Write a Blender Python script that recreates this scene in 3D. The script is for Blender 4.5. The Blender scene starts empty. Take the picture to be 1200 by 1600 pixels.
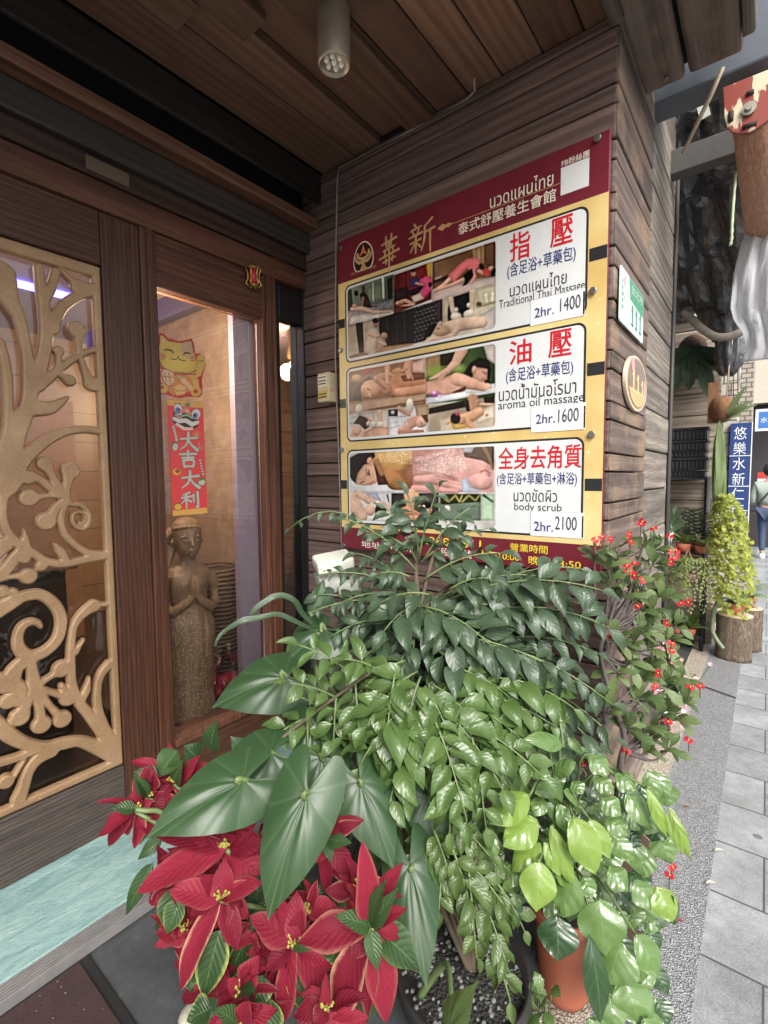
import bpy, math, random
import numpy as np
from mathutils import Vector
R=math.radians; rnd=random.Random(11); nrs=np.random.RandomState(5)
S=bpy.context.scene; COL=S.collection
# ------------------------------------------------------------------ camera
def camrot(yaw,pitch,roll):
    cy,sy=math.cos(yaw),math.sin(yaw)
    f=np.array([-sy*math.cos(pitch),cy*math.cos(pitch),math.sin(pitch)]); r=np.array([cy,sy,0.]); u=np.cross(r,f)
    return np.array([math.cos(roll)*r+math.sin(roll)*u,-math.sin(roll)*r+math.cos(roll)*u,f])
M=camrot(0.66568,-0.06867,-0.00852); F=761.6; C=np.array([0,0,1.5])
cd=bpy.data.cameras.new('camera'); cam=bpy.data.objects.new('camera',cd); COL.objects.link(cam); S.camera=cam
cd.sensor_fit='HORIZONTAL'; cd.sensor_width=36; cd.lens=F/1200*36; cd.clip_start=.02; cd.clip_end=500
from mathutils import Matrix
cam.matrix_world=Matrix(((M[0][0],M[1][0],-M[2][0],0),(M[0][1],M[1][1],-M[2][1],0),(M[0][2],M[1][2],-M[2][2],1.5),(0,0,0,1)))
# ------------------------------------------------------------------ light
SUN_EL,SUN_AZ=R(42),R(128)      # azimuth clockwise from +Y; sun stands over the street behind the camera
w=bpy.data.worlds.new('World'); S.world=w; w.use_nodes=True; nt=w.node_tree
sky=nt.nodes.new('ShaderNodeTexSky'); sky.sky_type='NISHITA'; sky.sun_disc=False; sky.sun_elevation=SUN_EL; sky.sun_rotation=SUN_AZ
sky.air_density=1.0; sky.dust_density=4.0
hsv=nt.nodes.new('ShaderNodeHueSaturation'); hsv.inputs['Saturation'].default_value=.35
nt.links.new(sky.outputs[0],hsv.inputs['Color']); nt.links.new(hsv.outputs[0],nt.nodes['Background'].inputs[0])
nt.nodes['Background'].inputs[1].default_value=.15
sl=bpy.data.lights.new('sun','SUN'); sl.energy=1.5; sl.angle=R(25); sl.color=(1,.97,.92)
so=bpy.data.objects.new('sun',sl); COL.objects.link(so)
sd=Vector((math.sin(SUN_AZ)*math.cos(SUN_EL),math.cos(SUN_AZ)*math.cos(SUN_EL),math.sin(SUN_EL)))
so.rotation_euler=sd.to_track_quat('Z','Y').to_euler(); so.location=(3,-3,6)
S.view_settings.view_transform='Standard'; S.view_settings.look='None'; S.view_settings.exposure=1.08; S.view_settings.gamma=1
S.cycles.max_bounces=8; S.cycles.transparent_max_bounces=12
try: S.cycles.use_denoising=True
except Exception: pass
# ------------------------------------------------------------------ pixel helpers (photo pixels, 1200x1600)
def ray(u,v): return M.T@np.array([(u-600)/F,-(v-800)/F,1.])
def at(u,v,ax,val):
    r=ray(u,v); k='xyz'.index(ax); return C+(val-C[k])/r[k]*r
def P(u,v,d): return C+d*ray(u,v)
def proj(p):
    c=(np.asarray(p)-C)@M.T; return np.stack([600+F*c[...,0]/c[...,2],800-F*c[...,1]/c[...,2]],-1)
def V(*a): return np.array(a,float)
def nz(a):
    a=np.asarray(a,float); return a/(np.linalg.norm(a)+1e-9)
# ------------------------------------------------------------------ mesh builder
ROOT={}
def setp(o,label=None,cat=None,group=None,kind=None):
    if label: o['label']=label
    if cat: o['category']=cat
    if group: o['group']=group
    if kind: o['kind']=kind
    return o
class MB:
    def __init__(s): s.v=[];s.f=[];s.c=[];s.uv=[];s.sm=[]
    def vert(s,p): s.v.append((float(p[0]),float(p[1]),float(p[2]))); return len(s.v)-1
    def face(s,ids,c,uv=None,sm=False): s.f.append(tuple(ids)); s.c.append(c); s.uv.append(uv); s.sm.append(sm)
    def rc(s): return (rnd.random(),rnd.random(),rnd.random())
    def box(s,lo,hi,c=None):
        c=c or s.rc(); x0,y0,z0=[min(a,b) for a,b in zip(lo,hi)]; x1,y1,z1=[max(a,b) for a,b in zip(lo,hi)]
        i=[s.vert(p) for p in ((x0,y0,z0),(x1,y0,z0),(x1,y1,z0),(x0,y1,z0),(x0,y0,z1),(x1,y0,z1),(x1,y1,z1),(x0,y1,z1))]
        for q in ((0,3,2,1),(4,5,6,7),(0,1,5,4),(1,2,6,5),(2,3,7,6),(3,0,4,7)): s.face([i[k] for k in q],c)
    def obox(s,a,b,side,w,t,c=None):     # bar from a to b, width w along side, thickness t
        a=V(*a);b=V(*b);ax=nz(b-a);sd=nz(V(*side)-ax*np.dot(side,ax));n=np.cross(ax,sd);c=c or s.rc()
        i=[s.vert(p+sd*sx*w/2+n*sy*t/2) for p in (a,b) for sx,sy in ((-1,-1),(1,-1),(1,1),(-1,1))]
        for q in ((0,3,2,1),(4,5,6,7),(0,1,5,4),(1,2,6,5),(2,3,7,6),(3,0,4,7)): s.face([i[k] for k in q],c)
    def prism(s,poly,org,ex,ey,en,h,c=None):   # polygon (2d) in plane, extruded by h along en
        c=c or s.rc();org=V(*org);ex=V(*ex);ey=V(*ey);en=V(*en);n=len(poly)
        a=[s.vert(org+ex*p[0]+ey*p[1]) for p in poly]; b=[s.vert(org+ex*p[0]+ey*p[1]+en*h) for p in poly]
        s.face(a[::-1],c); s.face(b,c)
        for k in range(n): s.face([a[k],a[(k+1)%n],b[(k+1)%n],b[k]],c)
    def tube(s,pts,rad,n=8,c=None,cap=True):
        c=c or s.rc();pts=[V(*p) for p in pts];m=len(pts)
        if not hasattr(rad,'__len__'): rad=[rad]*m
        up=V(0,0,1) if abs(nz(pts[-1]-pts[0])[2])<.9 else V(1,0,0); rings=[]
        for k,p in enumerate(pts):
            t=nz(pts[min(k+1,m-1)]-pts[max(k-1,0)]); a=nz(np.cross(t,up)); b=np.cross(a,t)
            rings.append([s.vert(p+rad[k]*(math.cos(2*math.pi*j/n)*a+math.sin(2*math.pi*j/n)*b)) for j in range(n)])
        for k in range(m-1):
            for j in range(n): s.face([rings[k][j],rings[k][(j+1)%n],rings[k+1][(j+1)%n],rings[k+1][j]],c,[(k/m,j/n)]*4,True)
        if cap: s.face(rings[0][::-1],c); s.face(rings[-1],c)
    def lathe(s,prof,cen,n=28,c=None,sx=1,sy=1,jit=0):
        c=c or s.rc();cen=V(*cen);rings=[]
        jj=[1+jit*(rnd.random()-.5) for _ in range(n)]
        for r,z in prof: rings.append([s.vert(cen+V(r*sx*jj[j]*math.cos(2*math.pi*j/n),r*sy*jj[j]*math.sin(2*math.pi*j/n),z)) for j in range(n)])
        for k in range(len(rings)-1):
            for j in range(n): s.face([rings[k][j],rings[k][(j+1)%n],rings[k+1][(j+1)%n],rings[k+1][j]],c,None,True)
        s.face(rings[0][::-1],c); s.face(rings[-1],c)
    def ball(s,cen,r,c=None,n=8,sc=(1,1,1)):
        c=c or s.rc();cen=V(*cen);rings=[]
        for i in range(1,n):
            th=math.pi*i/n; rings.append([s.vert(cen+V(r*sc[0]*math.sin(th)*math.cos(6.2832*j/n),r*sc[1]*math.sin(th)*math.sin(6.2832*j/n),r*sc[2]*math.cos(th))) for j in range(n)])
        t=s.vert(cen+V(0,0,r*sc[2]));b=s.vert(cen-V(0,0,r*sc[2]))
        for j in range(n):
            s.face([t,rings[0][j],rings[0][(j+1)%n]],c,None,True); s.face([b,rings[-1][(j+1)%n],rings[-1][j]],c,None,True)
            for k in range(len(rings)-1): s.face([rings[k][j],rings[k+1][j],rings[k+1][(j+1)%n],rings[k][(j+1)%n]],c,None,True)
    def leaf(s,base,tip,w,nrm,shape='ovate',c=(.5,.5,.5),arch=.1,fold=.15,wave=0,nl=8,ns=4,twist=0):
        base=V(*base);tip=V(*tip);L=np.linalg.norm(tip-base);ax=nz(tip-base);sd=nz(np.cross(ax,nrm));n=np.cross(sd,ax)
        ph=rnd.random()*6.28; ids={}
        for a in range(nl+1):
            t=a/nl
            if shape=='ovate': pw=(math.sin(math.pi*min(1,t)**.72))**.9*(1-.25*t)
            elif shape=='heart': pw=(.86*(1-t)**.75*(1+1.1*t)) if t<1 else 0
            elif shape=='obovate': pw=math.sin(math.pi*t**1.05)**.62
            elif shape=='obtip': pw=math.sin(math.pi*t**1.0)**.7*(1-.35*max(0,t-.55)/.45)
            elif shape=='lance': pw=math.sin(math.pi*t**.8)**.8
            elif shape=='bract': pw=(math.sin(math.pi*t**.85))**.85*(1+.08*math.sin(9*t+ph))
            elif shape=='strap': pw=min(1,6*t+.4)*(1-t**3)**.7
            elif shape=='spoon': pw=(math.sin(math.pi*t**1.7))**.75+.06*(1-t)
            elif shape=='holly': pw=(math.sin(math.pi*t**.8))**.8*(1+(.18 if a%2 else -.08))
            pw=max(pw,.02 if 0<t<1 else .008)
            for b in range(ns+1):
                q=2*b/ns-1; y=t*L
                if shape=='heart': y-=.24*L*(1-t)**3*(1-(2*abs(q)-1)**2)*1.0
                p=base+ax*y+sd*(q*w/2*pw)+n*(arch*L*4*t*(1-t)+fold*abs(q)*w/2*pw)
                if wave: p=p+n*wave*w*abs(q)*math.sin(ph+9*t+2*q)
                if twist: p=p+n*(q*twist*t*w/2)
                ids[a,b]=s.vert(p)
        for a in range(nl):
            for b in range(ns):
                s.face([ids[a,b],ids[a+1,b],ids[a+1,b+1],ids[a,b+1]],c,[(a/nl,b/ns),((a+1)/nl,b/ns),((a+1)/nl,(b+1)/ns),(a/nl,(b+1)/ns)],True)
    def heart(s,base,tip,w,nrm,c,arch=.1,droop=.25,nv=11,wave=.03):
        base=V(*base);tip=V(*tip);L=np.linalg.norm(tip-base);ax=nz(tip-base);sd=nz(np.cross(ax,nrm));n=np.cross(sd,ax)
        half=np.array([(-.03,.0),(-.09,.035),(-.18,.075),(-.29,.125),(-.36,.20),(-.36,.30),(-.29,.40),(-.17,.47),(-.02,.50),(.14,.49),(.32,.45),(.50,.365),(.66,.255),(.79,.145),(.90,.055),(1.,0)])
        full=np.concatenate([half,(half*[1,-1])[::-1][1:-1]]); full=np.roll(full,-0,axis=0); seg=np.concatenate([full,full[:1]]); d=np.r_[0,np.cumsum(np.hypot(*np.diff(seg,axis=0).T))]; N=nv*6
        tt=np.linspace(0,d[-1],N,endpoint=False); bx=np.interp(tt,d,seg[:,0]); by=np.interp(tt,d,seg[:,1]); ph=rnd.random()*6.28; S_=[0,.12,.3,.5,.7,.88,1.]; ids={}
        for a,r_ in enumerate(S_):
            for k in range(N):
                x,y=bx[k]*L*r_,by[k]*w*r_; f=x/L
                h=arch*L*4*f*(1-f) if f>0 else -.3*abs(x)
                h+=-droop*abs(y)*abs(y)/w*2+.10*w*max(0,.15-abs(y)/w)*0 + .013*w*abs(math.sin(math.pi*nv*k/N))*r_*(1-.5*r_)*1.6+wave*w*r_*r_*math.sin(ph+k*6.2832/N*5)*abs(by[k])*2
                h-=.05*w*math.exp(-(y/(.05*w))**2)*(1 if f>0 else 0)*.5
                ids[a,k]=s.vert(base+ax*x+sd*y+n*h) if a or k==0 else ids[0,0]
        for a in range(len(S_)-1):
            for k in range(N):
                k2=(k+1)%N; u0,u1,v0,v1=S_[a],S_[a+1],k/N,(k+1)/N
                if a==0: s.face([ids[0,0],ids[1,k],ids[1,k2]],c,[(0,v0),(u1,v0),(u1,v1)],True)
                else: s.face([ids[a,k],ids[a+1,k],ids[a+1,k2],ids[a,k2]],c,[(u0,v0),(u1,v0),(u1,v1),(u0,v1)],True)
    def build(s,name,mat,parent=None,label=None,cat=None,group=None,kind=None,bevel=0,smooth=None,ptcol=None,mods=None,loc=None):
        va=np.array(s.v)
        if parent is not None: org=ROOT[parent.name]
        else: org=loc if loc is not None else V((va[:,0].min()+va[:,0].max())/2,(va[:,1].min()+va[:,1].max())/2,va[:,2].min())
        me=bpy.data.meshes.new(name); me.from_pydata([tuple(p) for p in va-org],[],s.f)
        if any(u is not None for u in s.uv):
            uvl=me.uv_layers.new(name='UVMap'); buf=[]
            for f,u in zip(s.f,s.uv):
                for k in range(len(f)): buf+= (u[k] if u is not None and k<len(u) else (0,0))
            uvl.data.foreach_set('uv',buf)
        if ptcol is not None:
            a=me.attributes.new('col','FLOAT_COLOR','POINT'); a.data.foreach_set('color',np.concatenate([ptcol,np.ones((len(ptcol),1))],1).astype(np.float32).ravel())
        else:
            a=me.attributes.new('col','FLOAT_COLOR','FACE') if False else me.attributes.new('col','FLOAT_COLOR','CORNER'); buf=[]
            for f,c in zip(s.f,s.c): buf+=[c[0],c[1],c[2],1.]*len(f)
            a.data.foreach_set('color',buf)
        me.polygons.foreach_set('use_smooth',s.sm if smooth is None else [smooth]*len(s.f))
        me.materials.append(mat); me.update()
        o=bpy.data.objects.new(name,me); COL.objects.link(o)
        if parent is not None: o.parent=parent
        else: o.location=tuple(org)
        ROOT[o.name]=org
        if bevel:
            m=o.modifiers.new('bevel','BEVEL'); m.width=bevel; m.segments=2; m.limit_method='ANGLE'
        return setp(o,label,cat,group,kind)
def thing(name,loc,label,cat,group=None):
    o=bpy.data.objects.new(name,None); COL.objects.link(o); o.location=tuple(float(x) for x in loc); o.empty_display_size=.05
    ROOT[o.name]=V(*loc); return setp(o,label,cat,group)
def spline(pts,n=6):
    pts=[V(*p) for p in pts]; out=[]; m=len(pts)
    for i in range(m-1):
        p0,p1,p2,p3=pts[max(i-1,0)],pts[i],pts[i+1],pts[min(i+2,m-1)]
        for k in range(n):
            t=k/n; out.append(.5*((2*p1)+(p2-p0)*t+(2*p0-5*p1+4*p2-p3)*t*t+(3*p1-p0-3*p2+p3)*t**3))
    out.append(pts[-1]); return out
# ------------------------------------------------------------------ materials
MATS={}
class NT:
    def __init__(s,name):
        s.m=bpy.data.materials.new(name); s.m.use_nodes=True; s.t=s.m.node_tree; s.p=s.t.nodes['Principled BSDF']; s.out=s.t.nodes['Material Output']
    def n(s,typ,**k):
        x=s.t.nodes.new('ShaderNode'+typ)
        for a,b in k.items():
            if a.startswith('_'): x.inputs[int(a[1:])].default_value=b
            else: setattr(x,a,b)
        return x
    def l(s,a,b): s.t.links.new(a,b)
    def inp(s,name,v):
        s.p.inputs[name].default_value=v
    def math(s,op,a,b=None):
        x=s.n('Math',operation=op)
        for i,q in enumerate((a,b)):
            if q is None: continue
            if isinstance(q,(int,float)): x.inputs[i].default_value=q
            else: s.l(q,x.inputs[i])
        return x.outputs[0]
    def mix(s,f,a,b,mode='MIX'):
        x=s.n('Mix',data_type='RGBA',blend_type=mode)
        for i,q in ((0,f),(6,a),(7,b)):
            if isinstance(q,(int,float)): x.inputs[i].default_value=q
            elif isinstance(q,tuple): x.inputs[i].default_value=q+(1,) if len(q)==3 else q
            else: s.l(q,x.inputs[i])
        return x.outputs[2]
    def ramp(s,f,stops):
        x=s.n('ValToRGB'); e=x.color_ramp.elements
        while len(e)<len(stops): e.new(.5)
        for k,(p,c) in enumerate(stops): e[k].position=p; e[k].color=c+(1,) if len(c)==3 else c
        s.l(f,x.inputs[0]); return x.outputs[0]
    def coord(s,scale=(1,1,1),which='Object'):
        tc=s.n('TexCoord'); mp=s.n('Mapping'); mp.inputs['Scale'].default_value=scale; s.l(tc.outputs[which],mp.inputs[0]); return mp.outputs[0]
    def noise(s,vec,scale,detail=4,rough=.6,dist=0):
        x=s.n('TexNoise'); x.inputs['Scale'].default_value=scale; x.inputs['Detail'].default_value=detail; x.inputs['Roughness'].default_value=rough; x.inputs['Distortion'].default_value=dist
        s.l(vec,x.inputs['Vector']); return x.outputs[0]
    def bump(s,h,st=.3,dist=.01):
        b=s.n('Bump'); b.inputs['Strength'].default_value=st; b.inputs['Distance'].default_value=dist; s.l(h,b.inputs['Height']); s.l(b.outputs[0],s.p.inputs['Normal']); return b
def flat(name,col,rough=.5,metal=0,spec=.5,emit=None,es=1,var=.06,bump=0):
    if name in MATS: return MATS[name]
    t=NT(name); t.inp('Roughness',rough); t.inp('Metallic',metal); t.inp('Specular IOR Level',spec)
    v=t.coord((1,1,1)); nf=t.noise(v,25,5)
    cl=t.mix(nf,tuple(c*(1-var*2) for c in col),tuple(min(1,c*(1+var*2)) for c in col)); t.l(cl,t.p.inputs['Base Color'])
    if bump: t.bump(t.noise(v,60,4),bump,.004)
    if emit: t.p.inputs['Emission Color'].default_value=emit+(1,); t.inp('Emission Strength',es)
    MATS[name]=t.m; return t.m
def wood(name,dark,mid,light,axis='x',scale=1.,rough=.6,bump=.35,contrast=1.,spec=.35,patch=None):
    t=NT(name); t.inp('Roughness',rough); t.inp('Specular IOR Level',spec)
    sc={'x':(.6,9,9),'y':(9,.6,9),'z':(9,9,.6)}[axis]
    tc=t.n('TexCoord'); at_=t.n('Attribute',attribute_name='col')
    off=t.n('VectorMath',operation='MULTIPLY_ADD'); t.l(at_.outputs['Vector'],off.inputs[0]); off.inputs[1].default_value=(13,7,11); t.l(tc.outputs['Object'],off.inputs[2])
    mp=t.n('Mapping'); mp.inputs['Scale'].default_value=tuple(a*scale for a in sc); t.l(off.outputs[0],mp.inputs[0])
    n1=t.noise(mp.outputs[0],2.2,5,.6,1.3)
    wv=t.n('TexWave',wave_type='RINGS',rings_direction={'x':'X','y':'Y','z':'Z'}[axis]); wv.inputs['Scale'].default_value=1.1; wv.inputs['Distortion'].default_value=5; wv.inputs['Detail'].default_value=3; wv.inputs['Detail Scale'].default_value=1.2
    t.l(mp.outputs[0],wv.inputs['Vector'])
    mp2=t.n('Mapping'); mp2.inputs['Scale'].default_value=tuple(a*scale*(7 if a>1 else 3) for a in sc); t.l(off.outputs[0],mp2.inputs[0])
    n2=t.noise(mp2.outputs[0],2.5,4,.7)
    g=t.math('ADD',t.math('MULTIPLY',n1,.5),t.math('ADD',t.math('MULTIPLY',wv.outputs[0],.13),t.math('MULTIPLY',n2,.39)))
    base=t.ramp(g,[(.34-.06*contrast,dark),(.5,mid),(.7,light)])
    sep=t.n('SeparateColor'); t.l(at_.outputs['Color'],sep.inputs[0])
    val=t.math('MULTIPLY_ADD' ,sep.outputs[1],.7); t.t.nodes[-1].inputs[2].default_value=.65
    cl=t.mix(1.0,base,val,'MULTIPLY')
    if patch:
        pn=t.noise(off.outputs[0],3.2,5,.65); f=t.ramp(pn,[(.5,(0,0,0)),(.62,(1,1,1))])
        fine=t.math('MULTIPLY',f,n2); cl=t.mix(fine,cl,patch)
    t.l(cl,t.p.inputs['Base Color']); t.bump(t.math('ADD',t.math('MULTIPLY',n2,.7),n1),bump,.006)
    rr=t.math('MULTIPLY_ADD',n2,.25); t.t.nodes[-1].inputs[2].default_value=rough-.12; t.l(rr,t.p.inputs['Roughness'])
    return t.m
def leafmat(name,c0,c1,vein,rough=.3,veins=9,transl=.22,spec=.5,vb=.5,edge=None,backc=None,coat=0,vamt=.55,radial=0):
    t=NT(name); t.inp('Roughness',rough); t.inp('Specular IOR Level',spec)
    if coat: t.inp('Coat Weight',coat); t.inp('Coat Roughness',.12)
    uv=t.n('UVMap'); sp=t.n('SeparateXYZ'); t.l(uv.outputs[0],sp.inputs[0]); u,v=sp.outputs[0],sp.outputs[1]
    av=t.math('ABSOLUTE',t.math('SUBTRACT',v,.5))
    mid=t.math('LESS_THAN',av,.022)
    ph=t.math('FRACT',t.math('MULTIPLY',t.math('SUBTRACT',u,t.math('MULTIPLY',av,.55)),veins))
    tri=t.math('ABSOLUTE',t.math('SUBTRACT',ph,.5))        # .5 on vein
    if radial: tri=t.math('ABSOLUTE',t.math('SUBTRACT',t.math('FRACT',t.math('ADD',t.math('MULTIPLY',v,radial),0.0)),.5)); mid=t.math('LESS_THAN',av,.006)
    side=t.n('MapRange'); side.inputs[1].default_value=.40; side.inputs[2].default_value=.5; t.l(tri,side.inputs[0])
    at_=t.n('Attribute',attribute_name='col'); sc=t.n('SeparateColor'); t.l(at_.outputs['Color'],sc.inputs[0])
    base=t.mix(sc.outputs[0],c0,c1)
    co=t.coord((1,1,1)); nn=t.noise(co,28,4); base=t.mix(t.math('MULTIPLY',nn,.35),base,tuple(c*.55 for c in c0))
    vf=t.math('MAXIMUM',t.math('MULTIPLY',mid,.9),t.math('MULTIPLY',side.outputs[0],.4))
    cl=t.mix(t.math('MULTIPLY',vf,vamt),base,vein)
    if edge:
        ed=t.n('MapRange'); ed.inputs[1].default_value=.36; ed.inputs[2].default_value=.48; t.l(t.math('ADD',av,t.math('MULTIPLY',t.math('SUBTRACT',t.noise(co,60,3),.5),.14)),ed.inputs[0])
        cl=t.mix(t.math('MULTIPLY',ed.outputs[0],sc.outputs[2]),cl,edge)
    geo=t.n('NewGeometry')
    if backc: cl=t.mix(t.math('MULTIPLY',geo.outputs['Backfacing'],.6),cl,backc)
    t.l(cl,t.p.inputs['Base Color'])
    hh=t.math('ADD',t.math('MULTIPLY',tri,-.8),t.math('ADD',t.math('MULTIPLY',mid,-.5),t.math('MULTIPLY',nn,.5)))
    b=t.bump(hh,vb,.004)
    tr=t.n('BsdfTranslucent'); t.l(t.mix(.5,cl,tuple(min(1,c*1.6) for c in c1)),tr.inputs[0]); mx=t.n('MixShader'); mx.inputs[0].default_value=transl
    t.l(t.p.outputs[0],mx.inputs[1]); t.l(tr.outputs[0],mx.inputs[2]); t.l(mx.outputs[0],t.out.inputs[0])
    return t.m
def painted(name,rough=.35,spec=.5,noise=.05,metal=0):
    t=NT(name); a=t.n('Attribute',attribute_name='col'); t.inp('Roughness',rough); t.inp('Specular IOR Level',spec); t.inp('Metallic',metal)
    nn=t.noise(t.coord((1,1,1)),60,3); t.l(t.mix(t.math('MULTIPLY',nn,noise*2),a.outputs['Color'],(0,0,0)),t.p.inputs['Base Color']); return t.m
def glassmat(name,tint=(1,1,1),rough=.0,refl=.75):
    t=NT(name); fr=t.n('Fresnel'); fr.inputs[0].default_value=1.5; tr=t.n('BsdfTransparent'); tr.inputs[0].default_value=tint+(1,)
    gl=t.n('BsdfGlossy'); gl.inputs['Roughness'].default_value=rough; gl.inputs[0].default_value=(1,1,1,1); mx=t.n('MixShader')
    fm=t.math('MULTIPLY',fr.outputs[0],refl); t.l(fm,mx.inputs[0]); t.l(tr.outputs[0],mx.inputs[1]); t.l(gl.outputs[0],mx.inputs[2]); t.l(mx.outputs[0],t.out.inputs[0]); return t.m
def srgb(h):
    h=h.lstrip('#'); return tuple(((int(h[i:i+2],16)/255+.055)/1.055)**2.4 if int(h[i:i+2],16)>10 else int(h[i:i+2],16)/255/12.92 for i in (0,2,4))
W_ceil=wood('ceiling_wood',(.08,.042,.029),(.135,.074,.05),(.19,.11,.076),'y',.9,.5,.2,.7)
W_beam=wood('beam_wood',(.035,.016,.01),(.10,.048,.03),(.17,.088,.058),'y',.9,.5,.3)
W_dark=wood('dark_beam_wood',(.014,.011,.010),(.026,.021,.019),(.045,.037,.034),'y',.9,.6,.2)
W_door=wood('door_wood',(.022,.009,.005),(.062,.025,.0145),(.115,.05,.031),'z',2.2,.45,.25)
W_kick=wood('door_foot_wood',(.018,.013,.011),(.046,.035,.030),(.085,.068,.06),'y',2.6,.55,.3)
W_doorh=wood('door_wood_across',(.022,.009,.005),(.062,.025,.0145),(.115,.05,.031),'y',2.4,.45,.25)
W_frame=wood('window_wood',(.03,.012,.007),(.08,.032,.018),(.15,.066,.04),'z',1.8,.4,.3)
W_plank=wood('plank_wood',(.05,.031,.028),(.108,.07,.062),(.175,.122,.107),'x',1.1,.6,.5,1.)
W_street=wood('weathered_plank_wood',(.04,.027,.023),(.105,.075,.062),(.21,.16,.135),'y',.7,.6,.6,1.,patch=(.34,.22,.13))
W_grey=wood('grey_weathered_wood',(.07,.06,.052),(.17,.145,.12),(.32,.28,.24),'y',1.2,.75,.9,1.2)
W_soffit=wood('soffit_wood',(.03,.022,.018),(.09,.066,.054),(.17,.125,.10),'y',.6,.7,.6,1.2,patch=(.2,.14,.1))
W_far=wood('neighbour_wood',(.10,.08,.06),(.22,.18,.14),(.36,.31,.25),'x',.7,.75,.4)
# ------------------------------------------------------------------ setting: ground
def ground_mats():
    t=NT('paving_stone'); co=t.coord((1,1,1)); sp=t.n('SeparateXYZ'); t.l(co,sp.inputs[0])
    n1=t.noise(co,3,5); n2=t.noise(co,160,3); n3=t.noise(co,22,4,.7)
    yy=t.math('DIVIDE',sp.outputs[1],.305); xx=t.math('DIVIDE',sp.outputs[0],.60)
    row=t.math('FLOOR',yy); xx2=t.math('ADD',xx,t.math('MULTIPLY',t.math('MODULO',row,2),.5))
    ey=t.math('ABSOLUTE',t.math('SUBTRACT',t.math('FRACT',yy),.5)); ex=t.math('ABSOLUTE',t.math('SUBTRACT',t.math('FRACT',xx2),.5))
    j=t.math('MAXIMUM',t.math('GREATER_THAN',ey,.487),t.math('GREATER_THAN',ex,.4945))
    wn=t.n('TexWhiteNoise',noise_dimensions='2D'); cv=t.n('CombineXYZ'); t.l(t.math('FLOOR',xx2),cv.inputs[0]); t.l(row,cv.inputs[1]); t.l(cv.outputs[0],wn.inputs['Vector'])
    g=t.math('ADD',t.math('MULTIPLY',n1,.25),t.math('ADD',t.math('MULTIPLY',n2,.5),t.math('ADD',t.math('MULTIPLY',n3,.35),t.math('MULTIPLY',wn.outputs[0],.10))))
    cl=t.ramp(g,[(.38,(.115,.12,.125)),(.55,(.23,.24,.245)),(.8,(.43,.44,.45))]); sn=t.noise(co,1.3,6,.7,1.); cl=t.mix(t.ramp(sn,[(.46,(0,0,0)),(.66,(.55,.55,.55))]),cl,(.12,.12,.115)); gv=t.n('TexVoronoi'); gv.inputs['Scale'].default_value=3.2; t.l(co,gv.inputs['Vector']); cl=t.mix(t.math('MULTIPLY',t.math('LESS_THAN',gv.outputs['Distance'],.055),.7),cl,(.07,.07,.07)); cl=t.mix(j,cl,(.07,.07,.07)); t.l(cl,t.p.inputs['Base Color']); t.inp('Roughness',.75)
    t.bump(t.math('SUBTRACT',t.math('MULTIPLY',n2,.4),t.math('MULTIPLY',j,1.5)),.5,.006)
    def agg(name,cs,scale):
        t=NT(name); co=t.coord((1,1,.4)); vo=t.n('TexVoronoi'); vo.inputs['Scale'].default_value=scale; t.l(co,vo.inputs['Vector'])
        sc=t.n('SeparateColor'); t.l(vo.outputs['Color'],sc.inputs[0]); cl=t.ramp(sc.outputs[0],cs); dk=t.math('GREATER_THAN',vo.outputs['Distance'],.62)
        cl=t.mix(t.math('MULTIPLY',dk,.6),cl,tuple(c*.35 for c in cs[0][1])); big=t.noise(co,4,4); cl=t.mix(t.math('MULTIPLY',big,.5),cl,tuple(c*.6 for c in cs[1][1]))
        t.l(cl,t.p.inputs['Base Color']); t.inp('Roughness',.55); t.bump(t.math('MULTIPLY',vo.outputs['Distance'],-1.),.9,.005); return t.m
    gr=agg('washed_gravel',[(0,(.17,.175,.18)),(.5,(.26,.265,.27)),(1,(.44,.44,.44))],170)
    be=agg('beige_terrazzo',[(0,(.30,.25,.19)),(.5,(.46,.40,.32)),(1,(.66,.6,.5))],150)
    t2=NT('slate_floor'); co=t2.coord((1,1,1)); n1=t2.noise(co,5,6,.65,.5); n2=t2.noise(co,50,5,.7)
    cl=t2.ramp(t2.math('ADD',t2.math('MULTIPLY',n1,.65),t2.math('MULTIPLY',n2,.35)),[(.3,(.028,.031,.034)),(.55,(.06,.065,.068)),(.75,(.14,.145,.145))]); t2.l(cl,t2.p.inputs['Base Color']); t2.inp('Roughness',.6); t2.bump(n2,.4,.004)
    return t.m,gr,be,t2.m
G_pave,G_grav,G_beige,G_slate=ground_mats()
def sheet(name,x0,y0,x1,y1,z,mat,h=.03):
    m=MB(); m.box((x0,y0,z-h),(x1,y1,z)); return m.build(name,mat,kind='structure')
sheet('pavement',-.112,-12,2.6,60,0,G_pave,.2)
sheet('gravel_strip',-.335,-12,-.112,60,.004,G_grav,.2)
sheet('terrazzo_strip',-.46,-12,-.335,60,.010,G_beige,.2)
sheet('entrance_floor',-6,-12,-.46,1.86,.075,G_slate,.2)
sheet('back_ground',-6,1.86,-.46,60,.002,G_slate,.2)
sheet('road',-60,-60,200,260,-.22,flat('asphalt',(.05,.05,.052),.85,var=.2,bump=.6),.2)
# gap line across the strips and a dark joint
m=MB(); a=at(1070,1060,'z',.012); b=at(1150,1090,'z',.012); m.obox((-.46,a[1],.0115),(-.112,b[1],.0115),(0,1,0),.012,.003); m.build('pavement_joint',flat('joint_dark',(.05,.05,.05),.9),kind='structure')
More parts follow.
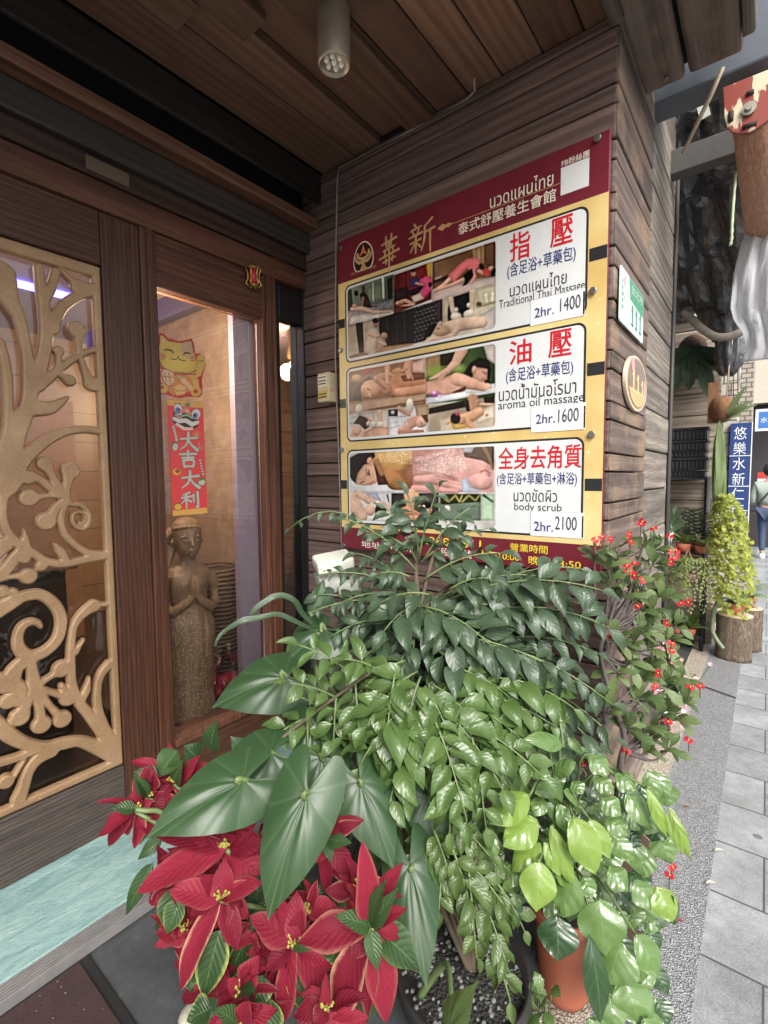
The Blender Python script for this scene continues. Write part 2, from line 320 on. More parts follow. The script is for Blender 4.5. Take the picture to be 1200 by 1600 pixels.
# ------------------------------------------------------------------ doorstep and mat
def step():
    t=thing('entrance_step',(-1.86,.8,0),'low doorstep with turquoise stone top and ribbed metal edge below the carved door','doorstep')
    m=MB(); m.box((-2.4,-3,-.02),(-1.562,1.84,.103)); m.build('step_base',flat('cement_grey',(.16,.15,.14),.8,var=.2,bump=.4),t)
    q=NT('turquoise_stone'); co=q.coord((3.5,1.1,1)); n1=q.noise(co,5,7,.7,1.2); n2=q.noise(q.coord((6,2,1)),30,5,.7)
    g=q.math('ADD',q.math('MULTIPLY',n1,.7),q.math('MULTIPLY',n2,.3)); q.l(q.ramp(g,[(.3,(.12,.24,.23)),(.5,(.25,.40,.385)),(.7,(.40,.54,.51))]),q.p.inputs['Base Color']); q.inp('Roughness',.55); q.bump(g,.8,.02)
    m=MB(); m.box((-2.02,-3,.096),(-1.614,1.84,.121)); m.build('stone_top',q.m,t,bevel=.004)
    m=MB(); ys=(-3,1.84); steel=flat('ribbed_steel',(.30,.29,.285),.4,.5,var=.15)
    m.box((-1.612,ys[0],.1),(-1.552,ys[1],.106))
    for k in range(5): x=-1.608+k*.0105; m.box((x,ys[0],.106),(x+.0055,ys[1],.1215))
    m.box((-1.556,ys[0],.085),(-1.550,ys[1],.122)); m.build('metal_edge',steel,t,bevel=.0015)
step()
def mat():
    a=at(135,1483,'z',.090); q=NT('maroon_carpet'); co=q.coord(); n1=q.noise(co,500,2); n2=q.noise(co,14,4)
    cl=q.ramp(q.math('ADD',q.math('MULTIPLY',n1,.7),q.math('MULTIPLY',n2,.3)),[(.3,(.022,.010,.010)),(.7,(.085,.042,.042))]); vo=q.n('TexVoronoi'); vo.inputs['Scale'].default_value=48; q.l(co,vo.inputs[0])
    cl=q.mix(q.math('LESS_THAN',vo.outputs['Distance'],.075),cl,(.5,.46,.42)); q.l(cl,q.p.inputs['Base Color']); q.inp('Roughness',.95); q.bump(n1,.8,.01)
    t=thing('doormat',(a[0]+.4,a[1]-.6,.076),'dark maroon carpet doormat with black rubber border on the slate floor','doormat')
    m=MB(); m.box((a[0],a[1]-1.2,.076),(a[0]+.85,a[1],.085)); m.build('rubber_border',flat('black_rubber',(.012,.012,.012),.7),t,bevel=.003)
    m=MB(); m.box((a[0]+.028,a[1]-1.17,.0853),(a[0]+.82,a[1]-.028,.093)); m.build('carpet',q.m,t,bevel=.004)
mat()
# ------------------------------------------------------------------ plank wall behind the sign, corner pilaster
def plank_wall():
    t=thing('plank_wall',(-1.2,1.9,0),'dark brown plank wall carrying the massage price sign and wrapping round the street corner','wall')
    m=MB(); m.box((-1.984,1.872,-.02),(-.475,2.43,3.3)); m.build('backing',flat('groove_dark',(.012,.010,.009),.9),t)
    mx=MB(); ms=MB(); z=0.0; k=0
    while z<3.36:
        h=(.112 if k%2==0 else .063)*(1+.1*(rnd.random()-.5)); j=rnd.random()*.006; g=.006
        if z<3.03: mx.box((-1.985,1.85-j,z+g),(-.44+j*.5-.006,1.888,min(z+h,3.036)))
        ms.box((-.472,1.853-j,z+g),(-.44+j,2.455+rnd.random()*.006,z+h)); z+=h; k+=1
    mx.build('plank',W_plank,t,bevel=.0045); ms.build('street_plank',W_street,t,bevel=.005)
    m=MB(); z=0; k=0
    while z<3.3:
        h=.185+.03*rnd.random(); m.box((-.50,2.50+rnd.random()*.01,z+.007),(-.452+rnd.random()*.012,3.13,z+h)); z+=h
    m.build('grey_end_post',W_grey,t,bevel=.008)
    m=MB(); m.box((-.62,2.45,0),(-.49,3.10,3.3)); m.build('post_core',flat('groove_dark',(.012,.010,.009),.9),t)
plank_wall()
m=MB(); m.tube([(-.44,3.165,0),(-.44,3.165,3.3)],.012,8); m.build('drain_pipe',flat('dark_pipe',(.05,.045,.04),.5),label='thin dark pipe running up the far edge of the grey weathered post',cat='pipe')
# ------------------------------------------------------------------ ceiling and beams
def ceiling():
    t=thing('canopy_ceiling',(-1,0,3.04),'dark brown boarded ceiling over the shop entrance','ceiling')
    m=MB(); x=-1.835
    for wd in (.22,.155,.14,.165,.15,.145,.16,.145,.16): 
        x1=min(x+wd,-.445)
        zo=3.04+rnd.random()*.006+(.03 if abs(x+1.46)<.01 else 0)
        m.box((x+.003,-4,zo),(x1-.003,1.865,zo+.04)); x=x1
        if x>=-.446: break
    m.build('ceiling_board',W_ceil,t,bevel=.005)
    m=MB(); m.box((-3,-4,3.09),(-.1,2.3,3.3)); m.build('roof_deck',flat('groove_dark',(.012,.010,.009),.9),t)
    m=MB(); m.box((-1.63,-4,3.012),(-1.49,.96,3.043)); m.box((-1.475,-4,3.005),(-1.355,1.12,3.043)); m.box((-1.30,-4,3.018),(-1.17,1.86,3.043)); m.build('overlay_board',W_ceil,t,bevel=.006)
    def beam(name,lo,hi,mat,lab,cat='beam'):
        m=MB(); m.box(lo,hi); return m.build(name,mat,label=lab,cat=cat,bevel=.006)
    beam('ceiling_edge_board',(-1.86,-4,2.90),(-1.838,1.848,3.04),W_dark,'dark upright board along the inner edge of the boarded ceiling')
    beam('recess_shade_sheet',(-1.995,-4,2.835),(-1.975,1.848,3.088),flat('recess_shade_black',(.006,.006,.006),.9),'black sheet standing for the shade at the back of the slot above the door beam')  # solid black stands for the shade inside the open slot
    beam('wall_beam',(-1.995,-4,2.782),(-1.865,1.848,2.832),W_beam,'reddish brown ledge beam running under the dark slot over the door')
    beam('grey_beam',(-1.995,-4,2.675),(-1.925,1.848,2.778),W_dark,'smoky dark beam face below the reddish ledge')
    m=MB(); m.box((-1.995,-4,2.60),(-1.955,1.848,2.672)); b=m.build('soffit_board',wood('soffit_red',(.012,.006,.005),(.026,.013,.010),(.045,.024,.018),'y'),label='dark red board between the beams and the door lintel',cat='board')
    m=MB(); a=at(135,270,'x',-1.95); m.box((-1.953,.78,2.612),(-1.948,.93,2.66)); m.build('pale_patch',flat('pale_ply',(.11,.075,.05),.7),label='small pale plywood patch on the dark board above the door',cat='patch')
ceiling()
def soffit():
    t=thing('eave_boards',(-.28,1,3.0),'weathered brown eave boards ending above the street corner','eaves')
    m=MB(); m.box((-.443,-4,3.02),(-.303,2.28,3.07)); m.build('inner_board',W_soffit,t,bevel=.014)
    m=MB(); m.box((-.292,-4,3.045),(-.125,2.31,3.09)); m.build('outer_board',W_soffit,t,bevel=.014)
    m=MB(); m.box((-.122,-4,3.03),(-.085,2.22,3.3)); m.build('fascia',W_grey,t,bevel=.01)
    m=MB(); p=at(1041,120,'z',3.018); m.tube([p,p-V(0,0,.01)],[.008,.007],10); m.build('screw',flat('rusty_screw',(.25,.2,.16),.5,.8),t)
    m=MB(); m.box((-.47,1.60,3.0),(-.425,1.853,3.06)); m.build('corner_block',W_soffit,t,bevel=.006)
soffit()
def downlight():
    a=V(-1.175,1.25,3.04); t=thing('ceiling_lamp',a,'brushed metal cylinder spotlight under the boarded ceiling','lamp')
    m=MB(); m.lathe([(.0,0),(.052,0),(.054,-.004),(.054,-.17),(.050,-.178),(.047,-.178),(.046,-.16),(.0,-.155)][1:-1],a,32); m.build('housing',flat('brushed_nickel',(.40,.35,.28),.4,.55,var=.15),t)
    m=MB(); m.lathe([(.046,-.165),(.03,-.155),(.008,-.15)],a,24,c=(.8,.8,.8)); m.build('reflector',flat('lamp_reflector',(.75,.74,.7),.12,1.),t)
    m=MB(); 
    for k in range(6): m.ball(a+V(.026*math.cos(k*1.047),.026*math.sin(k*1.047),-.168),.008)
    m.ball(a+V(0,0,-.168),.009); m.build('led_lens',flat('lens_clear',(.85,.85,.82),.08),t)
downlight()
# ------------------------------------------------------------------ signed-distance shapes -> relief meshes
def capsdf(X,Y,pts,rad):
    d=np.full(X.shape,1e9); pts=np.asarray(pts,float); n=len(pts)
    if not hasattr(rad,'__len__'): rad=[rad]*n
    if len(rad)!=n: rad=np.interp(np.linspace(0,1,n),np.linspace(0,1,len(rad)),rad)
    if n==1: return np.hypot(X-pts[0][0],Y-pts[0][1])-rad[0]
    for k in range(n-1):
        a,b=pts[k],pts[k+1]; ab=b-a; L=max(ab@ab,1e-12); h=np.clip(((X-a[0])*ab[0]+(Y-a[1])*ab[1])/L,0,1)
        d=np.minimum(d,np.hypot(X-a[0]-h*ab[0],Y-a[1]-h*ab[1])-(rad[k]+(rad[k+1]-rad[k])*h))
    return d
def polysdf(X,Y,pts):
    pts=np.asarray(pts,float); n=len(pts); d=np.full(X.shape,1e18); ins=np.zeros(X.shape,bool)
    for k in range(n):
        a,b=pts[k],pts[(k+1)%n]; ab=b-a; L=max(ab@ab,1e-12); h=np.clip(((X-a[0])*ab[0]+(Y-a[1])*ab[1])/L,0,1)
        d=np.minimum(d,(X-a[0]-h*ab[0])**2+(Y-a[1]-h*ab[1])**2)
        c=((a[1]>Y)!=(b[1]>Y)); xx=a[0]+(Y-a[1])*(b[0]-a[0])/(b[1]-a[1] if b[1]!=a[1] else 1e-9); ins^=c&(X<xx)
    d=np.sqrt(d); return np.where(ins,-d,d)
def sp2(pts,n=5): return [p[:2] for p in spline([(p[0],p[1],0) for p in pts],n)]
def relief(X,Y,D,org,ex,ey,en,thick,bev,back=True,colfn=None):
    """mesh of region D<0 on the grid X,Y (2d arrays), raised by thick along en with rounded rim"""
    mb=MB(); org=V(*org);ex=V(*ex);ey=V(*ey);en=V(*en); ny,nx=D.shape; vid={}; cols=[]
    def hgt(d): q=min(1,max(0,-d/bev)) if bev else 1; return thick*(.55+.45*(1-(1-q)**2)) if bev else thick
    def add(key,x,y,h):
        if key not in vid: vid[key]=mb.vert(org+ex*x+ey*y+en*h); cols.append((x,y))
        return vid[key]
    for j in range(ny-1):
        if (D[j:j+2]<0).any()==False: continue
        for i in range(nx-1):
            cs=((j,i),(j,i+1),(j+1,i+1),(j+1,i)); ds=[D[c] for c in cs]
            if min(ds)>=0: continue
            poly=[];edge=[]
            for k in range(4):
                a,b=cs[k],cs[(k+1)%4]; da,db=ds[k],ds[(k+1)%4]
                if da<0: poly.append(add(('v',)+a,X[a],Y[a],hgt(da)))
                if (da<0)!=(db<0):
                    t=da/(da-db); key=('e',)+tuple(sorted((a,b))); x=X[a]+(X[b]-X[a])*t; y=Y[a]+(Y[b]-Y[a])*t
                    q=add(key,x,y,hgt(0)); poly.append(q); edge.append((len(poly)-1,key,x,y,da<0))
            if len(poly)<3: continue
            mb.face(poly,(.5,.5,.5),None,True)
            if back:
                for e in range(len(edge)):
                    if edge[e][4]:       # leaving inside at e -> next crossing enters
                        f=edge[(e+1)%len(edge)]; a=edge[e]
                        p=[mb.vert(org+ex*a[2]+ey*a[3]+en*hgt(0)),mb.vert(org+ex*f[2]+ey*f[3]+en*hgt(0)),mb.vert(org+ex*f[2]+ey*f[3]),mb.vert(org+ex*a[2]+ey*a[3])]
                        cols.extend([(a[2],a[3]),(f[2],f[3]),(f[2],f[3]),(a[2],a[3])]); mb.face([p[1],p[0],p[3],p[2]],(.5,.5,.5),None,False)
    return mb,np.array(cols)
# painter for the printed photographs: ops evaluated at points given in "trace" coordinates
def capnear(X,Y,pts,rad):
    pts=np.asarray(pts,float); n=len(pts); rad=list(rad)
    if len(rad)!=n: rad=list(np.interp(np.linspace(0,1,n),np.linspace(0,1,len(rad)),rad))
    best=np.full(X.shape,1e9); ox=np.zeros(X.shape); oy=np.zeros(X.shape); rr=np.ones(X.shape)
    for k in range(max(1,n-1)):
        a_=pts[k]; b_=pts[min(k+1,n-1)]; ab=b_-a_; L=max(ab@ab,1e-9); h=np.clip(((X-a_[0])*ab[0]+(Y-a_[1])*ab[1])/L,0,1); r=rad[k]+(rad[min(k+1,n-1)]-rad[k])*h
        dx,dy=X-a_[0]-h*ab[0],Y-a_[1]-h*ab[1]; d=np.hypot(dx,dy)-r; m=d<best; best=np.where(m,d,best); ox=np.where(m,dx,ox); oy=np.where(m,dy,oy); rr=np.where(m,r,rr)
    return best,ox/rr,oy/rr
def paint(pts,ops,bg=(1,1,1),shade=0.):
    X,Y=pts[:,0],pts[:,1]; colr=np.tile(np.array(bg,float),(len(pts),1))
    for o in ops:
        k=o[0]; c=o[2] if k!='ell' else o[6]; f=1.
        if k=='poly':
            d=polysdf(X,Y,o[1]); soft=o[3] if len(o)>3 else 3
            if shade: f=1+shade*(.35*np.clip(-d/22,0,1)-.25)
        elif k=='cap':
            d,nx_,ny_=capnear(X,Y,o[1],o[3]); soft=o[4] if len(o)>4 else 3
            if shade and min(o[3])>7: f=1+shade*(-.42*ny_-.12*nx_-.28*(nx_*nx_+ny_*ny_)+.14)
        elif k=='ell':
            _,cx,cy,rx,ry,ang,c=o[:7]; soft=o[7] if len(o)>7 else 3; ca,sa=math.cos(R(ang)),math.sin(R(ang)); dx,dy=X-cx,Y-cy
            ex_,ey_=(dx*ca+dy*sa)/rx,(-dx*sa+dy*ca)/ry; q=np.hypot(ex_,ey_); d=(q-1)*min(rx,ry)
            if shade and min(rx,ry)>10 and soft<10: f=1+shade*(-.38*(dy/ry)-.15*(dx/rx)-.22*q*q+.12)
        elif k=='spk':      # random speckle over a polygon
            d=polysdf(X,Y,o[1]); soft=4; rs=np.random.RandomState(o[3]); al=(rs.rand(len(X))<o[4])*np.clip(.5-d/soft,0,1); colr=colr*(1-al[:,None])+np.array(o[2])*al[:,None]; continue
        elif k=='grad':     # o: 'grad', poly, (c0,c1), (x0,y0),(x1,y1)
            d=polysdf(X,Y,o[1]); soft=3; a,b=np.array(o[3],float),np.array(o[4],float); ab=b-a; h=np.clip(((X-a[0])*ab[0]+(Y-a[1])*ab[1])/(ab@ab),0,1)[:,None]
            c=np.array(o[2][0])*(1-h)+np.array(o[2][1])*h
        if shade: soft=soft*1.8
        al=np.clip(.5-d/soft,0,1)[:,None]; f=np.clip(f,.35,1.45) if not isinstance(f,float) else f
        cc=np.array(c)*(f[:,None] if not isinstance(f,float) else f); colr=colr*(1-al)+cc*al
    return np.clip(colr,0,1)
# ------------------------------------------------------------------ carved door: gilded tree lattice
def zt(z,ox,oy,s):      # trace (pixel/zoom) -> (y, z) on the plane x=-2
    q=at(ox+z[0]/s,oy+z[1]/s,'x',-1.99); return (q[1],q[2])
LAT=[]
def LA(f,pts,r):
    ox,oy,s={'A':(0,370,5.16),'B':(0,650,5.16),'C':(0,900,4.104)}[f]; r=r if hasattr(r,'__len__') else [r]*max(1,len(pts))
    q=[zt(p,ox,oy,s) for p in pts]; k=1/(s*445)
    LAT.append((sp2(q,5) if len(q)>2 else q,[a*k for a in r]))
LA('A',[(10,300),(90,500),(165,640),(205,800),(230,950),(250,1100),(255,1250),(225,1400),(190,1500)],[110,62,44,40,42,55,58,52,56])
LA('A',[(325,240),(345,420),(380,650),(378,850),(335,1060),(285,1200)],[34,38,50,50,52,60])
LA('A',[(380,480),(430,390),(462,270)],[40,36,32])
LA('A',[(420,720),(465,630),(530,545),(640,470),(770,430)],[70,48,42,42,42])
LA('A',[(650,400)],[66]); LA('A',[(500,262),(590,345)],[20,28]); LA('A',[(640,400),(760,410)],[50,45])
LA('A',[(635,745)],[72]); LA('A',[(645,800),(655,950)],[34,28])
LA('A',[(330,1200),(480,1070),(650,950),(780,905)],[44,34,30,26])
LA('A',[(485,915)],[42]); LA('A',[(483,920),(475,1050),(400,1150)],[24,26,34])
LA('A',[(575,1155)],[48]); LA('A',[(450,1080),(570,1150)],[24,34])
LA('A',[(670,990),(715,1120),(750,1180),(790,1190)],[26,34,62,60])
LA('A',[(260,1370),(420,1375),(560,1290)],[75,52,14])
LA('A',[(10,850),(60,1050),(78,1300),(78,1500),(70,1640)],[36,36,34,34,40])
LA('B',[(180,0),(120,180),(85,330),(75,480),(60,600)],[66,80,92,115,60])
LA('B',[(110,460),(210,340),(300,265),(420,175),(560,118),(700,105),(800,118)],[80,56,46,44,38,34,34])
LA('B',[(235,498)],[58]); LA('B',[(260,480),(340,520),(430,590),(530,650)],[44,34,34,36])
LA('B',[(375,385)],[62]); LA('B',[(400,420),(440,500),(530,650)],[40,32,36])
LA('B',[(580,440)],[75]); LA('B',[(560,500),(548,600),(545,690)],[46,28,34])
LA('B',[(245,660)],[72]); LA('B',[(280,658),(400,645),(530,650)],[36,22,26])
LA('B',[(385,850)],[75]); LA('B',[(430,800),(470,730),(545,680)],[42,34,30])
LA('B',[(545,690),(600,715),(665,722),(722,780),(728,850),(685,908),(625,892),(592,838),(605,785),(650,775)],[32,22,22,24,24,24,22,18,17,16])
LA('B',[(650,775),(690,800),(695,845),(665,872),(645,850)],[16,15,14,12,9])
LA('B',[(540,700),(508,800),(512,890),(555,980),(640,1060),(740,1112),(850,1120)],[30,28,28,30,32,32,34])
LA('B',[(90,480),(42,640),(30,770),(50,890),(110,990),(190,1060)],[60,36,32,34,36,44])
LA('B',[(200,915),(212,980),(215,1050)],[6,28,40])
LA('B',[(190,1060),(280,1110),(380,1175),(520,1195),(700,1160),(850,1130)],[44,34,36,34,34,38]); LA('B',[(345,1212)],[45]); LA('B',[(210,1150)],[46])
LA('B',[(450,1030),(500,1090),(545,1170)],[6,38,30])
LA('B',[(200,1080),(130,1150),(50,1250),(-40,1310)],[48,48,46,48]); LA('B',[(50,1040)],[60]); LA('B',[(40,1050),(-20,1110)],[50,50])
LA('B',[(240,1295)],[65]); LA('B',[(210,1295),(100,1300),(-20,1330)],[32,22,24])
LA('B',[(30,1420)],[50]); LA('B',[(115,1430)],[40])
LA('C',[(-10,225),(80,175),(160,135),(260,122),(340,165),(392,240),(402,320),(382,400),(330,465),(260,508),(190,520),(135,470),(124,400),(150,330),(205,298),(250,305),(270,330)],[52,45,36,36,36,36,36,36,36,38,42,36,30,28,26,22,14])
LA('C',[(190,520),(212,600),(232,720)],[38,32,44])
LA('C',[(405,600)],[58]); LA('C',[(235,710),(320,660),(400,610)],[30,19,26])
LA('C',[(445,790)],[52]); LA('C',[(240,720),(320,745),(440,785)],[30,20,28]); LA('C',[(405,710),(440,770)],[20,36])
LA('C',[(275,960)],[58]); LA('C',[(240,740),(262,850),(275,950)],[40,27,34])
LA('C',[(410,925)],[56]); LA('C',[(250,740),(330,840),(400,915)],[34,21,30])
LA('C',[(135,910)],[58]); LA('C',[(235,740),(185,800),(150,890)],[34,32,44])
LA('C',[(175,540),(110,600),(60,690),(-20,690)],[36,44,60,62]); LA('C',[(60,690),(130,730),(120,800)],[55,45,45]); LA('C',[(62,808)],[50])
LA('C',[(690,185),(640,188)],[18,20]); LA('C',[(610,195),(545,240),(485,320),(466,430),(464,560),(472,700),(515,810),(585,900),(665,1010),(720,1090)],[46,34,26,26,28,30,32,34,38,50])
LA('C',[(490,490),(545,412)],[26,10]); LA('C',[(530,800),(565,730),(582,650)],[30,28,5])
LA('C',[(710,570),(655,640),(632,740),(640,860),(680,980),(725,1080)],[34,28,28,30,34,50])
LA('C',[(-20,950),(80,1035),(180,1085),(300,1108),(420,1082),(520,1068),(620,1100),(740,1150)],[46,44,38,38,40,36,46,60])
LA('C',[(240,1120),(120,1172),(-20,1215)],[30,26,26])
LA('C',[(340,1130),(250,1180),(190,1260),(160,1360),(130,1440)],[44,40,36,36,44])
LA('C',[(160,1190),(100,1290)],[18,16]); LA('C',[(48,1325)],[46])
def door():
    t=thing('carved_door',(-2.0,.4,.12),'brown wooden entrance door filled with a gilded cut-out tree lattice over dark glass','door')
    ya,yb,za,zb=.385,.832,.365,2.30; res=.0036
    ys=np.arange(ya-.01,yb+.012,res); zs=np.arange(za-.008,zb+.012,res); X,Y=np.meshgrid(ys,zs); D=np.full(X.shape,1e9)
    for pts,rad in LAT:
        q=np.array(pts); r=max(rad)+.02; j=(X[0]>q[:,0].min()-r)&(X[0]<q[:,0].max()+r); i=(Y[:,0]>q[:,1].min()-r)&(Y[:,0]<q[:,1].max()+r)
        if not j.any() or not i.any(): continue
        ix=np.ix_(i,j); d=capsdf(X[ix],Y[ix],pts,rad); a=D[ix]; h=np.clip(.5+.5*(a-d)/.006,0,1); D[ix]=np.where(a>1e8,d,a*(1-h)+d*h-.006*h*(1-h))
    D=np.minimum(D,np.maximum(np.maximum(ya-X,X-yb),np.maximum(za-Y,Y-zb)) if False else 1e9)
    fr=np.minimum(np.minimum(yb-X,9+X*0),np.minimum(Y-za-.0,zb-Y)); frw=np.where(yb-X<.032,1,0)
    fd=np.minimum(np.minimum(X*0+9,-(.030-(yb-X))),np.minimum(-(.030-(Y-za)),-(.045-(zb-Y)))); D=np.minimum(D,fd)
    out=np.maximum(np.maximum(X-yb,za-Y),np.maximum(Y-zb,ya-X)); D=np.maximum(D,out)
    q=NT('gilded_wood'); co=q.coord((1,1,1)); n1=q.noise(co,6,4); n2=q.noise(co,170,3,.6); sp=q.n('SeparateXYZ'); 
    cl=q.ramp(q.math('ADD',q.math('MULTIPLY',n1,.6),q.math('MULTIPLY',n2,.4)),[(.3,(.23,.135,.065)),(.55,(.34,.215,.118)),(.75,(.46,.32,.20))]); q.l(cl,q.p.inputs['Base Color']); q.inp('Roughness',.5); q.inp('Metallic',.2); q.bump(n2,.4,.004)
    mb,_=relief(X,Y,D,(-2.018,0,0),(0,1,0),(0,0,1),(1,0,0),.026,.006); 
    n=len(mb.v); nf=len(mb.f)
    for (x,y,z) in list(mb.v): mb.v.append((x,2*ya-y,z))
    for k in range(nf): mb.f.append(tuple(i+n for i in mb.f[k][::-1])); mb.c.append(mb.c[k]); mb.uv.append(None); mb.sm.append(mb.sm[k])
    mb.build('lattice',q.m,t)
    y0=2*ya-yb
    m=MB(); m.box((-2.045,.833,.122),(-1.985,.9755,2.505)); m.box((-2.045,y0-.14,.122),(-1.985,y0-.001,2.505)); m.build('stile',W_door,t,bevel=.005)
    m=MB(); m.box((-2.043,y0,.122),(-1.987,.832,.362)); m.build('bottom_rail',W_kick,t,bevel=.005)
    m=MB(); m.box((-2.043,y0,2.303),(-1.987,.832,2.505)); m.build('top_rail',W_doorh,t,bevel=.005)
    m=MB(); m.box((-2.034,y0,.364),(-2.030,.832,2.302)); m.build('glass',G_glass,t)
G_glass=glassmat('window_glass'); G_dark=glassmat('smoked_glass',(.85,.85,.85))
door()
def front():
    m=MB(); m.box((-2.07,-2,2.498),(-1.965,1.845,2.598)); m.build('door_lintel',wood('lintel_wood',(.022,.009,.005),(.062,.025,.0145),(.115,.05,.031),'y',.8,.45,.35),label='carved-grain wooden lintel running above the door and the side window',cat='lintel',bevel=.006)
    t=thing('side_window',(-2.0,1.3,.12),'wooden framed fixed window with the lucky cat and red banner on its glass','window')
    m=MB(); m.box((-2.08,.976,.122),(-1.975,1.038,2.505)); m.box((-2.06,1.0,.122),(-1.967,1.02,2.505)); m.box((-2.07,1.568,.122),(-1.98,1.588,2.505)); m.box((-2.08,1.589,.122),(-1.972,1.648,2.505)); m.build('jamb',W_frame,t,bevel=.004)
    m=MB(); m.box((-2.06,1.039,2.288),(-1.985,1.567,2.505)); m.build('head',W_doorh,t,bevel=.004)
    m=MB(); m.box((-2.06,1.039,.122),(-1.985,1.567,.34)); m.build('apron',W_doorh,t,bevel=.004)
    m=MB(); m.box((-2.09,1.039,.342),(-1.972,1.567,.375)); m.build('sill',W_frame,t,bevel=.004)
    m=MB(); m.box((-2.032,1.039,.376),(-2.028,1.567,2.287)); m.build('glass',G_glass,t)
    t=thing('slit_window',(-2.0,1.75,.12),'narrow dark glass strip between the wooden window frame and the plank wall','window')
    blk=flat('dark_frame_paint',(.012,.011,.011),.35)
    m=MB(); m.box((-2.07,1.652,.122),(-2.0,1.69,2.505)); m.box((-2.09,1.838,.122),(-1.983,1.905,2.6)); m.box((-2.07,1.69,2.33),(-2.0,1.838,2.505)); m.box((-2.07,1.69,.122),(-2.0,1.838,.3)); m.build('frame',blk,t,bevel=.003)
    m=MB(); m.box((-2.04,1.69,.3),(-2.035,1.838,2.33)); m.build('glass',G_dark,t)
front()

# ------------------------------------------------------------------ lettering
def text(body,mat,name,parent,org,ex,ey,en,box,bold=0.,ext=.0006,shear=0,lift=0):
    """body fitted to box=(x0,x1,yc,h or None) in the plane org,ex,ey"""
    cu=bpy.data.curves.new('lettering','FONT'); cu.body=body; cu.size=1; cu.offset=0; cu.bevel_depth=max(bold,0); cu.bevel_resolution=0; cu.resolution_u=3; cu.shear=shear
    o=bpy.data.objects.new('lettering_tmp',cu); COL.objects.link(o); bpy.context.view_layer.update()
    me=bpy.data.meshes.new_from_object(o.evaluated_get(bpy.context.evaluated_depsgraph_get())); bpy.data.objects.remove(o); bpy.data.curves.remove(cu)
    n=len(me.vertices); a=np.zeros(n*3,np.float32); me.vertices.foreach_get('co',a); a=a.reshape(-1,3).astype(float)
    x0,x1,yc,h=box; lo,hi=a[:,:2].min(0),a[:,:2].max(0); sx=(x1-x0)/(hi[0]-lo[0]); sy=(h/(hi[1]-lo[1])) if h else sx
    x=(a[:,0]-lo[0])*sx+x0; y=(a[:,1]-(lo[1]+hi[1])/2)*sy+yc
    org=V(*org);ex=V(*ex);ey=V(*ey);en=V(*en); w=org+x[:,None]*ex+y[:,None]*ey+(ext+lift+a[:,2]*.012)[:,None]*en
    w=w-ROOT[parent.name]; me.vertices.foreach_set('co',w.astype(np.float32).ravel()); me.materials.clear(); me.materials.append(mat); me.update()
    ob=bpy.data.objects.new(name,me); COL.objects.link(ob); ob.parent=parent; ROOT[ob.name]=ROOT[parent.name]; return ob
SY=1.815       # front plane of the sign
def sg(u,v): q=at(u,v,'y',SY); return (q[0],q[2])
def stext(body,mat,parent,L,Rr,hpx=None,bold=0.,shear=0,name='lettering',lift=0):
    a=sg(*L);b=sg(*Rr); h=None
    if hpx: c=((L[0]+Rr[0])/2,(L[1]+Rr[1])/2); h=abs(sg(c[0],c[1]-hpx/2)[1]-sg(c[0],c[1]+hpx/2)[1])
    return text(body,mat,name,parent,(0,SY,0),(1,0,0),(0,0,1),(0,-1,0),(a[0],b[0],(a[1]+b[1])/2,h),bold,.0024+lift,shear)
def rrect(x0,x1,y0,y1,r,n=6):
    out=[]
    for cx,cy,a0 in ((x1-r,y1-r,0),(x0+r,y1-r,90),(x0+r,y0+r,180),(x1-r,y0+r,270)):
        for k in range(n+1): a=R(a0+90*k/n); out.append((cx+r*math.cos(a),cy+r*math.sin(a)))
    return out
P_photo=painted('printed_photo',.3)
M_red=flat('print_red',srgb('c4202c'),.35); M_navy=flat('print_navy',(.025,.035,.16),.35); M_black=flat('print_black',(.02,.02,.022),.35); M_white=flat('print_white',(.66,.68,.68),.3,var=.03)
M_maroon=flat('print_maroon',(.15,.018,.03),.3,var=.12); M_gold=flat('print_gold',(.52,.33,.16),.35); M_cream=flat('print_cream',(.78,.7,.58),.35); M_yel=flat('print_yellow',(.75,.55,.05),.35)
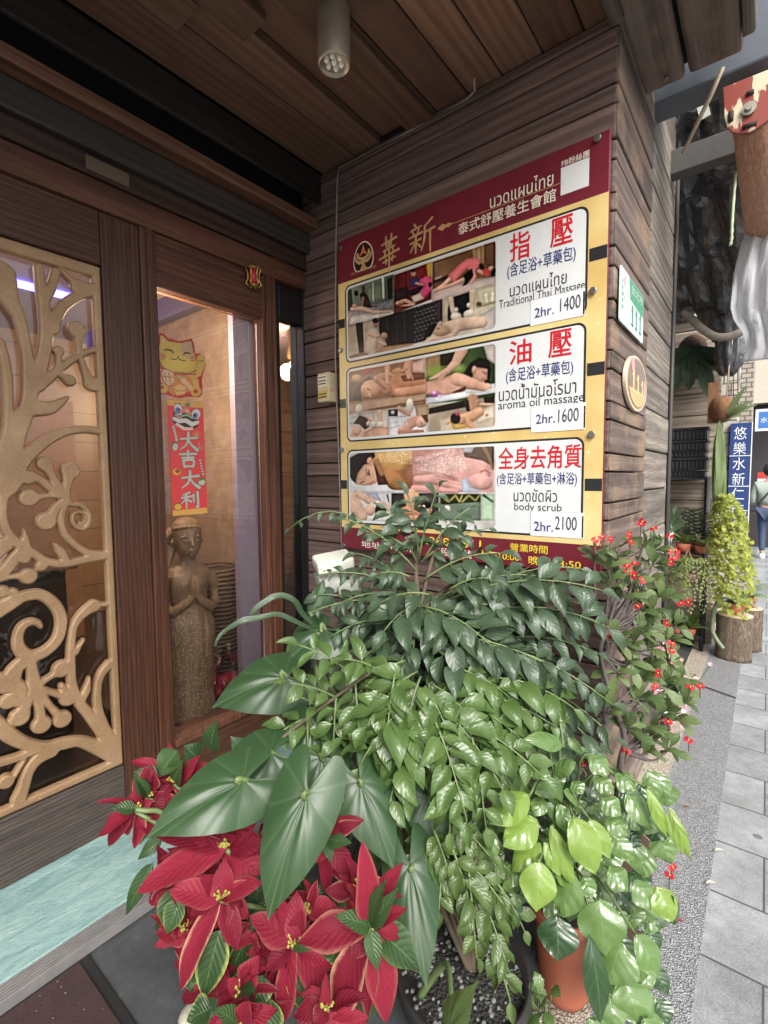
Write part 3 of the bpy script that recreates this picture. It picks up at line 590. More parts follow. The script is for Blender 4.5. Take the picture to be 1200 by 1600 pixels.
def photo_grid(px,ops,bg,parent,zoom,nx=250,ny=130,lift=.0024,rad=.012):
    """printed picture: painted grid inside the rounded rectangle px=(x0,x1,z0,z1) on the sign"""
    x0,x1,z0,z1=px; xs=np.linspace(x0,x1,nx); zs=np.linspace(z0,z1,ny); X,Z=np.meshgrid(xs,zs)
    W=np.stack([X,np.full(X.shape,SY),Z],-1).reshape(-1,3); pp=proj(W); ox,oy,s=zoom; tr=(pp-np.array([ox,oy]))*s
    c=paint(tr,ops,bg,1.).reshape(ny,nx,3)
    for _ in range(1):
        e=np.pad(c,((1,1),(1,1),(0,0)),'edge'); c=.4*c+.15*(e[:-2,1:-1]+e[2:,1:-1]+e[1:-1,:-2]+e[1:-1,2:])
    rs=np.random.RandomState(nx+int(1000*z0)); sh=np.zeros((ny,nx))
    for fr_,am in ((5,.20),(11,.16),(23,.12)):
        g=rs.rand(fr_+2,fr_*2+2); yi,xi=np.linspace(0,fr_,ny),np.linspace(0,fr_*2,nx); y0,x0_=yi.astype(int),xi.astype(int); fy,fx=(yi-y0)[:,None],(xi-x0_)[None]; fy,fx=fy*fy*(3-2*fy),fx*fx*(3-2*fx)
        sh+=am*((g[y0][:,x0_]*(1-fx)+g[y0][:,x0_+1]*fx)*(1-fy)+(g[y0+1][:,x0_]*(1-fx)+g[y0+1][:,x0_+1]*fx)*fy-.5)
    lum=c.mean(2); e=np.pad(lum,3,'edge'); edge=(lum-(e[:-6,:-6]+e[6:,6:]+e[:-6,6:]+e[6:,:-6])/4)
    c=np.clip(c*(1+1.5*sh[...,None])+.35*edge[...,None],0,1).reshape(-1,3); mb=MB(); mb.v=[(float(a),SY-lift,float(b)) for a,_,b in W]
    dx=np.maximum(np.maximum(x0+rad-X,X-x1+rad),0); dz=np.maximum(np.maximum(z0+rad-Z,Z-z1+rad),0); ok=(np.hypot(dx,dz)<=rad+1e-6)
    for j in range(ny-1):
        for i in range(nx-1):
            if ok[j,i] and ok[j+1,i] and ok[j,i+1] and ok[j+1,i+1]:
                a=j*nx+i; mb.face((a,a+1,a+nx+1,a+nx),(1,1,1),None,True)
    return mb.build('photo_collage',P_photo,parent,ptcol=c**1.25)
sk1,sk2,sk3=(.62,.40,.29),(.45,.25,.16),(.72,.50,.38)   # printed skin tones
hair=(.025,.018,.018); pk=(.62,.20,.24); wht=(.75,.73,.7)
def q4(a,b,c,d): return [a,b,c,d]
OPS1=[ # zoom (530,370) x4.8
 ('grad',[(40,380),(412,280),(412,580),(40,690)],((.30,.34,.28),(.10,.12,.10)),(40,380),(400,500)),
 ('poly',[(60,470),(70,400),(95,395),(110,560),(70,570)],(.07,.08,.07)),('poly',[(170,370),(195,365),(200,460),(180,470)],(.1,.1,.09)),('poly',[(200,385),(330,350),(330,470),(215,490)],(.20,.25,.17)),('cap',[(255,340),(258,480)],(.55,.55,.5),[5,5]),('cap',[(330,300),(335,460)],(.6,.6,.55),[9,8]),('poly',[(360,320),(400,300),(400,460),(370,470)],(.03,.045,.03)),
 ('poly',[(215,520),(412,470),(412,540),(60,620),(60,560)],(.34,.33,.34)),('poly',[(55,600),(412,545),(412,590),(80,665)],(.66,.62,.58)),('spk',[(240,500),(412,470),(412,560),(300,570)],(.12,.12,.13),1,.3),
 ('poly',[(155,430),(185,415),(215,440),(245,520),(310,515),(230,535),(175,520)],(.05,.035,.04)),('ell',130,425,17,22,0,hair),('cap',[(180,460),(170,540),(150,570)],(.42,.24,.18),[10,9,7]),
 ('cap',[(100,545),(170,540),(260,570),(390,560)],(.62,.42,.36),[16,18,14,8]),('cap',[(90,580),(60,660)],(.5,.36,.28),[10,9]),('ell',115,520,16,14,0,(.55,.36,.3)),
 # second
 ('poly',[(412,290),(695,190),(695,470),(412,580)],(.20,.03,.035)),('cap',[(440,290),(445,400)],(.12,.02,.025),[6,6]),('cap',[(500,270),(505,390)],(.13,.02,.03),[6,6]),('poly',[(655,205),(695,190),(695,300),(665,300)],(.62,.42,.06)),
 ('poly',[(415,400),(520,370),(525,470),(415,490)],(.05,.03,.035)),('poly',[(520,410),(640,360),(600,440),(525,440)],(.03,.03,.045)),('poly',[(530,320),(580,300),(610,330),(600,370),(540,380)],(.05,.06,.16)),('ell',558,275,17,24,10,(.42,.26,.2)),('ell',557,255,18,14,0,hair),('ell',565,280,10,14,10,(.5,.32,.26)),
 ('cap',[(580,350),(640,365),(660,350)],(.5,.3,.24),[9,8,8]),('poly',[(600,330),(650,295),(700,310),(695,400),(640,460),(600,420),(640,370)],(.72,.12,.27)),('poly',[(545,450),(610,420),(640,465),(560,495)],(.7,.62,.55)),('cap',[(440,500),(500,480),(560,510),(440,535)],(.62,.4,.3),[14,14,13,12]),('ell',470,490,24,16,-20,(.5,.3,.22)),('ell',685,360,15,20,0,hair),
 ('poly',[(415,520),(560,520),(680,440),(690,470),(415,580)],(.16,.05,.04)),
 # third
 ('poly',[(700,190),(1175,35),(1175,330),(700,490)],(.20,.11,.06)),('grad',[(720,200),(1000,105),(1000,240),(720,330)],((.28,.17,.10),(.16,.085,.045)),(720,200),(1000,240)),('poly',[(1000,95),(1090,65),(1090,200),(1010,200)],(.40,.28,.15)),('cap',[(1030,90),(1035,200)],(.25,.16,.08),[5,5]),('cap',[(1065,80),(1068,200)],(.25,.16,.08),[5,5]),('poly',[(1090,60),(1175,35),(1175,230),(1090,210)],(.17,.09,.05)),
 ('poly',[(700,330),(860,270),(850,310),(700,360)],(.07,.05,.05)),('poly',[(720,310),(775,290),(770,305),(725,325)],(.6,.5,.4)),('poly',[(700,400),(1175,300),(1175,360),(700,490)],(.60,.50,.46)),('poly',[(700,400),(900,330),(1175,300),(1000,340)],(.5,.38,.32)),
 ('cap',[(720,408),(790,360),(850,300)],(.68,.44,.34),[15,14,18]),('cap',[(740,400),(850,360),(940,320)],(.62,.40,.30),[11,12,14]),('poly',[(820,290),(900,210),(960,165),(1030,155),(1070,190),(1040,240),(1010,280),(960,240),(900,300),(860,350)],(.66,.20,.22)),('cap',[(1000,250),(1020,300),(995,345)],(.66,.30,.28),[14,13,9]),
 ('poly',[(930,290),(1000,235),(1010,290),(960,360),(925,375),(945,330)],(.012,.012,.014)),('cap',[(1050,260),(1110,285)],(.6,.36,.28),[14,12]),('ell',1070,225,18,26,-20,hair),('poly',[(1070,250),(1130,230),(1130,290),(1090,290)],(.6,.07,.08)),('ell',1140,240,22,18,-30,(.6,.34,.25)),('ell',1160,265,17,34,20,hair),
 # lower left
 ('poly',[(50,680),(300,605),(300,900),(60,930)],(.50,.42,.32)),('poly',[(125,650),(180,640),(190,880),(150,870)],(.05,.035,.03)),('poly',[(300,610),(730,480),(730,760),(300,870)],(.035,.03,.035)),('cap',[(360,600),(365,820)],(.07,.06,.065),[6,6]),('cap',[(430,590),(435,810)],(.06,.05,.06),[5,5]),('cap',[(490,570),(495,790)],(.07,.06,.065),[5,5])]
for a in range(6):
    for b in range(9): OPS1.append(('ell',570+a*28+(b%2)*14,545-a*9+b*30-8,8,7,0,(.16,.16,.17)))
OPS1+=[('poly',[(290,830),(556,798),(556,835),(295,870)],(.52,.34,.19)),('poly',[(60,900),(180,865),(260,890),(70,930)],(.30,.19,.12)),
 ('poly',[(205,700),(240,670),(295,690),(310,760),(280,790),(275,890),(235,895),(185,850),(195,780)],(.60,.50,.42)),('ell',278,650,24,32,0,(.42,.26,.19)),('ell',275,630,25,20,0,hair),('cap',[(230,730),(270,750),(300,740)],(.58,.40,.3),[14,12,10]),('poly',[(285,760),(330,730),(355,800),(300,860),(275,880)],(.5,.38,.3)),('ell',340,745,26,26,0,(.45,.32,.22)),('cap',[(300,790),(350,810)],(.6,.42,.32),[10,9]),
 ('poly',[(725,480),(778,468),(778,640),(725,650)],(.075,.05,.055)),('poly',[(778,470),(1175,360),(1175,760),(620,820),(700,690),(778,640)],(.55,.50,.40)),('poly',[(1030,390),(1175,360),(1175,500),(1040,520)],(.58,.55,.42)),('poly',[(780,480),(830,460),(830,600),(780,610)],(.60,.52,.40)),
 ('poly',[(815,540),(850,455),(985,410),(990,560),(900,640),(815,645)],(.018,.02,.03)),('cap',[(840,470),(855,560),(870,600)],(.66,.52,.42),[20,17,15]),('cap',[(1005,420),(1000,500),(995,560)],(.64,.5,.4),[26,20,18]),('ell',880,600,42,32,0,(.68,.64,.56)),('ell',975,580,42,30,-15,(.68,.64,.56)),('ell',880,550,16,20,0,(.68,.64,.56)),('ell',975,515,17,20,0,(.66,.62,.54)),('cap',[(1040,520),(1175,480)],(.46,.40,.26),[16,14]),('ell',1050,505,22,18,0,(.16,.12,.1)),('cap',[(1105,440),(1110,490)],(.75,.72,.6),[14,10]),('cap',[(1155,430),(1150,480)],(.75,.72,.6),[14,12]),
 ('poly',[(1060,590),(1175,520),(1175,690),(1080,710)],(.52,.48,.45)),('poly',[(620,815),(680,760),(920,740),(1175,690),(1175,740),(640,820)],(.55,.5,.46)),('cap',[(720,700),(830,680),(930,655),(1070,640)],(.60,.46,.36),[34,48,50,44]),('cap',[(890,690),(850,745),(700,770),(640,800)],(.58,.44,.35),[26,22,18,12]),('ell',770,705,62,44,-12,(.54,.38,.28)),('poly',[(640,720),(680,665),(745,650),(720,690),(690,745),(650,760)],hair),('cap',[(735,690),(755,688)],(.12,.07,.06),[3,3],2),('cap',[(770,735),(785,725)],(.45,.2,.17),[4,4],2),('ell',762,648,14,14,0,(.6,.5,.42))]
OPS2=[ # zoom (535,530) x4.8
 ('grad',[(35,250),(622,140),(622,470),(35,540)],((.28,.14,.085),(.36,.19,.12)),(35,250),(600,300)),('ell',190,240,40,24,-10,(.36,.09,.08)),('ell',110,290,36,26,0,(.48,.33,.22)),('ell',300,280,70,26,-10,(.42,.28,.19)),('ell',410,240,40,22,-20,(.52,.33,.18)),('poly',[(40,330),(150,320),(100,460),(40,470)],(.12,.06,.05)),('poly',[(30,480),(622,400),(645,490),(30,560)],(.52,.37,.27)),('poly',[(170,530),(622,450),(622,490),(250,530)],(.34,.2,.13)),
 ('poly',[(520,180),(622,140),(622,250),(530,250)],(.62,.45,.38)),('cap',[(380,380),(430,330),(530,330),(640,340)],(.47,.24,.15),[58,78,64,54]),('cap',[(420,400),(520,390),(640,370)],(.58,.33,.22),[34,34,34]),('poly',[(440,280),(520,250),(622,255),(622,300),(460,320)],(.22,.10,.07)),('cap',[(260,330),(330,380)],(.46,.25,.17),[52,44]),
 ('cap',[(340,190),(338,260),(340,330)],(.60,.37,.27),[20,19,14]),('cap',[(510,150),(490,210),(500,290)],(.58,.35,.25),[30,32,12]),('cap',[(480,220),(450,240)],(.56,.33,.24),[12,9]),('cap',[(510,250),(530,300)],(.58,.35,.25),[9,7]),('cap',[(360,260),(390,280)],(.56,.34,.25),[11,8]),
 ('poly',[(90,460),(85,400),(130,330),(200,275),(250,290),(230,330),(160,350),(140,400),(150,465)],(.06,.03,.025)),('ell',210,375,72,66,-30,(.60,.36,.25)),('cap',[(240,300),(320,370)],(.30,.15,.1),[8,10]),('ell',250,300,16,22,0,(.56,.33,.24)),('cap',[(190,372),(212,382)],(.10,.05,.04),[4,4],2),('cap',[(170,440),(196,440)],(.1,.05,.04),[3,3],2),('cap',[(222,425),(245,415)],(.45,.14,.12),[5,5],2),('ell',205,415,9,16,-30,(.66,.42,.3)),
 # right-top
 ('grad',[(628,140),(1148,30),(1148,440),(628,490)],((.13,.20,.07),(.05,.08,.035)),(628,300),(1148,200)),('poly',[(628,140),(735,115),(735,260),(628,280)],(.42,.28,.15)),('ell',700,240,60,40,0,(.30,.42,.10),30),('ell',870,220,40,30,0,(.30,.42,.12),25),('poly',[(735,115),(960,70),(900,180),(740,200)],(.035,.035,.025)),('poly',[(1060,50),(1148,35),(1148,190),(1090,150)],(.5,.44,.42)),
 ('poly',[(628,440),(1148,330),(1148,400),(628,490)],(.66,.68,.72)),('cap',[(900,80),(850,180),(790,240)],(.60,.40,.31),[44,32,24]),('poly',[(628,320),(760,290),(860,250),(940,270),(900,400),(760,420),(628,410)],(.62,.39,.30)),('cap',[(860,300),(960,330),(1090,365)],(.64,.41,.31),[48,46,34]),('cap',[(790,240),(720,280),(660,300)],(.60,.39,.31),[26,20,8]),('cap',[(760,270),(700,330)],(.6,.39,.31),[14,6]),('poly',[(820,400),(930,350),(920,390),(840,405)],(.16,.08,.06)),
 ('poly',[(910,260),(960,180),(1030,135),(1100,160),(1120,230),(1100,330),(1070,330),(1060,240),(990,230),(970,290)],(.02,.018,.02)),('poly',[(985,210),(1040,215),(1090,225),(1088,300),(1050,325),(980,290)],(.60,.38,.29)),('ell',990,230,17,30,10,(.58,.35,.27)),('cap',[(1055,245),(1080,262)],(.08,.05,.04),[4,4],2),('cap',[(1050,300),(1068,305)],(.42,.14,.12),[5,4],2),('poly',[(920,390),(1060,395),(1148,350),(1148,390),(930,412)],(.70,.70,.72)),
 ('ell',700,410,40,24,-10,(.46,.2,.40)),('ell',690,400,12,10,0,(.75,.6,.72)),('ell',730,425,14,10,0,(.72,.52,.66)),('ell',670,425,14,10,0,(.35,.08,.25)),
 # lower-left
 ('poly',[(35,560),(350,520),(350,760),(35,775)],(.62,.56,.50)),('ell',128,525,28,40,0,(.72,.68,.58)),('poly',[(45,590),(240,540),(240,600),(60,640)],(.58,.58,.55)),('cap',[(70,720),(130,715),(280,700)],(.62,.42,.32),[24,30,44]),('poly',[(160,700),(250,655),(350,660),(350,745),(200,755)],(.62,.40,.29)),('ell',110,685,34,42,25,(.64,.44,.35)),('poly',[(85,635),(130,570),(190,590),(205,660),(170,680),(130,640)],(.08,.04,.03)),('ell',195,635,14,18,0,(.68,.62,.52)),('cap',[(190,580),(225,610)],(.66,.46,.36),[16,14]),('ell',235,640,24,26,0,(.66,.62,.55)),('cap',[(280,545),(290,610)],(.66,.46,.36),[16,14]),('ell',290,640,26,22,0,(.66,.62,.55)),('cap',[(60,740),(160,745)],(.6,.42,.34),[14,14]),
 ('poly',[(350,520),(648,490),(648,720),(350,742)],(.68,.67,.66)),('poly',[(545,500),(648,490),(648,590),(560,590)],(.45,.34,.22)),('ell',508,500,28,56,0,(.72,.68,.58)),('poly',[(345,530),(420,520),(418,580),(350,580)],(.04,.04,.04)),('ell',380,550,14,14,0,(.5,.5,.48)),('cap',[(430,520),(500,565)],(.55,.36,.28),[20,15]),('poly',[(350,590),(490,570),(500,640),(350,680)],(.64,.65,.66)),('cap',[(450,690),(530,620),(620,600)],(.56,.36,.28),[34,40,30]),('cap',[(440,705),(600,692)],(.36,.20,.14),[22,14]),('ell',595,625,44,38,-20,(.62,.42,.33)),('poly',[(590,570),(640,565),(648,630),(625,620)],(.14,.09,.08)),('cap',[(590,622),(604,640)],(.12,.06,.05),[3,3],2),('spk',[(360,600),(490,580),(490,650),(380,680)],(.85,.85,.87),3,.25),
 # lower-right
 ('grad',[(650,500),(1145,430),(1145,690),(650,720)],((.50,.42,.33),(.36,.29,.22)),(650,500),(900,720)),('poly',[(650,520),(930,455),(930,510),(650,565)],(.02,.018,.018)),('poly',[(1060,435),(1145,428),(1145,490),(1070,490)],(.025,.022,.022)),('poly',[(725,600),(940,540),(1145,500),(1145,680),(870,700),(730,710)],(.56,.48,.38)),('poly',[(1000,560),(1145,480),(1145,590),(1010,640)],(.64,.57,.47)),('poly',[(800,610),(950,600),(960,660),(840,680)],(.55,.38,.14)),
 ('cap',[(980,450),(975,520)],(.50,.31,.2),[40,30]),('cap',[(1010,470),(1000,540),(980,570)],(.5,.3,.2),[18,14,10]),('cap',[(930,470),(945,530)],(.05,.04,.04),[20,14]),('cap',[(900,600),(970,580),(1030,545)],(.62,.39,.26),[34,40,36]),('cap',[(940,620),(1000,680),(870,695)],(.60,.38,.25),[26,18,12]),('cap',[(790,630),(830,590)],(.58,.36,.24),[12,10]),('ell',890,610,40,30,-10,(.55,.34,.23)),('ell',850,595,38,42,0,hair),('ell',865,560,18,14,0,(.5,.10,.14)),('ell',1085,570,12,9,0,(.5,.2,.14)),('cap',[(1040,490),(1130,490)],(.6,.42,.3),[10,9])]
OPS3=[ # zoom (535,680) x4.8
 ('poly',[(50,130),(525,105),(525,430),(50,430)],(.62,.63,.64)),('poly',[(110,130),(240,115),(525,105),(525,250),(300,200)],(.30,.22,.17)),('cap',[(330,200),(430,210),(540,200)],(.56,.36,.16),[110,105,95]),('cap',[(400,340),(520,330)],(.34,.165,.08),[72,80]),('cap',[(330,300),(430,360)],(.46,.25,.12),[60,50]),('ell',500,250,30,60,20,(.28,.13,.07),30),('ell',440,130,90,24,0,(.66,.48,.25),26),
 ('poly',[(52,300),(55,170),(120,135),(240,118),(250,160),(190,220),(130,290),(110,370),(75,340)],(.025,.02,.022)),('poly',[(100,365),(115,290),(165,220),(230,210),(280,280),(270,350),(220,375),(150,378)],(.60,.40,.29)),('poly',[(235,200),(300,260),(350,370),(270,375)],(.09,.05,.04)),('cap',[(255,190),(300,290)],(.40,.22,.13),[22,20]),('ell',205,190,18,26,20,(.56,.36,.26)),('cap',[(190,285),(205,300),(200,262)],(.06,.04,.035),[4,5,3],2),('cap',[(140,358),(165,345)],(.06,.04,.035),[4,3],2),('cap',[(205,362),(235,345)],(.48,.17,.16),[6,5],2),('ell',195,330,10,16,-20,(.66,.46,.34)),('cap',[(180,250),(186,310)],(.1,.06,.05),[2,2],2),('spk',[(260,150),(525,110),(525,220),(300,200)],(.85,.75,.55),2,.22),
 ('grad',[(528,105),(1140,70),(1140,430),(528,430)],((.60,.34,.31),(.66,.42,.38)),(528,105),(1100,400)),('cap',[(560,190),(640,180),(800,120)],(.64,.42,.40),[20,16,10],14),('poly',[(528,300),(700,280),(860,330),(740,340),(528,370)],(.36,.18,.15),26),('cap',[(560,330),(720,330),(890,400)],(.66,.40,.37),[26,44,26]),('cap',[(540,400),(860,420)],(.62,.36,.33),[26,18]),('cap',[(700,300),(840,345)],(.40,.2,.17),[3,2],4),('cap',[(720,330),(880,375)],(.44,.22,.2),[3,2],4),('ell',780,220,190,60,-10,(.68,.46,.42),50),('spk',[(560,160),(850,100),(950,250),(800,300),(560,260)],(.86,.72,.68),5,.3),
 ('poly',[(895,85),(1140,70),(1140,240),(1050,190),(920,165)],(.16,.12,.10)),('poly',[(900,90),(1000,80),(970,130),(905,130)],(.45,.46,.48)),('cap',[(1060,90),(1100,160),(1130,250)],(.30,.20,.13),[16,14,10]),('ell',1075,290,44,34,-10,(.62,.36,.33)),('cap',[(1040,275),(1075,262),(1105,285)],(.36,.15,.13),[5,5,4],3),('poly',[(890,330),(940,318),(960,380),(1040,410),(1040,430),(900,430)],(.50,.55,.62)),('ell',1040,350,90,60,10,(.66,.41,.38)),
 ('poly',[(50,430),(368,430),(368,650),(45,640)],(.66,.64,.63)),('cap',[(70,470),(120,570),(150,610)],(.64,.46,.36),[50,54,40]),('cap',[(120,440),(200,500)],(.62,.43,.34),[24,16]),('cap',[(200,440),(240,500)],(.6,.42,.33),[18,14]),('poly',[(180,430),(260,430),(300,500),(240,480)],(.42,.46,.55)),('ell',210,560,40,44,0,(.62,.44,.35)),('ell',290,565,44,54,0,hair),('cap',[(340,450),(350,500)],(.1,.1,.1),[8,4]),('cap',[(300,510),(365,560)],(.6,.42,.34),[18,14]),
 ('poly',[(370,434),(725,434),(725,660),(370,640)],(.05,.047,.047)),('poly',[(590,434),(725,434),(725,560),(600,520)],(.10,.09,.088)),('cap',[(520,440),(520,520)],(.58,.38,.26),[40,34]),('cap',[(480,450),(500,550)],(.55,.35,.24),[18,14]),('cap',[(560,450),(580,545)],(.55,.35,.24),[18,14]),('cap',[(385,590),(480,570),(590,580)],(.58,.28,.2),[16,36,34]),('cap',[(390,620),(600,620),(710,610)],(.6,.31,.22),[12,24,16]),('ell',648,560,28,36,0,(.60,.36,.27)),('ell',640,525,34,26,0,hair),('ell',612,540,12,16,0,(.75,.7,.62)),
 ('poly',[(730,440),(1040,440),(1040,640),(730,640)],(.20,.25,.20)),('poly',[(740,440),(1040,440),(1040,500),(740,520)],(.05,.06,.03)),('cap',[(750,460),(800,500),(850,450),(880,500),(900,450)],(.48,.42,.14),[5,5,5,5,5],2),('cap',[(900,500),(950,450),(1000,490),(1030,450)],(.48,.42,.14),[5,5,5,5],2),('ell',790,550,24,24,0,(.68,.66,.6)),('poly',[(1040,440),(1140,440),(1140,640),(1040,640)],(.50,.62,.48)),('cap',[(1060,450),(1130,500)],(.05,.10,.05),[10,6])]
def brush(glyph,x0,x1,z0,z1,parent,mat,plane=None,name='lettering',res=.0011,thick=.0015,w=1.,place=None):
    """brush-written character from tapered strokes in a 100x100 box (y down)"""
    sx=(x1-x0)/100; sz=(z1-z0)/100; m=max(sx,sz); X,Y=np.meshgrid(np.arange(x0-.1*(x1-x0),x1+.1*(x1-x0),res),np.arange(z0-.12*(z1-z0),z1+.1*(z1-z0),res)); D=np.full(X.shape,1e9)
    for pts,rad in glyph: D=np.minimum(D,capsdf(X,Y,sp2([(x0+p[0]*sx,z1-p[1]*sz) for p in pts],4) if len(pts)>2 else [(x0+p[0]*sx,z1-p[1]*sz) for p in pts],[r*w*(sx+sz)/2 for r in rad]))
    org,ex,ey,en=plane or ((0,SY-.001,0),(1,0,0),(0,0,1),(0,-1,0)); mb,_=relief(X,Y,D,org,ex,ey,en,thick,0); return mb.build(name,mat,parent)
G_hua=[([(15,22),(85,14)],[3,4]),([(36,4),(38,32)],[4,3]),([(62,2),(60,30)],[4,3]),([(50,24),(50,99)],[4,3]),([(24,40),(76,34)],[3,3]),([(4,58),(96,48)],[3,4]),([(32,42),(30,56)],[3,3]),([(68,38),(70,52)],[3,3]),([(22,70),(78,64)],[3,3]),([(34,62),(36,76)],[3,3]),([(66,58),(64,72)],[3,3])]
G_xin=[([(22,4),(28,14)],[3,4]),([(8,22),(48,16)],[3,3]),([(16,26),(20,36)],[3,3]),([(40,22),(34,34)],[3,3]),([(2,42),(52,36)],[3,4]),([(28,38),(27,92)],[4,3]),([(6,60),(48,54)],[3,3]),([(26,60),(6,86)],[4,2]),([(30,62),(46,78)],[3,4]),([(90,4),(62,22)],[4,3]),([(62,20),(60,60),(48,92)],[4,4,2]),([(62,40),(98,34)],[3,4]),([(82,38),(82,100)],[4,3])]
G_one=[([(52,4),(52,96)],[11,11]),([(52,6),(22,26)],[9,5]),([(24,97),(80,97)],[6,6])]
G_da=[([(8,40),(50,34),(94,28)],[6,5,8]),([(50,4),(48,40),(34,72),(4,96)],[8,7,6,2]),([(50,42),(66,70),(96,94)],[5,7,10])]
G_ji=[([(6,22),(94,16)],[6,7]),([(50,2),(50,42)],[8,6]),([(18,44),(80,38)],[6,6]),([(24,58),(28,96)],[7,6]),([(26,58),(78,54),(74,94)],[6,7,6]),([(28,92),(76,90)],[6,6])]
G_li=[([(48,4),(16,18)],[6,4]),([(4,36),(56,28)],[5,6]),([(30,14),(30,98)],[7,5]),([(30,40),(4,72)],[6,2]),([(34,46),(54,60)],[4,7]),([(68,20),(68,64)],[7,4]),([(90,4),(90,94),(76,88)],[8,7,2])]
def sign():
    t=thing('price_sign',(-1.08,1.83,1.16),'large maroon and yellow massage price board with three photo panels on the plank wall','sign')
    xl,xr=-1.700,-.452; z0,zt_=1.15,2.657
    m=MB(); m.box((xl,SY,z0),(xr,SY+.018,zt_)); m.build('board',M_maroon,t,bevel=.002)
    q=NT('print_yellow_gradient'); co=q.coord(); n1=q.noise(co,3,3); vo=q.n('TexVoronoi'); vo.inputs['Scale'].default_value=26; q.l(co,vo.inputs[0]); cl=q.ramp(n1,[(.35,(.58,.40,.14)),(.65,(.72,.58,.26))]); cl=q.mix(q.math('MULTIPLY',q.math('LESS_THAN',vo.outputs[0],.13),.5),cl,(.85,.78,.5)); q.l(cl,q.p.inputs['Base Color']); q.inp('Roughness',.3)
    m=MB(); m.box((xl+.001,SY-.0006,1.256),(xr-.001,SY+.001,2.456)); m.build('yellow_field',q.m,t)
    pans=[(2.066,2.437),(1.682,2.043),(1.276,1.643)]; px0,px1=-1.655,-.516
    e=(1,0,0),(0,0,1),(0,-1,0)
    for k,(a,b) in enumerate(pans):
        c=(a+b)/2+.012; pass
        for xa,xb in ((xl+.0015,px0-.004),(px1+.004,xr-.0015)): m=MB(); m.box((xa,SY-.0012,c-.022),(xb,SY,c+.022)); m.build('black_band',M_black,t)
        m=MB(); m.prism(rrect(px0,px1,a,b,.032),(0,SY-.0006,0),*e,.0006); m.build('panel_outline',M_black,t)
        m=MB(); m.prism(rrect(px0+.008,px1-.008,a+.008,b-.008,.026),(0,SY-.0007,0),*e,.0009); pn=m.build('price_panel',M_white,t)
        xr_=sg(775,[470,600,760][k])[0]
        photo_grid((px0+.018,xr_,a+.02,b-.018),(OPS1,OPS2,OPS3)[k],(.66,.64,.62),pn,((530,370,4.8),(535,530,4.8),(535,680,4.8))[k])
        big=[[('指',(797,391),(829,377),44),('壓',(860,368),(896,354),45)],[('油',(796,552),(831,547),38),('壓',(857,540),(894,533),42)],[('全身去角質',(779,717),(909,712),37)]][k]
        for bd,L,Rr,h in big: stext(bd,M_red,t,L,Rr,h,.012,name='red_lettering')
        nv=[('(含足浴+草藥包)',(793,424),(900,397),26),('(含足浴+草藥包)',(791,588),(896,575),25),('(含足浴+草藥包+淋浴)',(777,750),(902,748),22)][k]; stext(nv[0],M_navy,t,*nv[1:],.008,name='navy_lettering')
        for bd,L,Rr,h in [[('นวดแผนไทย',(797,454),(886,431),22),('Traditional Thai Massage',(780,476),(914,449),18)],[('นวดน้ำมันอโรมา',(780,614),(901,603),25),('aroma oil massage',(779,634),(913,624),18)],[('นวดขัดผิว',(803,775),(871,773),20),('body scrub',(804,793),(878,795),15)]][k]: stext(bd,M_black,t,L,Rr,h,0,name='black_lettering')
        # taped price label
        lab=[((829,491),(914,470)),((830,657),(915,649)),((829,819),(912,820))][k]; pa,pb=sg(*lab[0]),sg(*lab[1]); zc=(pa[1]+pb[1])/2; hh=.047
        m=MB(); m.box((pa[0],SY-.0026,zc-hh),(pb[0],SY-.001,zc+hh)); lb=m.build('price_label',flat('label_paper',(.76,.77,.8),.3,var=.02),t)
        m=MB(); m.box((pa[0],SY-.0027,zc+hh-.0015),(pb[0]-.01,SY-.0024,zc+hh)); m.box((pa[0],SY-.0027,zc-hh),(pa[0]+.0015,SY-.0024,zc+hh-.001)); m.build('label_edge',flat('label_edge',(.4,.4,.42),.4),lb)
        m=MB(); m.box((pb[0]-.006,SY-.0027,zc-hh+.004),(pb[0]-.0,SY-.0024,zc+hh-.012)); m.build('label_bar',M_black,lb)
        c1,c2,pr=[((836,490),(866,483),'1400'),((838,656),(868,652),'1600'),((835,823),(865,822),'2100')][k]; stext('2hr.',M_navy,lb,c1,c2,15,.003,lift=.002)
        d1,d2=[((876,478),(908,469)),((873,651),(905,646)),((868,818),(902,817))][k]; stext(pr,flat('ink_grey',(.06,.06,.07),.4),lb,d1,d2,21,-.004,lift=.002)
    # header
    hx=lambda u,v:sg(u,v)
    a=hx(592,404);b=hx(625,390); brush(G_hua,a[0],b[0],hx(609,425)[1],hx(609,366)[1],t,M_gold,w=.9); a=hx(639,378);b=hx(680,362); brush(G_xin,a[0],b[0],hx(660,396)[1],hx(660,344)[1],t,M_gold,w=.9)
    stext('泰式舒壓養生會館',M_cream,t,(716,360),(869,303),20,.012); stext('นวดแผนไทย',M_cream,t,(766,312),(865,280),24,.004); stext('FB粉絲團',M_cream,t,(878,256),(921,240),11,.01)
    pa,pb=hx(690,356),hx(880,285); m=MB(); m.box((pa[0],SY-.0012,pa[1]-.001),(pb[0],SY,pa[1]+.001)); m.build('rule_line',M_gold,t)
    m=MB(); m.prism([(-.03,0),(-.005,.014),(.02,0),(-.005,-.014)],(pa[0]+.01,SY-.0012,pa[1]),*e,.0008); m.prism([(-.005,0),(.025,.009),(.045,0),(.025,-.009)],(pa[0]+.01,SY-.0022,pa[1]),*e,.0006); m.build('rule_ornament',M_gold,t)
    qa,qb=hx(876,310),hx(921,245); m=MB(); m.box((qa[0],SY-.0012,(hx(876,305)[1]+hx(921,291)[1])/2),(qb[0],SY,(hx(876,262)[1]+hx(921,247)[1])/2)); m.build('white_square',M_white,t)
    # emblem
    c=hx(568,403); rx,rz=.062,.075
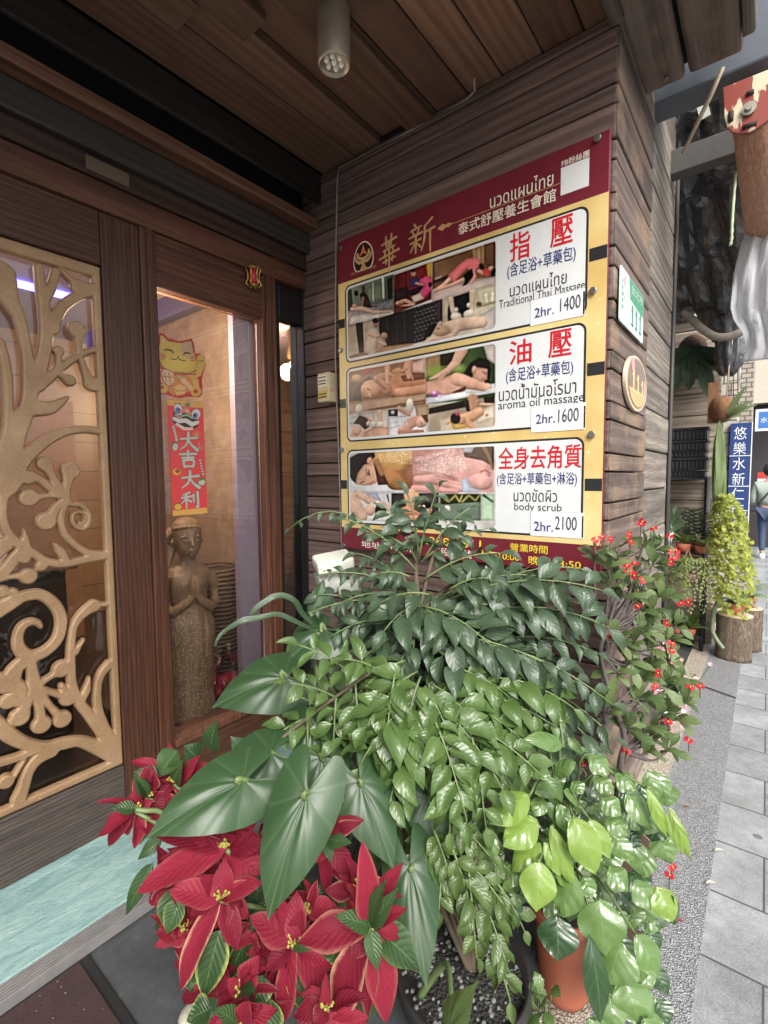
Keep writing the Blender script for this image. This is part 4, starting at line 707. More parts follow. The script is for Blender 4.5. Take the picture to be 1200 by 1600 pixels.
    ov=[(c[0]+rx*math.cos(x)*(1-.12*math.sin(x)),c[1]+max(rz*math.sin(x),-.056)) for x in np.linspace(0,6.2832,40,endpoint=False)]
    m=MB(); m.prism([((p[0]-c[0])*1.0+c[0],(p[1]-c[1])*1.0+c[1]) for p in ov],(0,SY-.0004,0),*e,.0008); m.build('emblem_ring',M_cream,t)
    m=MB(); m.prism([((p[0]-c[0])*.92+c[0],(p[1]-c[1])*.92+c[1]) for p in ov],(0,SY-.001,0),*e,.0006); m.build('emblem_field',flat('emblem_dark',(.025,.012,.012),.35),t)
    og=flat('emblem_orange',(.55,.16,.06),.35)
    m=MB(); m.prism([(c[0]-.030,c[1]+.008),(c[0]-.012,c[1]+.03),(c[0],c[1]+.063),(c[0]+.012,c[1]+.03),(c[0]+.030,c[1]+.008),(c[0],c[1]+.022)],(0,SY-.0016,0),*e,.0006); m.build('emblem_flame',og,t)
    gl=[([(50,66),(46,84),(30,99)],[7,6,3]),([(50,66),(54,84),(70,99)],[7,6,3]),([(50,66),(50,98)],[6,4])]
    for s_ in (1,-1): gl+=[([(50,60),(50+s_*22,66),(50+s_*42,52),(50+s_*48,36)],[6,7,6,2]),([(50,52),(50+s_*18,50),(50+s_*34,38),(50+s_*38,24)],[5,6,5,2]),([(50+s_*30,30),(50+s_*34,24)],[4,3])]
    brush(gl,c[0]-.052,c[0]+.052,c[1]-.055,c[1]+.055,t,M_gold,plane=((0,SY-.0016,0),(1,0,0),(0,0,1),(0,-1,0)),name='emblem_dancer',thick=.0008)
    stext('Hua Hsin Thai Massage',M_gold,t,(549,428),(588,417),6,.0)
    # foot band
    stext('營業時間',M_yel,t,(797,856),(856,858),13,.012); stext('上午10:00',M_yel,t,(748,866),(812,870),13,.012); stext('晚上23:50',M_yel,t,(826,876),(908,882),14,.012)
    stext('預約專線',M_yel,t,(572,834),(606,837),11,.012); stext('2388 8811',M_yel,t,(660,845),(752,850),13,.012); stext('地址:台北市',M_cream,t,(565,850),(650,858),11,.006); stext('二段111號',M_cream,t,(676,861),(737,866),13,.006)
    for u,v in ((934,217),(927,455),(925,679),(533,388),(533,548),(535,703),(538,852)):
        p=sg(u,v); m=MB(); m.prism([(.0125*math.cos(x),.0125*math.sin(x)) for x in np.linspace(0,6.28,20,endpoint=False)],(p[0],SY-.001,p[1]),*e,.010); m.build('fixing_cap',flat('fixing_steel',(.33,.32,.31),.35,.9),t,bevel=.002)
sign()
def cable():
    pts=[at(745,128,'z',3.032)+V(0,-.02,0),at(742,142,'y',1.838),at(730,155,'y',1.838),at(640,205,'y',1.838),at(530,262,'y',1.838),at(527,280,'y',1.838),at(525,375,'y',1.838),at(524,560,'y',1.838),at(529,700,'y',1.838),at(534,860,'y',1.838),at(540,900,'y',1.838)]
    m=MB(); m.tube(pts,.0042,6); m.build('wall_cable',flat('cable_grey',(.30,.27,.25),.5),label='thin grey cable running from the ceiling corner down beside the price sign',cat='cable')
cable()
def doorbell():
    a=at(498,606,'y',1.80); t=thing('bell_box',(a[0]+.02,1.845,a[2]-.09),'small yellowed plastic switch box with worn stickers left of the price sign','box')
    x0=at(497,600,'y',1.79)[0]; x1=at(515,600,'y',1.79)[0]; z0,z1=at(508,628,'y',1.79)[2],at(508,582,'y',1.79)[2]
    m=MB(); m.box((x0,1.785,z0),(x1,1.85,z1)); m.build('case',flat('aged_plastic',(.50,.42,.26),.45,var=.15),t,bevel=.005)
    m=MB(); m.box((x0+.005,1.783,z0+(z1-z0)*.52),(x1-.012,1.785,z1-.012)); m.build('white_sticker',flat('sticker_white',(.62,.58,.5),.5),t)
    m=MB(); m.box((x0+.005,1.783,z0+.02),(x1-.012,1.785,z0+(z1-z0)*.36)); m.build('yellow_sticker',flat('sticker_yellow',(.5,.34,.06),.5),t)
    m=MB(); 
    for f in (.15,.25,.6,.7,.82): m.box((x0+.01,1.782,z0+(z1-z0)*f),(x1-.018,1.783,z0+(z1-z0)*f+.006))
    m.build('printed_notice',M_black,t)
    m=MB(); m.tube([(x1+.004,1.80,(z0+z1)/2-.02),(x1+.006,1.80,(z0+z1)/2+.0),(x1+.004,1.80,(z0+z1)/2+.02)],.006,8); m.build('latch',flat('aged_plastic_dark',(.4,.33,.2),.5),t)
doorbell()
# ------------------------------------------------------------------ house number plates on the street face
def plates():
    X0=-.43; e=((0,1,0),(0,0,1),(1,0,0))
    def yz(u,v): q=at(u,v,'x',X0); return q[1],q[2]
    def yzp(x,y): return yz(950+x/6.4,410+y/6.4)
    t=thing('number_plate',(X0,2.13,2.0),'pale green enamel house number plate 111 above the oval plaque','house number')
    a=yzp(112,60);b=yzp(350,700); y0,y1=a[0],yzp(340,500)[0]; z1=(yzp(112,60)[1]+yzp(330,290)[1])/2; z0=(yzp(105,640)[1]+yzp(350,795)[1])/2
    m=MB(); m.prism(rrect(y0,y1,z0,z1,.012),(X0,0,0),*e,.006); m.build('plate',flat('enamel_pale',(.55,.68,.62),.25),t,bevel=.002)
    gy=y0+(y1-y0)*.38; gz=z0+(z1-z0)*.60
    m=MB(); m.prism([(gy,gz),(y1-.004,gz-.012),(y1-.004,z1-.014),(y1-.014,z1-.004),(gy-.02,z1-.004)],(X0+.006,0,0),*e,.0008); m.build('green_field',flat('enamel_green',(.06,.30,.16),.3),t)
    zc=z0+(z1-z0)*.33; dg=flat('digit_green',(.03,.17,.10),.35); ga=y0+(y1-y0)*.42; gw=(y1-.02-ga)/3
    for k in range(3): brush(G_one,ga+gw*k,ga+gw*(k+.75),zc-(z1-z0)*.19,zc+(z1-z0)*.19,t,dg,plane=((X0+.0062,0,0),)+e,name='digit',thick=.0008)
    text('台北市',M_white,'lettering',t,(X0+.007,0,0),*e,(gy+.012,y1-.03,gz+(z1-gz)*.55,.035),0)
    m=MB(); m.prism([(y0+.065+.03*math.cos(x),z0+(z1-z0)*.72+.045*math.sin(x)) for x in np.linspace(0,6.28,20,endpoint=False)],(X0+.006,0,0),*e,.0012); m.build('emblem_oval',flat('emblem_pale',(.7,.72,.7),.3),t)
    m=MB(); m.prism([(y0+.058+.016*math.cos(x),z0+(z1-z0)*.79+.02*math.sin(x)) for x in np.linspace(0,6.28,12,endpoint=False)],(X0+.0072,0,0),*e,.0008); m.build('emblem_flower',flat('flower_pink',(.7,.3,.34),.4),t)
    m=MB()
    for k in range(5): m.box((X0+.006,y0+.025,z0+.05+k*.022),(X0+.0066,y0+.04,z0+.062+k*.022))
    m.build('side_lettering',flat('digit_green',(.03,.17,.10),.35),t)
    t=thing('number_plaque',(X0,2.2,1.75),'oval bronze house number plaque 111 with pink flowers below the enamel plate','house number')
    cy,cz=yzp(255,1215); ry=(yzp(365,1215)[0]-yzp(150,1215)[0])/2; rz=(yzp(250,935)[1]-yzp(260,1498)[1])/2; cy=(yzp(365,1215)[0]+yzp(150,1215)[0])/2
    el=lambda s:[(cy+ry*s*math.cos(x),cz+rz*s*math.sin(x)) for x in np.linspace(0,6.2832,40,endpoint=False)]
    m=MB(); m.prism(el(1),(X0-.004,0,0),*e,.014); m.build('rim',flat('plaque_cream',(.55,.47,.36),.35),t,bevel=.003)
    m=MB(); m.prism(el(.9),(X0+.010,0,0),*e,.0012); m.build('line_ring',flat('plaque_bronze',(.42,.25,.11),.4),t)
    m=MB(); m.prism(el(.86),(X0+.0112,0,0),*e,.001); m.build('field',flat('plaque_brown',(.20,.15,.12),.45,var=.2),t)
    m=MB(); m.prism([p for p in el(.84) if p[1]<cz-rz*.25],(X0+.0122,0,0),*e,.0005); m.build('gold_base',flat('plaque_gold',(.55,.36,.16),.4),t)
    for k in range(3): brush(G_one,cy-ry*.60+ry*.42*k,cy-ry*.60+ry*.42*k+ry*.34,cz-rz*.36,cz+rz*.40-.012*k,t,flat('plaque_digit',(.75,.52,.25),.35),plane=((X0+.0128,0,0),)+e,name='digit',thick=.0012)
    m=MB(); m.prism([(cy-ry*.5+.028*math.cos(x),cz+rz*.58+.026*math.sin(x)) for x in np.linspace(0,6.28,9,endpoint=False)],(X0+.0124,0,0),*e,.0008); m.prism([(cy+ry*.68+.018*math.cos(x),cz-rz*.1+.045*math.sin(x)) for x in np.linspace(0,6.28,9,endpoint=False)],(X0+.0124,0,0),*e,.0008); m.build('flowers',flat('flower_pink',(.7,.3,.34),.4),t)
plates()

# ------------------------------------------------------------------ inside the shop, seen through the glass
def wallbox(name,lo,hi,mat,lab=None,cat='wall'):
    m=MB(); m.box(lo,hi); return m.build(name,mat,label=lab,cat=cat if lab else None,kind=None if lab else 'structure')
def room():
    q=NT('mottled_plaster'); co=q.coord((1,1,1)); n1=q.noise(co,4,6,.65,1.); br=q.n('TexBrick'); br.inputs['Scale'].default_value=5; br.inputs['Mortar Size'].default_value=.012; br.inputs['Color1'].default_value=(1,1,1,1); br.inputs['Color2'].default_value=(.92,.92,.92,1); br.inputs['Mortar'].default_value=(.86,.83,.8,1)
    mp=q.n('Mapping'); mp.inputs['Rotation'].default_value=(R(90),0,0); q.l(co,mp.inputs[0]); q.l(mp.outputs[0],br.inputs[0])
    cl=q.mix(1.,q.ramp(n1,[(.3,(.28,.18,.11)),(.55,(.44,.30,.19)),(.75,(.52,.38,.25))]),br.outputs[0],'MULTIPLY'); q.l(cl,q.p.inputs['Base Color']); q.inp('Roughness',.8); q.bump(n1,.4,.01)
    wallbox('partition_wall',(-4.4,1.76,.1),(-2.32,1.84,2.56),q.m,'tan mottled plaster partition standing behind the wooden statue')
    lil=flat('lilac_paint',(.20,.16,.22),.6,var=.1)
    wallbox('partition_beam',(-4.4,1.70,2.562),(-2.32,1.86,2.70),lil,'mauve beam along the top of the plaster partition','beam')
    wallbox('mauve_panel',(-2.10,1.452,.33),(-2.06,1.64,2.5),flat('mauve_paint',(.24,.19,.235),.5,var=.08),'mauve painted panel just inside the right end of the window','panel')
    warm=flat('inner_wall_paint',(.42,.27,.15),.7,var=.1)
    bw=NT('inner_tile_wall'); bb=bw.n('TexBrick'); bb.offset=0; bb.inputs['Scale'].default_value=1; bb.inputs['Brick Width'].default_value=.3; bb.inputs['Row Height'].default_value=.3; bb.inputs['Mortar Size'].default_value=.006; bb.inputs['Color1'].default_value=(.25,.17,.12,1); bb.inputs['Color2'].default_value=(.20,.135,.095,1); bb.inputs['Mortar'].default_value=(.10,.07,.05,1)
    mp2=bw.n('Mapping'); mp2.inputs['Rotation'].default_value=(R(90),0,R(90)); bw.l(bw.coord(),mp2.inputs[0]); bw.l(mp2.outputs[0],bb.inputs[0]); bw.l(bb.outputs[0],bw.p.inputs['Base Color']); bw.inp('Roughness',.4)
    wallbox('inner_back_wall',(-5.7,-3.5,.1),(-5.6,5.5,3.0),bw.m,'brown tiled back wall deep inside the shop')
    wallbox('added_dark_cabinet',(-5.58,-2.2,.1),(-5.1,1.3,1.65),flat('cabinet_dark',(.03,.02,.016),.4,var=.2),'tall dark cabinet added to darken the lower back wall inside the shop','cabinet')  # invented cabinet, its dark mass dims the lower view through the lattice
    wallbox('inner_screen',(-4.9,1.0,.1),(-4.85,1.74,2.2),flat('screen_tan',(.22,.13,.075),.6,var=.15),'tan folding screen standing inside behind the carved door','screen')

    wallbox('inner_end_wall',(-5.6,5.4,.1),(-1.9,5.5,3.0),warm,'warm brown end wall inside the shop seen through the slit window')
    wallbox('inner_near_wall',(-5.6,-3.6,.1),(-1.9,-3.5,3.0),warm,'near end wall inside the shop behind the carved door')
    wallbox('inner_side_wall',(-1.93,1.9,.1),(-1.9,5.4,3.0),warm,'inner face of the shop wall behind the plank wall')
    wallbox('front_wall',(-2.07,-3.5,.1),(-2.0,-.21,3.05),W_doorh,'dark timber wall left of the carved door')
    wallbox('inner_floor',(-5.6,-3.5,.02),(-2.09,5.4,.10),flat('dark_tile',(.03,.024,.02),.3,var=.15))
    wallbox('inner_ceiling',(-5.6,-3.5,2.92),(-2.0,5.4,3.0),flat('mauve_ceiling',(.30,.25,.34),.7))
    wallbox('over_door_wall',(-2.07,-3.5,2.602),(-2.0,1.86,2.93),flat('recess_shade_black',(.006,.006,.006),.9),'hidden dark wall above the door lintel')
    wallbox('display_ledge',(-2.75,1.02,.1),(-2.092,1.755,.338),flat('ledge_brown',(.07,.045,.03),.5,var=.2,bump=.2),'low brown ledge inside the window carrying the statue','ledge')
    t=thing('counter',(-3.3,.2,.1),'dark brown counter inside the shop behind the carved door','counter')
    m=MB(); m.box((-3.7,-1.2,.1),(-3.0,1.0,1.02)); m.build('counter_body',flat('counter_brown',(.03,.02,.016),.4,var=.2),t,bevel=.01)
    m=MB(); m.box((-3.74,-1.25,1.022),(-2.96,1.05,1.06)); m.build('counter_top',flat('counter_top',(.12,.07,.045),.25),t,bevel=.008)
    t=thing('notice_card',(-2.6,.62,1.4),'yellow and white card standing on the counter behind the lattice','card')
    m=MB(); m.box((-3.05,.30,1.061),(-3.03,.75,1.36)); m.build('card',flat('card_white',(.55,.42,.36),.5),t); m=MB(); m.box((-3.029,.30,1.27),(-3.026,.75,1.36)); m.build('yellow_band',flat('card_yellow',(.55,.38,.04),.5),t)
    # lit lamps inside the shop, and one added fill light
    t=thing('ceiling_downlight',(-3.62,3.22,2.6),'small lit warm globe lamp inside the shop seen through the slit window','lamp')
    m=MB(); m.ball((-3.62,3.22,2.60),.04,n=14); m.build('globe',flat('lamp_glow',(1,.85,.5),.4,emit=(1,.72,.32),es=4),t)
    m=MB(); m.lathe([(.035,.05),(.05,.06),(.05,.32),(.0,.32)][:3],(-3.62,3.22,2.6),16); m.build('stem',flat('brass_dark',(.3,.2,.1),.4,.8),t)
    for nm,loc,en,c in (('globe_light',(-3.55,3.1,2.5),85,(1,.68,.36)),('room_light',(-3.4,.4,2.75),9,(1,.70,.45)),('statue_fill_light',(-2.14,1.05,2.1),20,(1,.78,.55))):  # the last has no lamp of its own, added to brighten the statue
        l=bpy.data.lights.new(nm,'POINT'); l.energy=en; l.color=c; l.shadow_soft_size=.08; o=bpy.data.objects.new(nm,l); o.location=loc; COL.objects.link(o)
    m=MB(); m.box((-4.3,-1.0,2.895),(-4.2,1.6,2.918)); m.build('led_strip',flat('blue_led',(.1,.1,.9),.5,emit=(.13,.11,1.),es=5),label='blue glowing light strip on the ceiling inside the shop',cat='light strip')
room()
def statue():
    loc=V(-2.185,1.245,.340); t=thing('wooden_statue',loc,'carved wooden statue of a woman with palms pressed together behind the window glass','statue'); H=.985
    ang=math.atan2(-.22,1); ca,sa=math.cos(ang),math.sin(ang)
    def L(p): p=V(*p)*V(1,1,H); return loc+V(p[0]*ca-p[1]*sa,p[0]*sa+p[1]*ca,p[2])
    m=MB(); prof=[(0,.08,.112,0),(.012,.085,.118,0),(.05,.078,.112,0),(.15,.074,.104,0),(.28,.078,.110,0),(.40,.084,.120,0),(.47,.082,.120,0),(.53,.070,.098,0),(.575,.060,.080,0),(.63,.064,.086,.004),(.68,.066,.096,.006),(.72,.058,.106,.004),(.75,.046,.086,0),(.768,.034,.05,0),(.79,.031,.036,.004),(.81,.034,.038,.010),(.822,.05,.046,.014),(.85,.062,.056,.016),(.885,.068,.063,.014),(.92,.070,.066,.010),(.95,.068,.066,.006),(.975,.056,.056,.0),(.993,.034,.036,-.004),(1.0,.01,.01,-.004)]
    n=40; rings=[]
    for z,rx,ry,ox in prof:
        ring=[]
        for j in range(n):
            a=2*math.pi*j/n; w=1+(.05*math.sin(9*a)*max(0,1-z/.12) if z<.12 else 0); ring.append(m.vert(L((ox+rx*math.cos(a)*w,ry*math.sin(a)*w,z))))
        rings.append(ring)
    for k in range(len(rings)-1):
        for j in range(n): m.face([rings[k][j],rings[k][(j+1)%n],rings[k+1][(j+1)%n],rings[k+1][j]],(.5,.5,.5),None,True)
    m.face(rings[0][::-1],(.5,.5,.5)); m.face(rings[-1],(.5,.5,.5))
    for s in (1,-1):
        m.tube([L((0,s*.098,.715)),L((.0,s*.122,.66)),L((.012,s*.122,.57)),L((.05,s*.085,.555)),L((.085,s*.03,.60)),L((.092,s*.014,.625))],[.030,.030,.028,.026,.020,.016],12)
        m.tube([L((.092,s*.012,.62)),L((.098,s*.010,.66)),L((.098,s*.007,.70)),L((.094,s*.004,.725))],[.015,.016,.013,.007],10)
        m.tube([L((.0,s*.058,.90)),L((.0,s*.066,.88)),L((.0,s*.058,.855))],[.008,.013,.007],8)   # ears
    # brow, nose, lips, chin
    m.tube([L((.076,0,.905)),L((.086,0,.885)),L((.093,0,.868)),L((.084,0,.863))],[.004,.007,.010,.005],8)
    for s in (1,-1):
        m.tube([L((.074,s*.012,.906)),L((.074,s*.03,.911)),L((.062,s*.046,.903))],[.004,.006,.004],8)
        m.tube([L((.077,s*.014,.890)),L((.074,s*.028,.888)),L((.064,s*.042,.891))],[.003,.0065,.003],8)
    m.tube([L((.080,-.018,.846)),L((.087,0,.847)),L((.080,.018,.846))],[.003,.006,.003],8); m.tube([L((.082,-.012,.838)),L((.085,0,.836)),L((.082,.012,.838))],[.003,.006,.003],8)
    m.ball(L((.066,0,.825)),.016)
    m.tube([L((-.03,-.05,.93)),L((-.045,-.085,.90)),L((-.04,-.09,.86))],[.028,.034,.022],10)     # hair bun
    m.tube([L((.060*math.cos(a)+.010,.061*math.sin(a),.942+.014*math.cos(a))) for a in np.linspace(0,6.28,20)],.007,8)   # head band
    m.tube([L((-.02,-.06,.86)),L((-.02,-.085,.78)),L((-.01,-.10,.70))],[.022,.02,.012],8)
    m.tube([L((.055*math.cos(a),.084*math.sin(a),.60)) for a in np.linspace(0,6.28,24)],.008,6); m.tube([L((.062*math.cos(a),.090*math.sin(a),.545)) for a in np.linspace(0,6.28,24)],.008,6)
    m.tube([L((.085,.045,.53)),L((.09,.05,.40)),L((.084,.046,.30))],[.012,.018,.006],6)
    q=NT('carved_teak'); co=q.coord((1,1,1)); n1=q.noise(co,7,5,.6,1); vo=q.n('TexVoronoi'); vo.inputs['Scale'].default_value=95; q.l(co,vo.inputs[0]); sp=q.n('SeparateXYZ'); q.l(co,sp.inputs[0])
    sk=q.math('LESS_THAN',sp.outputs[2],.52); dots=q.math('MULTIPLY',q.math('LESS_THAN',vo.outputs[0],.28),sk)
    gr=q.noise(q.coord((14,14,1.2)),6,5,.7,.8)
    cl=q.ramp(q.math('ADD',q.math('MULTIPLY',n1,.4),q.math('MULTIPLY',gr,.6)),[(.32,(.07,.04,.02)),(.5,(.19,.115,.06)),(.7,(.33,.22,.125))]); cl=q.mix(q.math('MULTIPLY',dots,.75),cl,(.50,.40,.28)); q.l(cl,q.p.inputs['Base Color']); q.inp('Roughness',.55)
    q.bump(q.math('ADD',q.math('MULTIPLY',dots,.6),gr),.5,.006)
    o=m.build('figure',q.m,t); r=o.modifiers.new('remesh','REMESH'); r.mode='VOXEL'; r.voxel_size=.0024; r.use_smooth_shade=True
    sm=o.modifiers.new('smooth','SMOOTH'); sm.iterations=1; sm.factor=.5
statue()
def basket():
    q=NT('woven_rope'); co=q.coord((1,1,1)); wv=q.n('TexWave',bands_direction='Z'); wv.inputs['Scale'].default_value=14; wv.inputs['Distortion'].default_value=1.5; q.l(co,wv.inputs[0]); n1=q.noise(q.coord((3,3,1)),60,3)
    h=q.math('MULTIPLY',wv.outputs[0],n1); q.l(q.ramp(h,[(.1,(.05,.03,.018)),(.5,(.24,.15,.09)),(.8,(.42,.30,.19))]),q.p.inputs['Base Color']); q.inp('Roughness',.8); q.bump(h,1.,.02)
    m=MB(); m.lathe([(.09,0),(.10,.02),(.105,.3),(.125,.42),(.135,.55),(.12,.66),(.10,.70),(.085,.70),(.08,.6)],(-2.33,1.50,.338),40,jit=.04); m.build('rope_basket',q.m,label='tall brown basket wound from rope beside the wooden statue',cat='basket')
    t=thing('wrapped_gift',(-2.17,1.43,.338),'red parcel in crumpled clear plastic on the window ledge right of the statue','parcel')
    m=MB(); m.lathe([(.05,0),(.07,.02),(.075,.09),(.06,.14),(.02,.15)],(-2.18,1.46,.34),18,jit=.25); m.ball((-2.17,1.38,.42),.035); m.build('red_parcel',flat('parcel_red',(.33,.02,.035),.25),t)
    m=MB(); rs=random.Random(3)
    for r_,z in ((.09,.0),(.105,.1),(.10,.18),(.06,.24),(.085,.33)): pass
    rings=[]
    for r_,z in ((.085,.0),(.105,.08),(.10,.17),(.05,.235),(.09,.32)):
        rings.append([m.vert(V(-2.18,1.44,.342)+V(r_*(1+.5*(rs.random()-.5))*math.cos(6.283*j/22)*.8,r_*(1+.6*(rs.random()-.5))*math.sin(6.283*j/22),z+.04*(rs.random()-.5)*(z>.02))) for j in range(22)])
    for k in range(4):
        for j in range(22): m.face([rings[k][j],rings[k][(j+1)%22],rings[k+1][(j+1)%22],rings[k+1][j]],(.5,.5,.5),None,False)
    m.build('plastic_wrap',G_wrap,t)
G_wrap=glassmat('clear_wrap',(.93,.93,.93),.12)
basket()
# ------------------------------------------------------------------ stickers on the window glass
P_foil=painted('printed_foil',.25,.6)
def decal(name,outline,ops,bg,zoom,parent,res=.0016,X0=-2.0275,plane_x=-2.0275,thick=.0012):
    ox,oy,s=zoom; yz=[(at(ox+p[0]/s,oy+p[1]/s,'x',plane_x)[1],at(ox+p[0]/s,oy+p[1]/s,'x',plane_x)[2]) for p in outline]
    a=np.array(yz); X,Y=np.meshgrid(np.arange(a[:,0].min()-.004,a[:,0].max()+.005,res),np.arange(a[:,1].min()-.004,a[:,1].max()+.005,res)); D=polysdf(X,Y,yz)
    mb,c2=relief(X,Y,D,(X0,0,0),(0,1,0),(0,0,1),(1,0,0),thick,0)
    pp=proj(np.stack([np.full(len(c2),plane_x),c2[:,0],c2[:,1]],-1)); c=paint((pp-np.array([ox,oy]))*s,ops,bg)
    return mb.build(name,P_foil,parent,ptcol=c)
gd=(.50,.34,.08); gdd=(.30,.17,.03); rd=(.42,.015,.02); blk=(.015,.01,.01); gp=(.60,.38,.22)
def stickers():
    t=thing('lucky_cat_sticker',(-2.027,1.165,1.86),'gold waving lucky cat sticker with red border on the window glass','sticker')
    out=[(80,180),(78,140),(95,103),(125,103),(160,140),(250,165),(310,155),(345,143),(362,180),(375,265),(410,262),(448,290),(458,340),(440,400),(425,470),(432,530),(428,585),(400,605),(350,600),(300,600),(255,612),(195,598),(150,580),(100,585),(72,560),(70,480),(72,380),(68,280)]
    ops=[('poly',[(98,190),(98,120),(122,118),(165,165),(260,178),(345,160),(362,250),(388,330),(380,390),(330,418),(200,408),(120,370),(85,300),(84,230)],gd,4),('poly',[(110,180),(112,135),(150,170)],(.55,.33,.2),3),('poly',[(305,185),(340,175),(350,230)],(.6,.33,.3),3),('poly',[(270,185),(340,165),(365,260),(380,320),(300,300),(262,230)],(.42,.27,.16),8),('ell',230,340,110,60,6,(.56,.40,.08),40),
      ('cap',[(130,236),(160,230),(190,240),(205,262)],blk,[4,6,6,3],3),('cap',[(276,274),(300,254),(335,262)],blk,[3,6,4],3),('cap',[(180,300),(210,310),(240,298),(270,316),(298,318)],blk,[3,4,3,4,3],3),('ell',240,288,8,5,0,blk,2),
      ('cap',[(105,265),(140,280)],rd,[4,3],3),('cap',[(108,285),(138,288)],rd,[4,3],3),('cap',[(112,308),(140,296)],rd,[4,3],3),('cap',[(340,300),(368,290)],rd,[4,3],3),('cap',[(345,318),(372,312)],rd,[4,3],3),
      ('poly',[(200,412),(380,400),(400,470),(410,560),(340,560),(200,590),(130,520)],(.50,.18,.05),5),('poly',[(100,380),(200,400),(215,500),(160,525),(105,480)],gp,4),('cap',[(130,410),(150,480)],gdd,[4,4],3),('cap',[(165,410),(180,490)],gdd,[4,4],3),('cap',[(115,440),(200,450)],gdd,[4,4],3),('cap',[(120,380),(105,420),(125,480),(165,520),(210,495)],rd,[4]*5,3),
      ('cap',[(300,415),(370,440),(400,420)],gd,[14,18,14],4),('cap',[(415,300),(425,330),(400,420)],gd,[28,30,22],4),('cap',[(400,320),(435,322)],blk,[3,3],2),('ell',248,440,16,18,0,(.35,.33,.16)),('cap',[(210,425),(380,425)],rd,[5,5],3),
      ('poly',[(200,530),(250,500),(310,530),(290,580),(230,590)],(.62,.36,.14),4),('cap',[(205,535),(230,555),(290,555),(312,530)],gdd,[4]*4,3),('cap',[(280,470),(350,540)],(.62,.36,.2),[20,16],4),('poly',[(340,455),(400,465),(405,520),(370,530)],gd,4),
      ('ell',120,535,42,36,30,gd),('ell',112,526,18,14,0,rd),('ell',380,560,42,38,-20,gd),('ell',378,558,18,16,0,rd),('ell',88,390,18,20,0,gd),
      ('cap',[(84,230),(85,300),(120,370),(200,408),(330,418),(380,390)],blk,[2.5]*6,2),('cap',[(98,190),(98,120),(122,118),(165,165),(260,178),(345,160),(362,250)],blk,[2.5]*7,2)]
    decal('cat_print',out,ops,rd,(230,500,5),t)
    t=thing('red_banner',(-2.027,1.18,1.345),'red new year banner with a lion head and four silver characters under the cat sticker','banner')
    out=[(152,622),(434,646),(470,1508),(198,1533)]; lw=(.55,.52,.5); bl=(.08,.14,.28)
    ops=[('poly',[(152,622),(434,646),(436,690),(155,665)],(.55,.30,.08),4),('poly',[(196,1490),(468,1465),(470,1508),(198,1533)],(.58,.32,.08),4),
      ('poly',[(205,700),(215,650),(255,650),(280,690),(300,710),(330,720),(370,690),(410,700),(415,750),(390,780),(395,830),(360,855),(290,860),(230,830),(195,790)],blk,4),
      ('ell',243,700,32,46,-20,lw),('ell',380,735,34,40,10,lw),('ell',238,708,20,28,-20,bl),('ell',375,748,20,24,10,bl),('ell',250,700,9,10,0,blk),('ell',368,745,9,10,0,blk),('cap',[(265,720),(300,700),(335,730)],(.5,.16,.13),[12,18,12]),('ell',315,662,22,16,0,(.1,.14,.1)),('ell',310,710,16,16,0,(.55,.3,.25)),('cap',[(270,750),(310,740),(350,765)],(.25,.32,.2),[8,8,8]),('cap',[(210,770),(250,790),(300,785),(350,815),(390,800)],lw,[14,16,16,18,14]),('cap',[(230,815),(290,850),(350,848)],(.62,.45,.4),[10,12,10]),('cap',[(270,818),(330,835)],blk,[5,5],3),('cap',[(215,740),(270,770)],(.5,.2,.16),[6,6]),
      ]
    for k in range(7): ops+=[('ell',205+4*k,835+k*17,14,13,0,blk,2),('ell',205+4*k,835+k*17,11,10,0,(.55,.42,.34),3)]
    ops+=[('ell',215,990,26,34,10,blk),('ell',217,992,22,30,10,(.42,.44,.36)),('cap',[(190,960),(240,955)],(.06,.14,.06),[6,6])]
    for a in range(8): ops.append(('ell',385+26*math.cos(a*.785),900+26*math.sin(a*.785),12,10,0,(.55,.12,.08),3))
    ops+=[('ell',385,900,12,12,0,(.6,.35,.1)),('cap',[(405,940),(420,1000)],(.58,.16,.12),[6,16]),('cap',[(405,935),(425,1005)],blk,[2,2],2)]
    for k in range(6): ops+=[('ell',412+5*k,1095+k*22,14,12,0,blk,2),('ell',412+5*k,1095+k*22,10,9,0,(.5,.36,.3),3)]
    ops+=[('ell',425,1265,30,30,0,blk),('ell',425,1266,26,26,0,(.40,.45,.36)),('cap',[(400,1250),(450,1240)],(.06,.16,.07),[8,8]),('ell',230,1185,30,26,0,(.6,.40,.08)),('ell',236,1180,20,18,0,rd),('ell',240,1180,12,14,30,(.1,.13,.05)),('ell',240,1460,32,28,0,blk),('ell',240,1460,28,24,0,(.58,.36,.05)),('cap',[(238,1430),(250,1420)],(.05,.12,.04),[6,4])]
    decal('banner_paper',out,ops,(.60,.045,.05),(230,500,5),t)
    sil=flat('silver_foil',(.42,.44,.38),.4,.15); olv=flat('foil_outline',(.05,.045,.02),.4)
    pl=((-2.0262,0,0),(0,1,0),(0,0,1),(1,0,0))
    def bz(x,y): q=at(230+x/5,500+y/5,'x',-2.0275); return q[1],q[2]
    for g,(x0,x1,y0,y1) in ((G_da,(248,392,876,1020)),(G_ji,(245,390,1022,1155)),(G_da,(258,408,1178,1318)),(G_li,(258,408,1342,1470))):
        a=bz(x0,(y0+y1)/2); b=bz(x1,(y0+y1)/2); tp=bz((x0+x1)/2,y0); bt=bz((x0+x1)/2,y1)
        brush(g,a[0],b[0],bt[1],tp[1],t,olv,plane=pl,name='character_outline',thick=.0006,w=1.3); brush(g,a[0],b[0],bt[1],tp[1],t,sil,plane=((-2.0255,0,0),)+pl[1:],name='character',thick=.0006,w=.95)
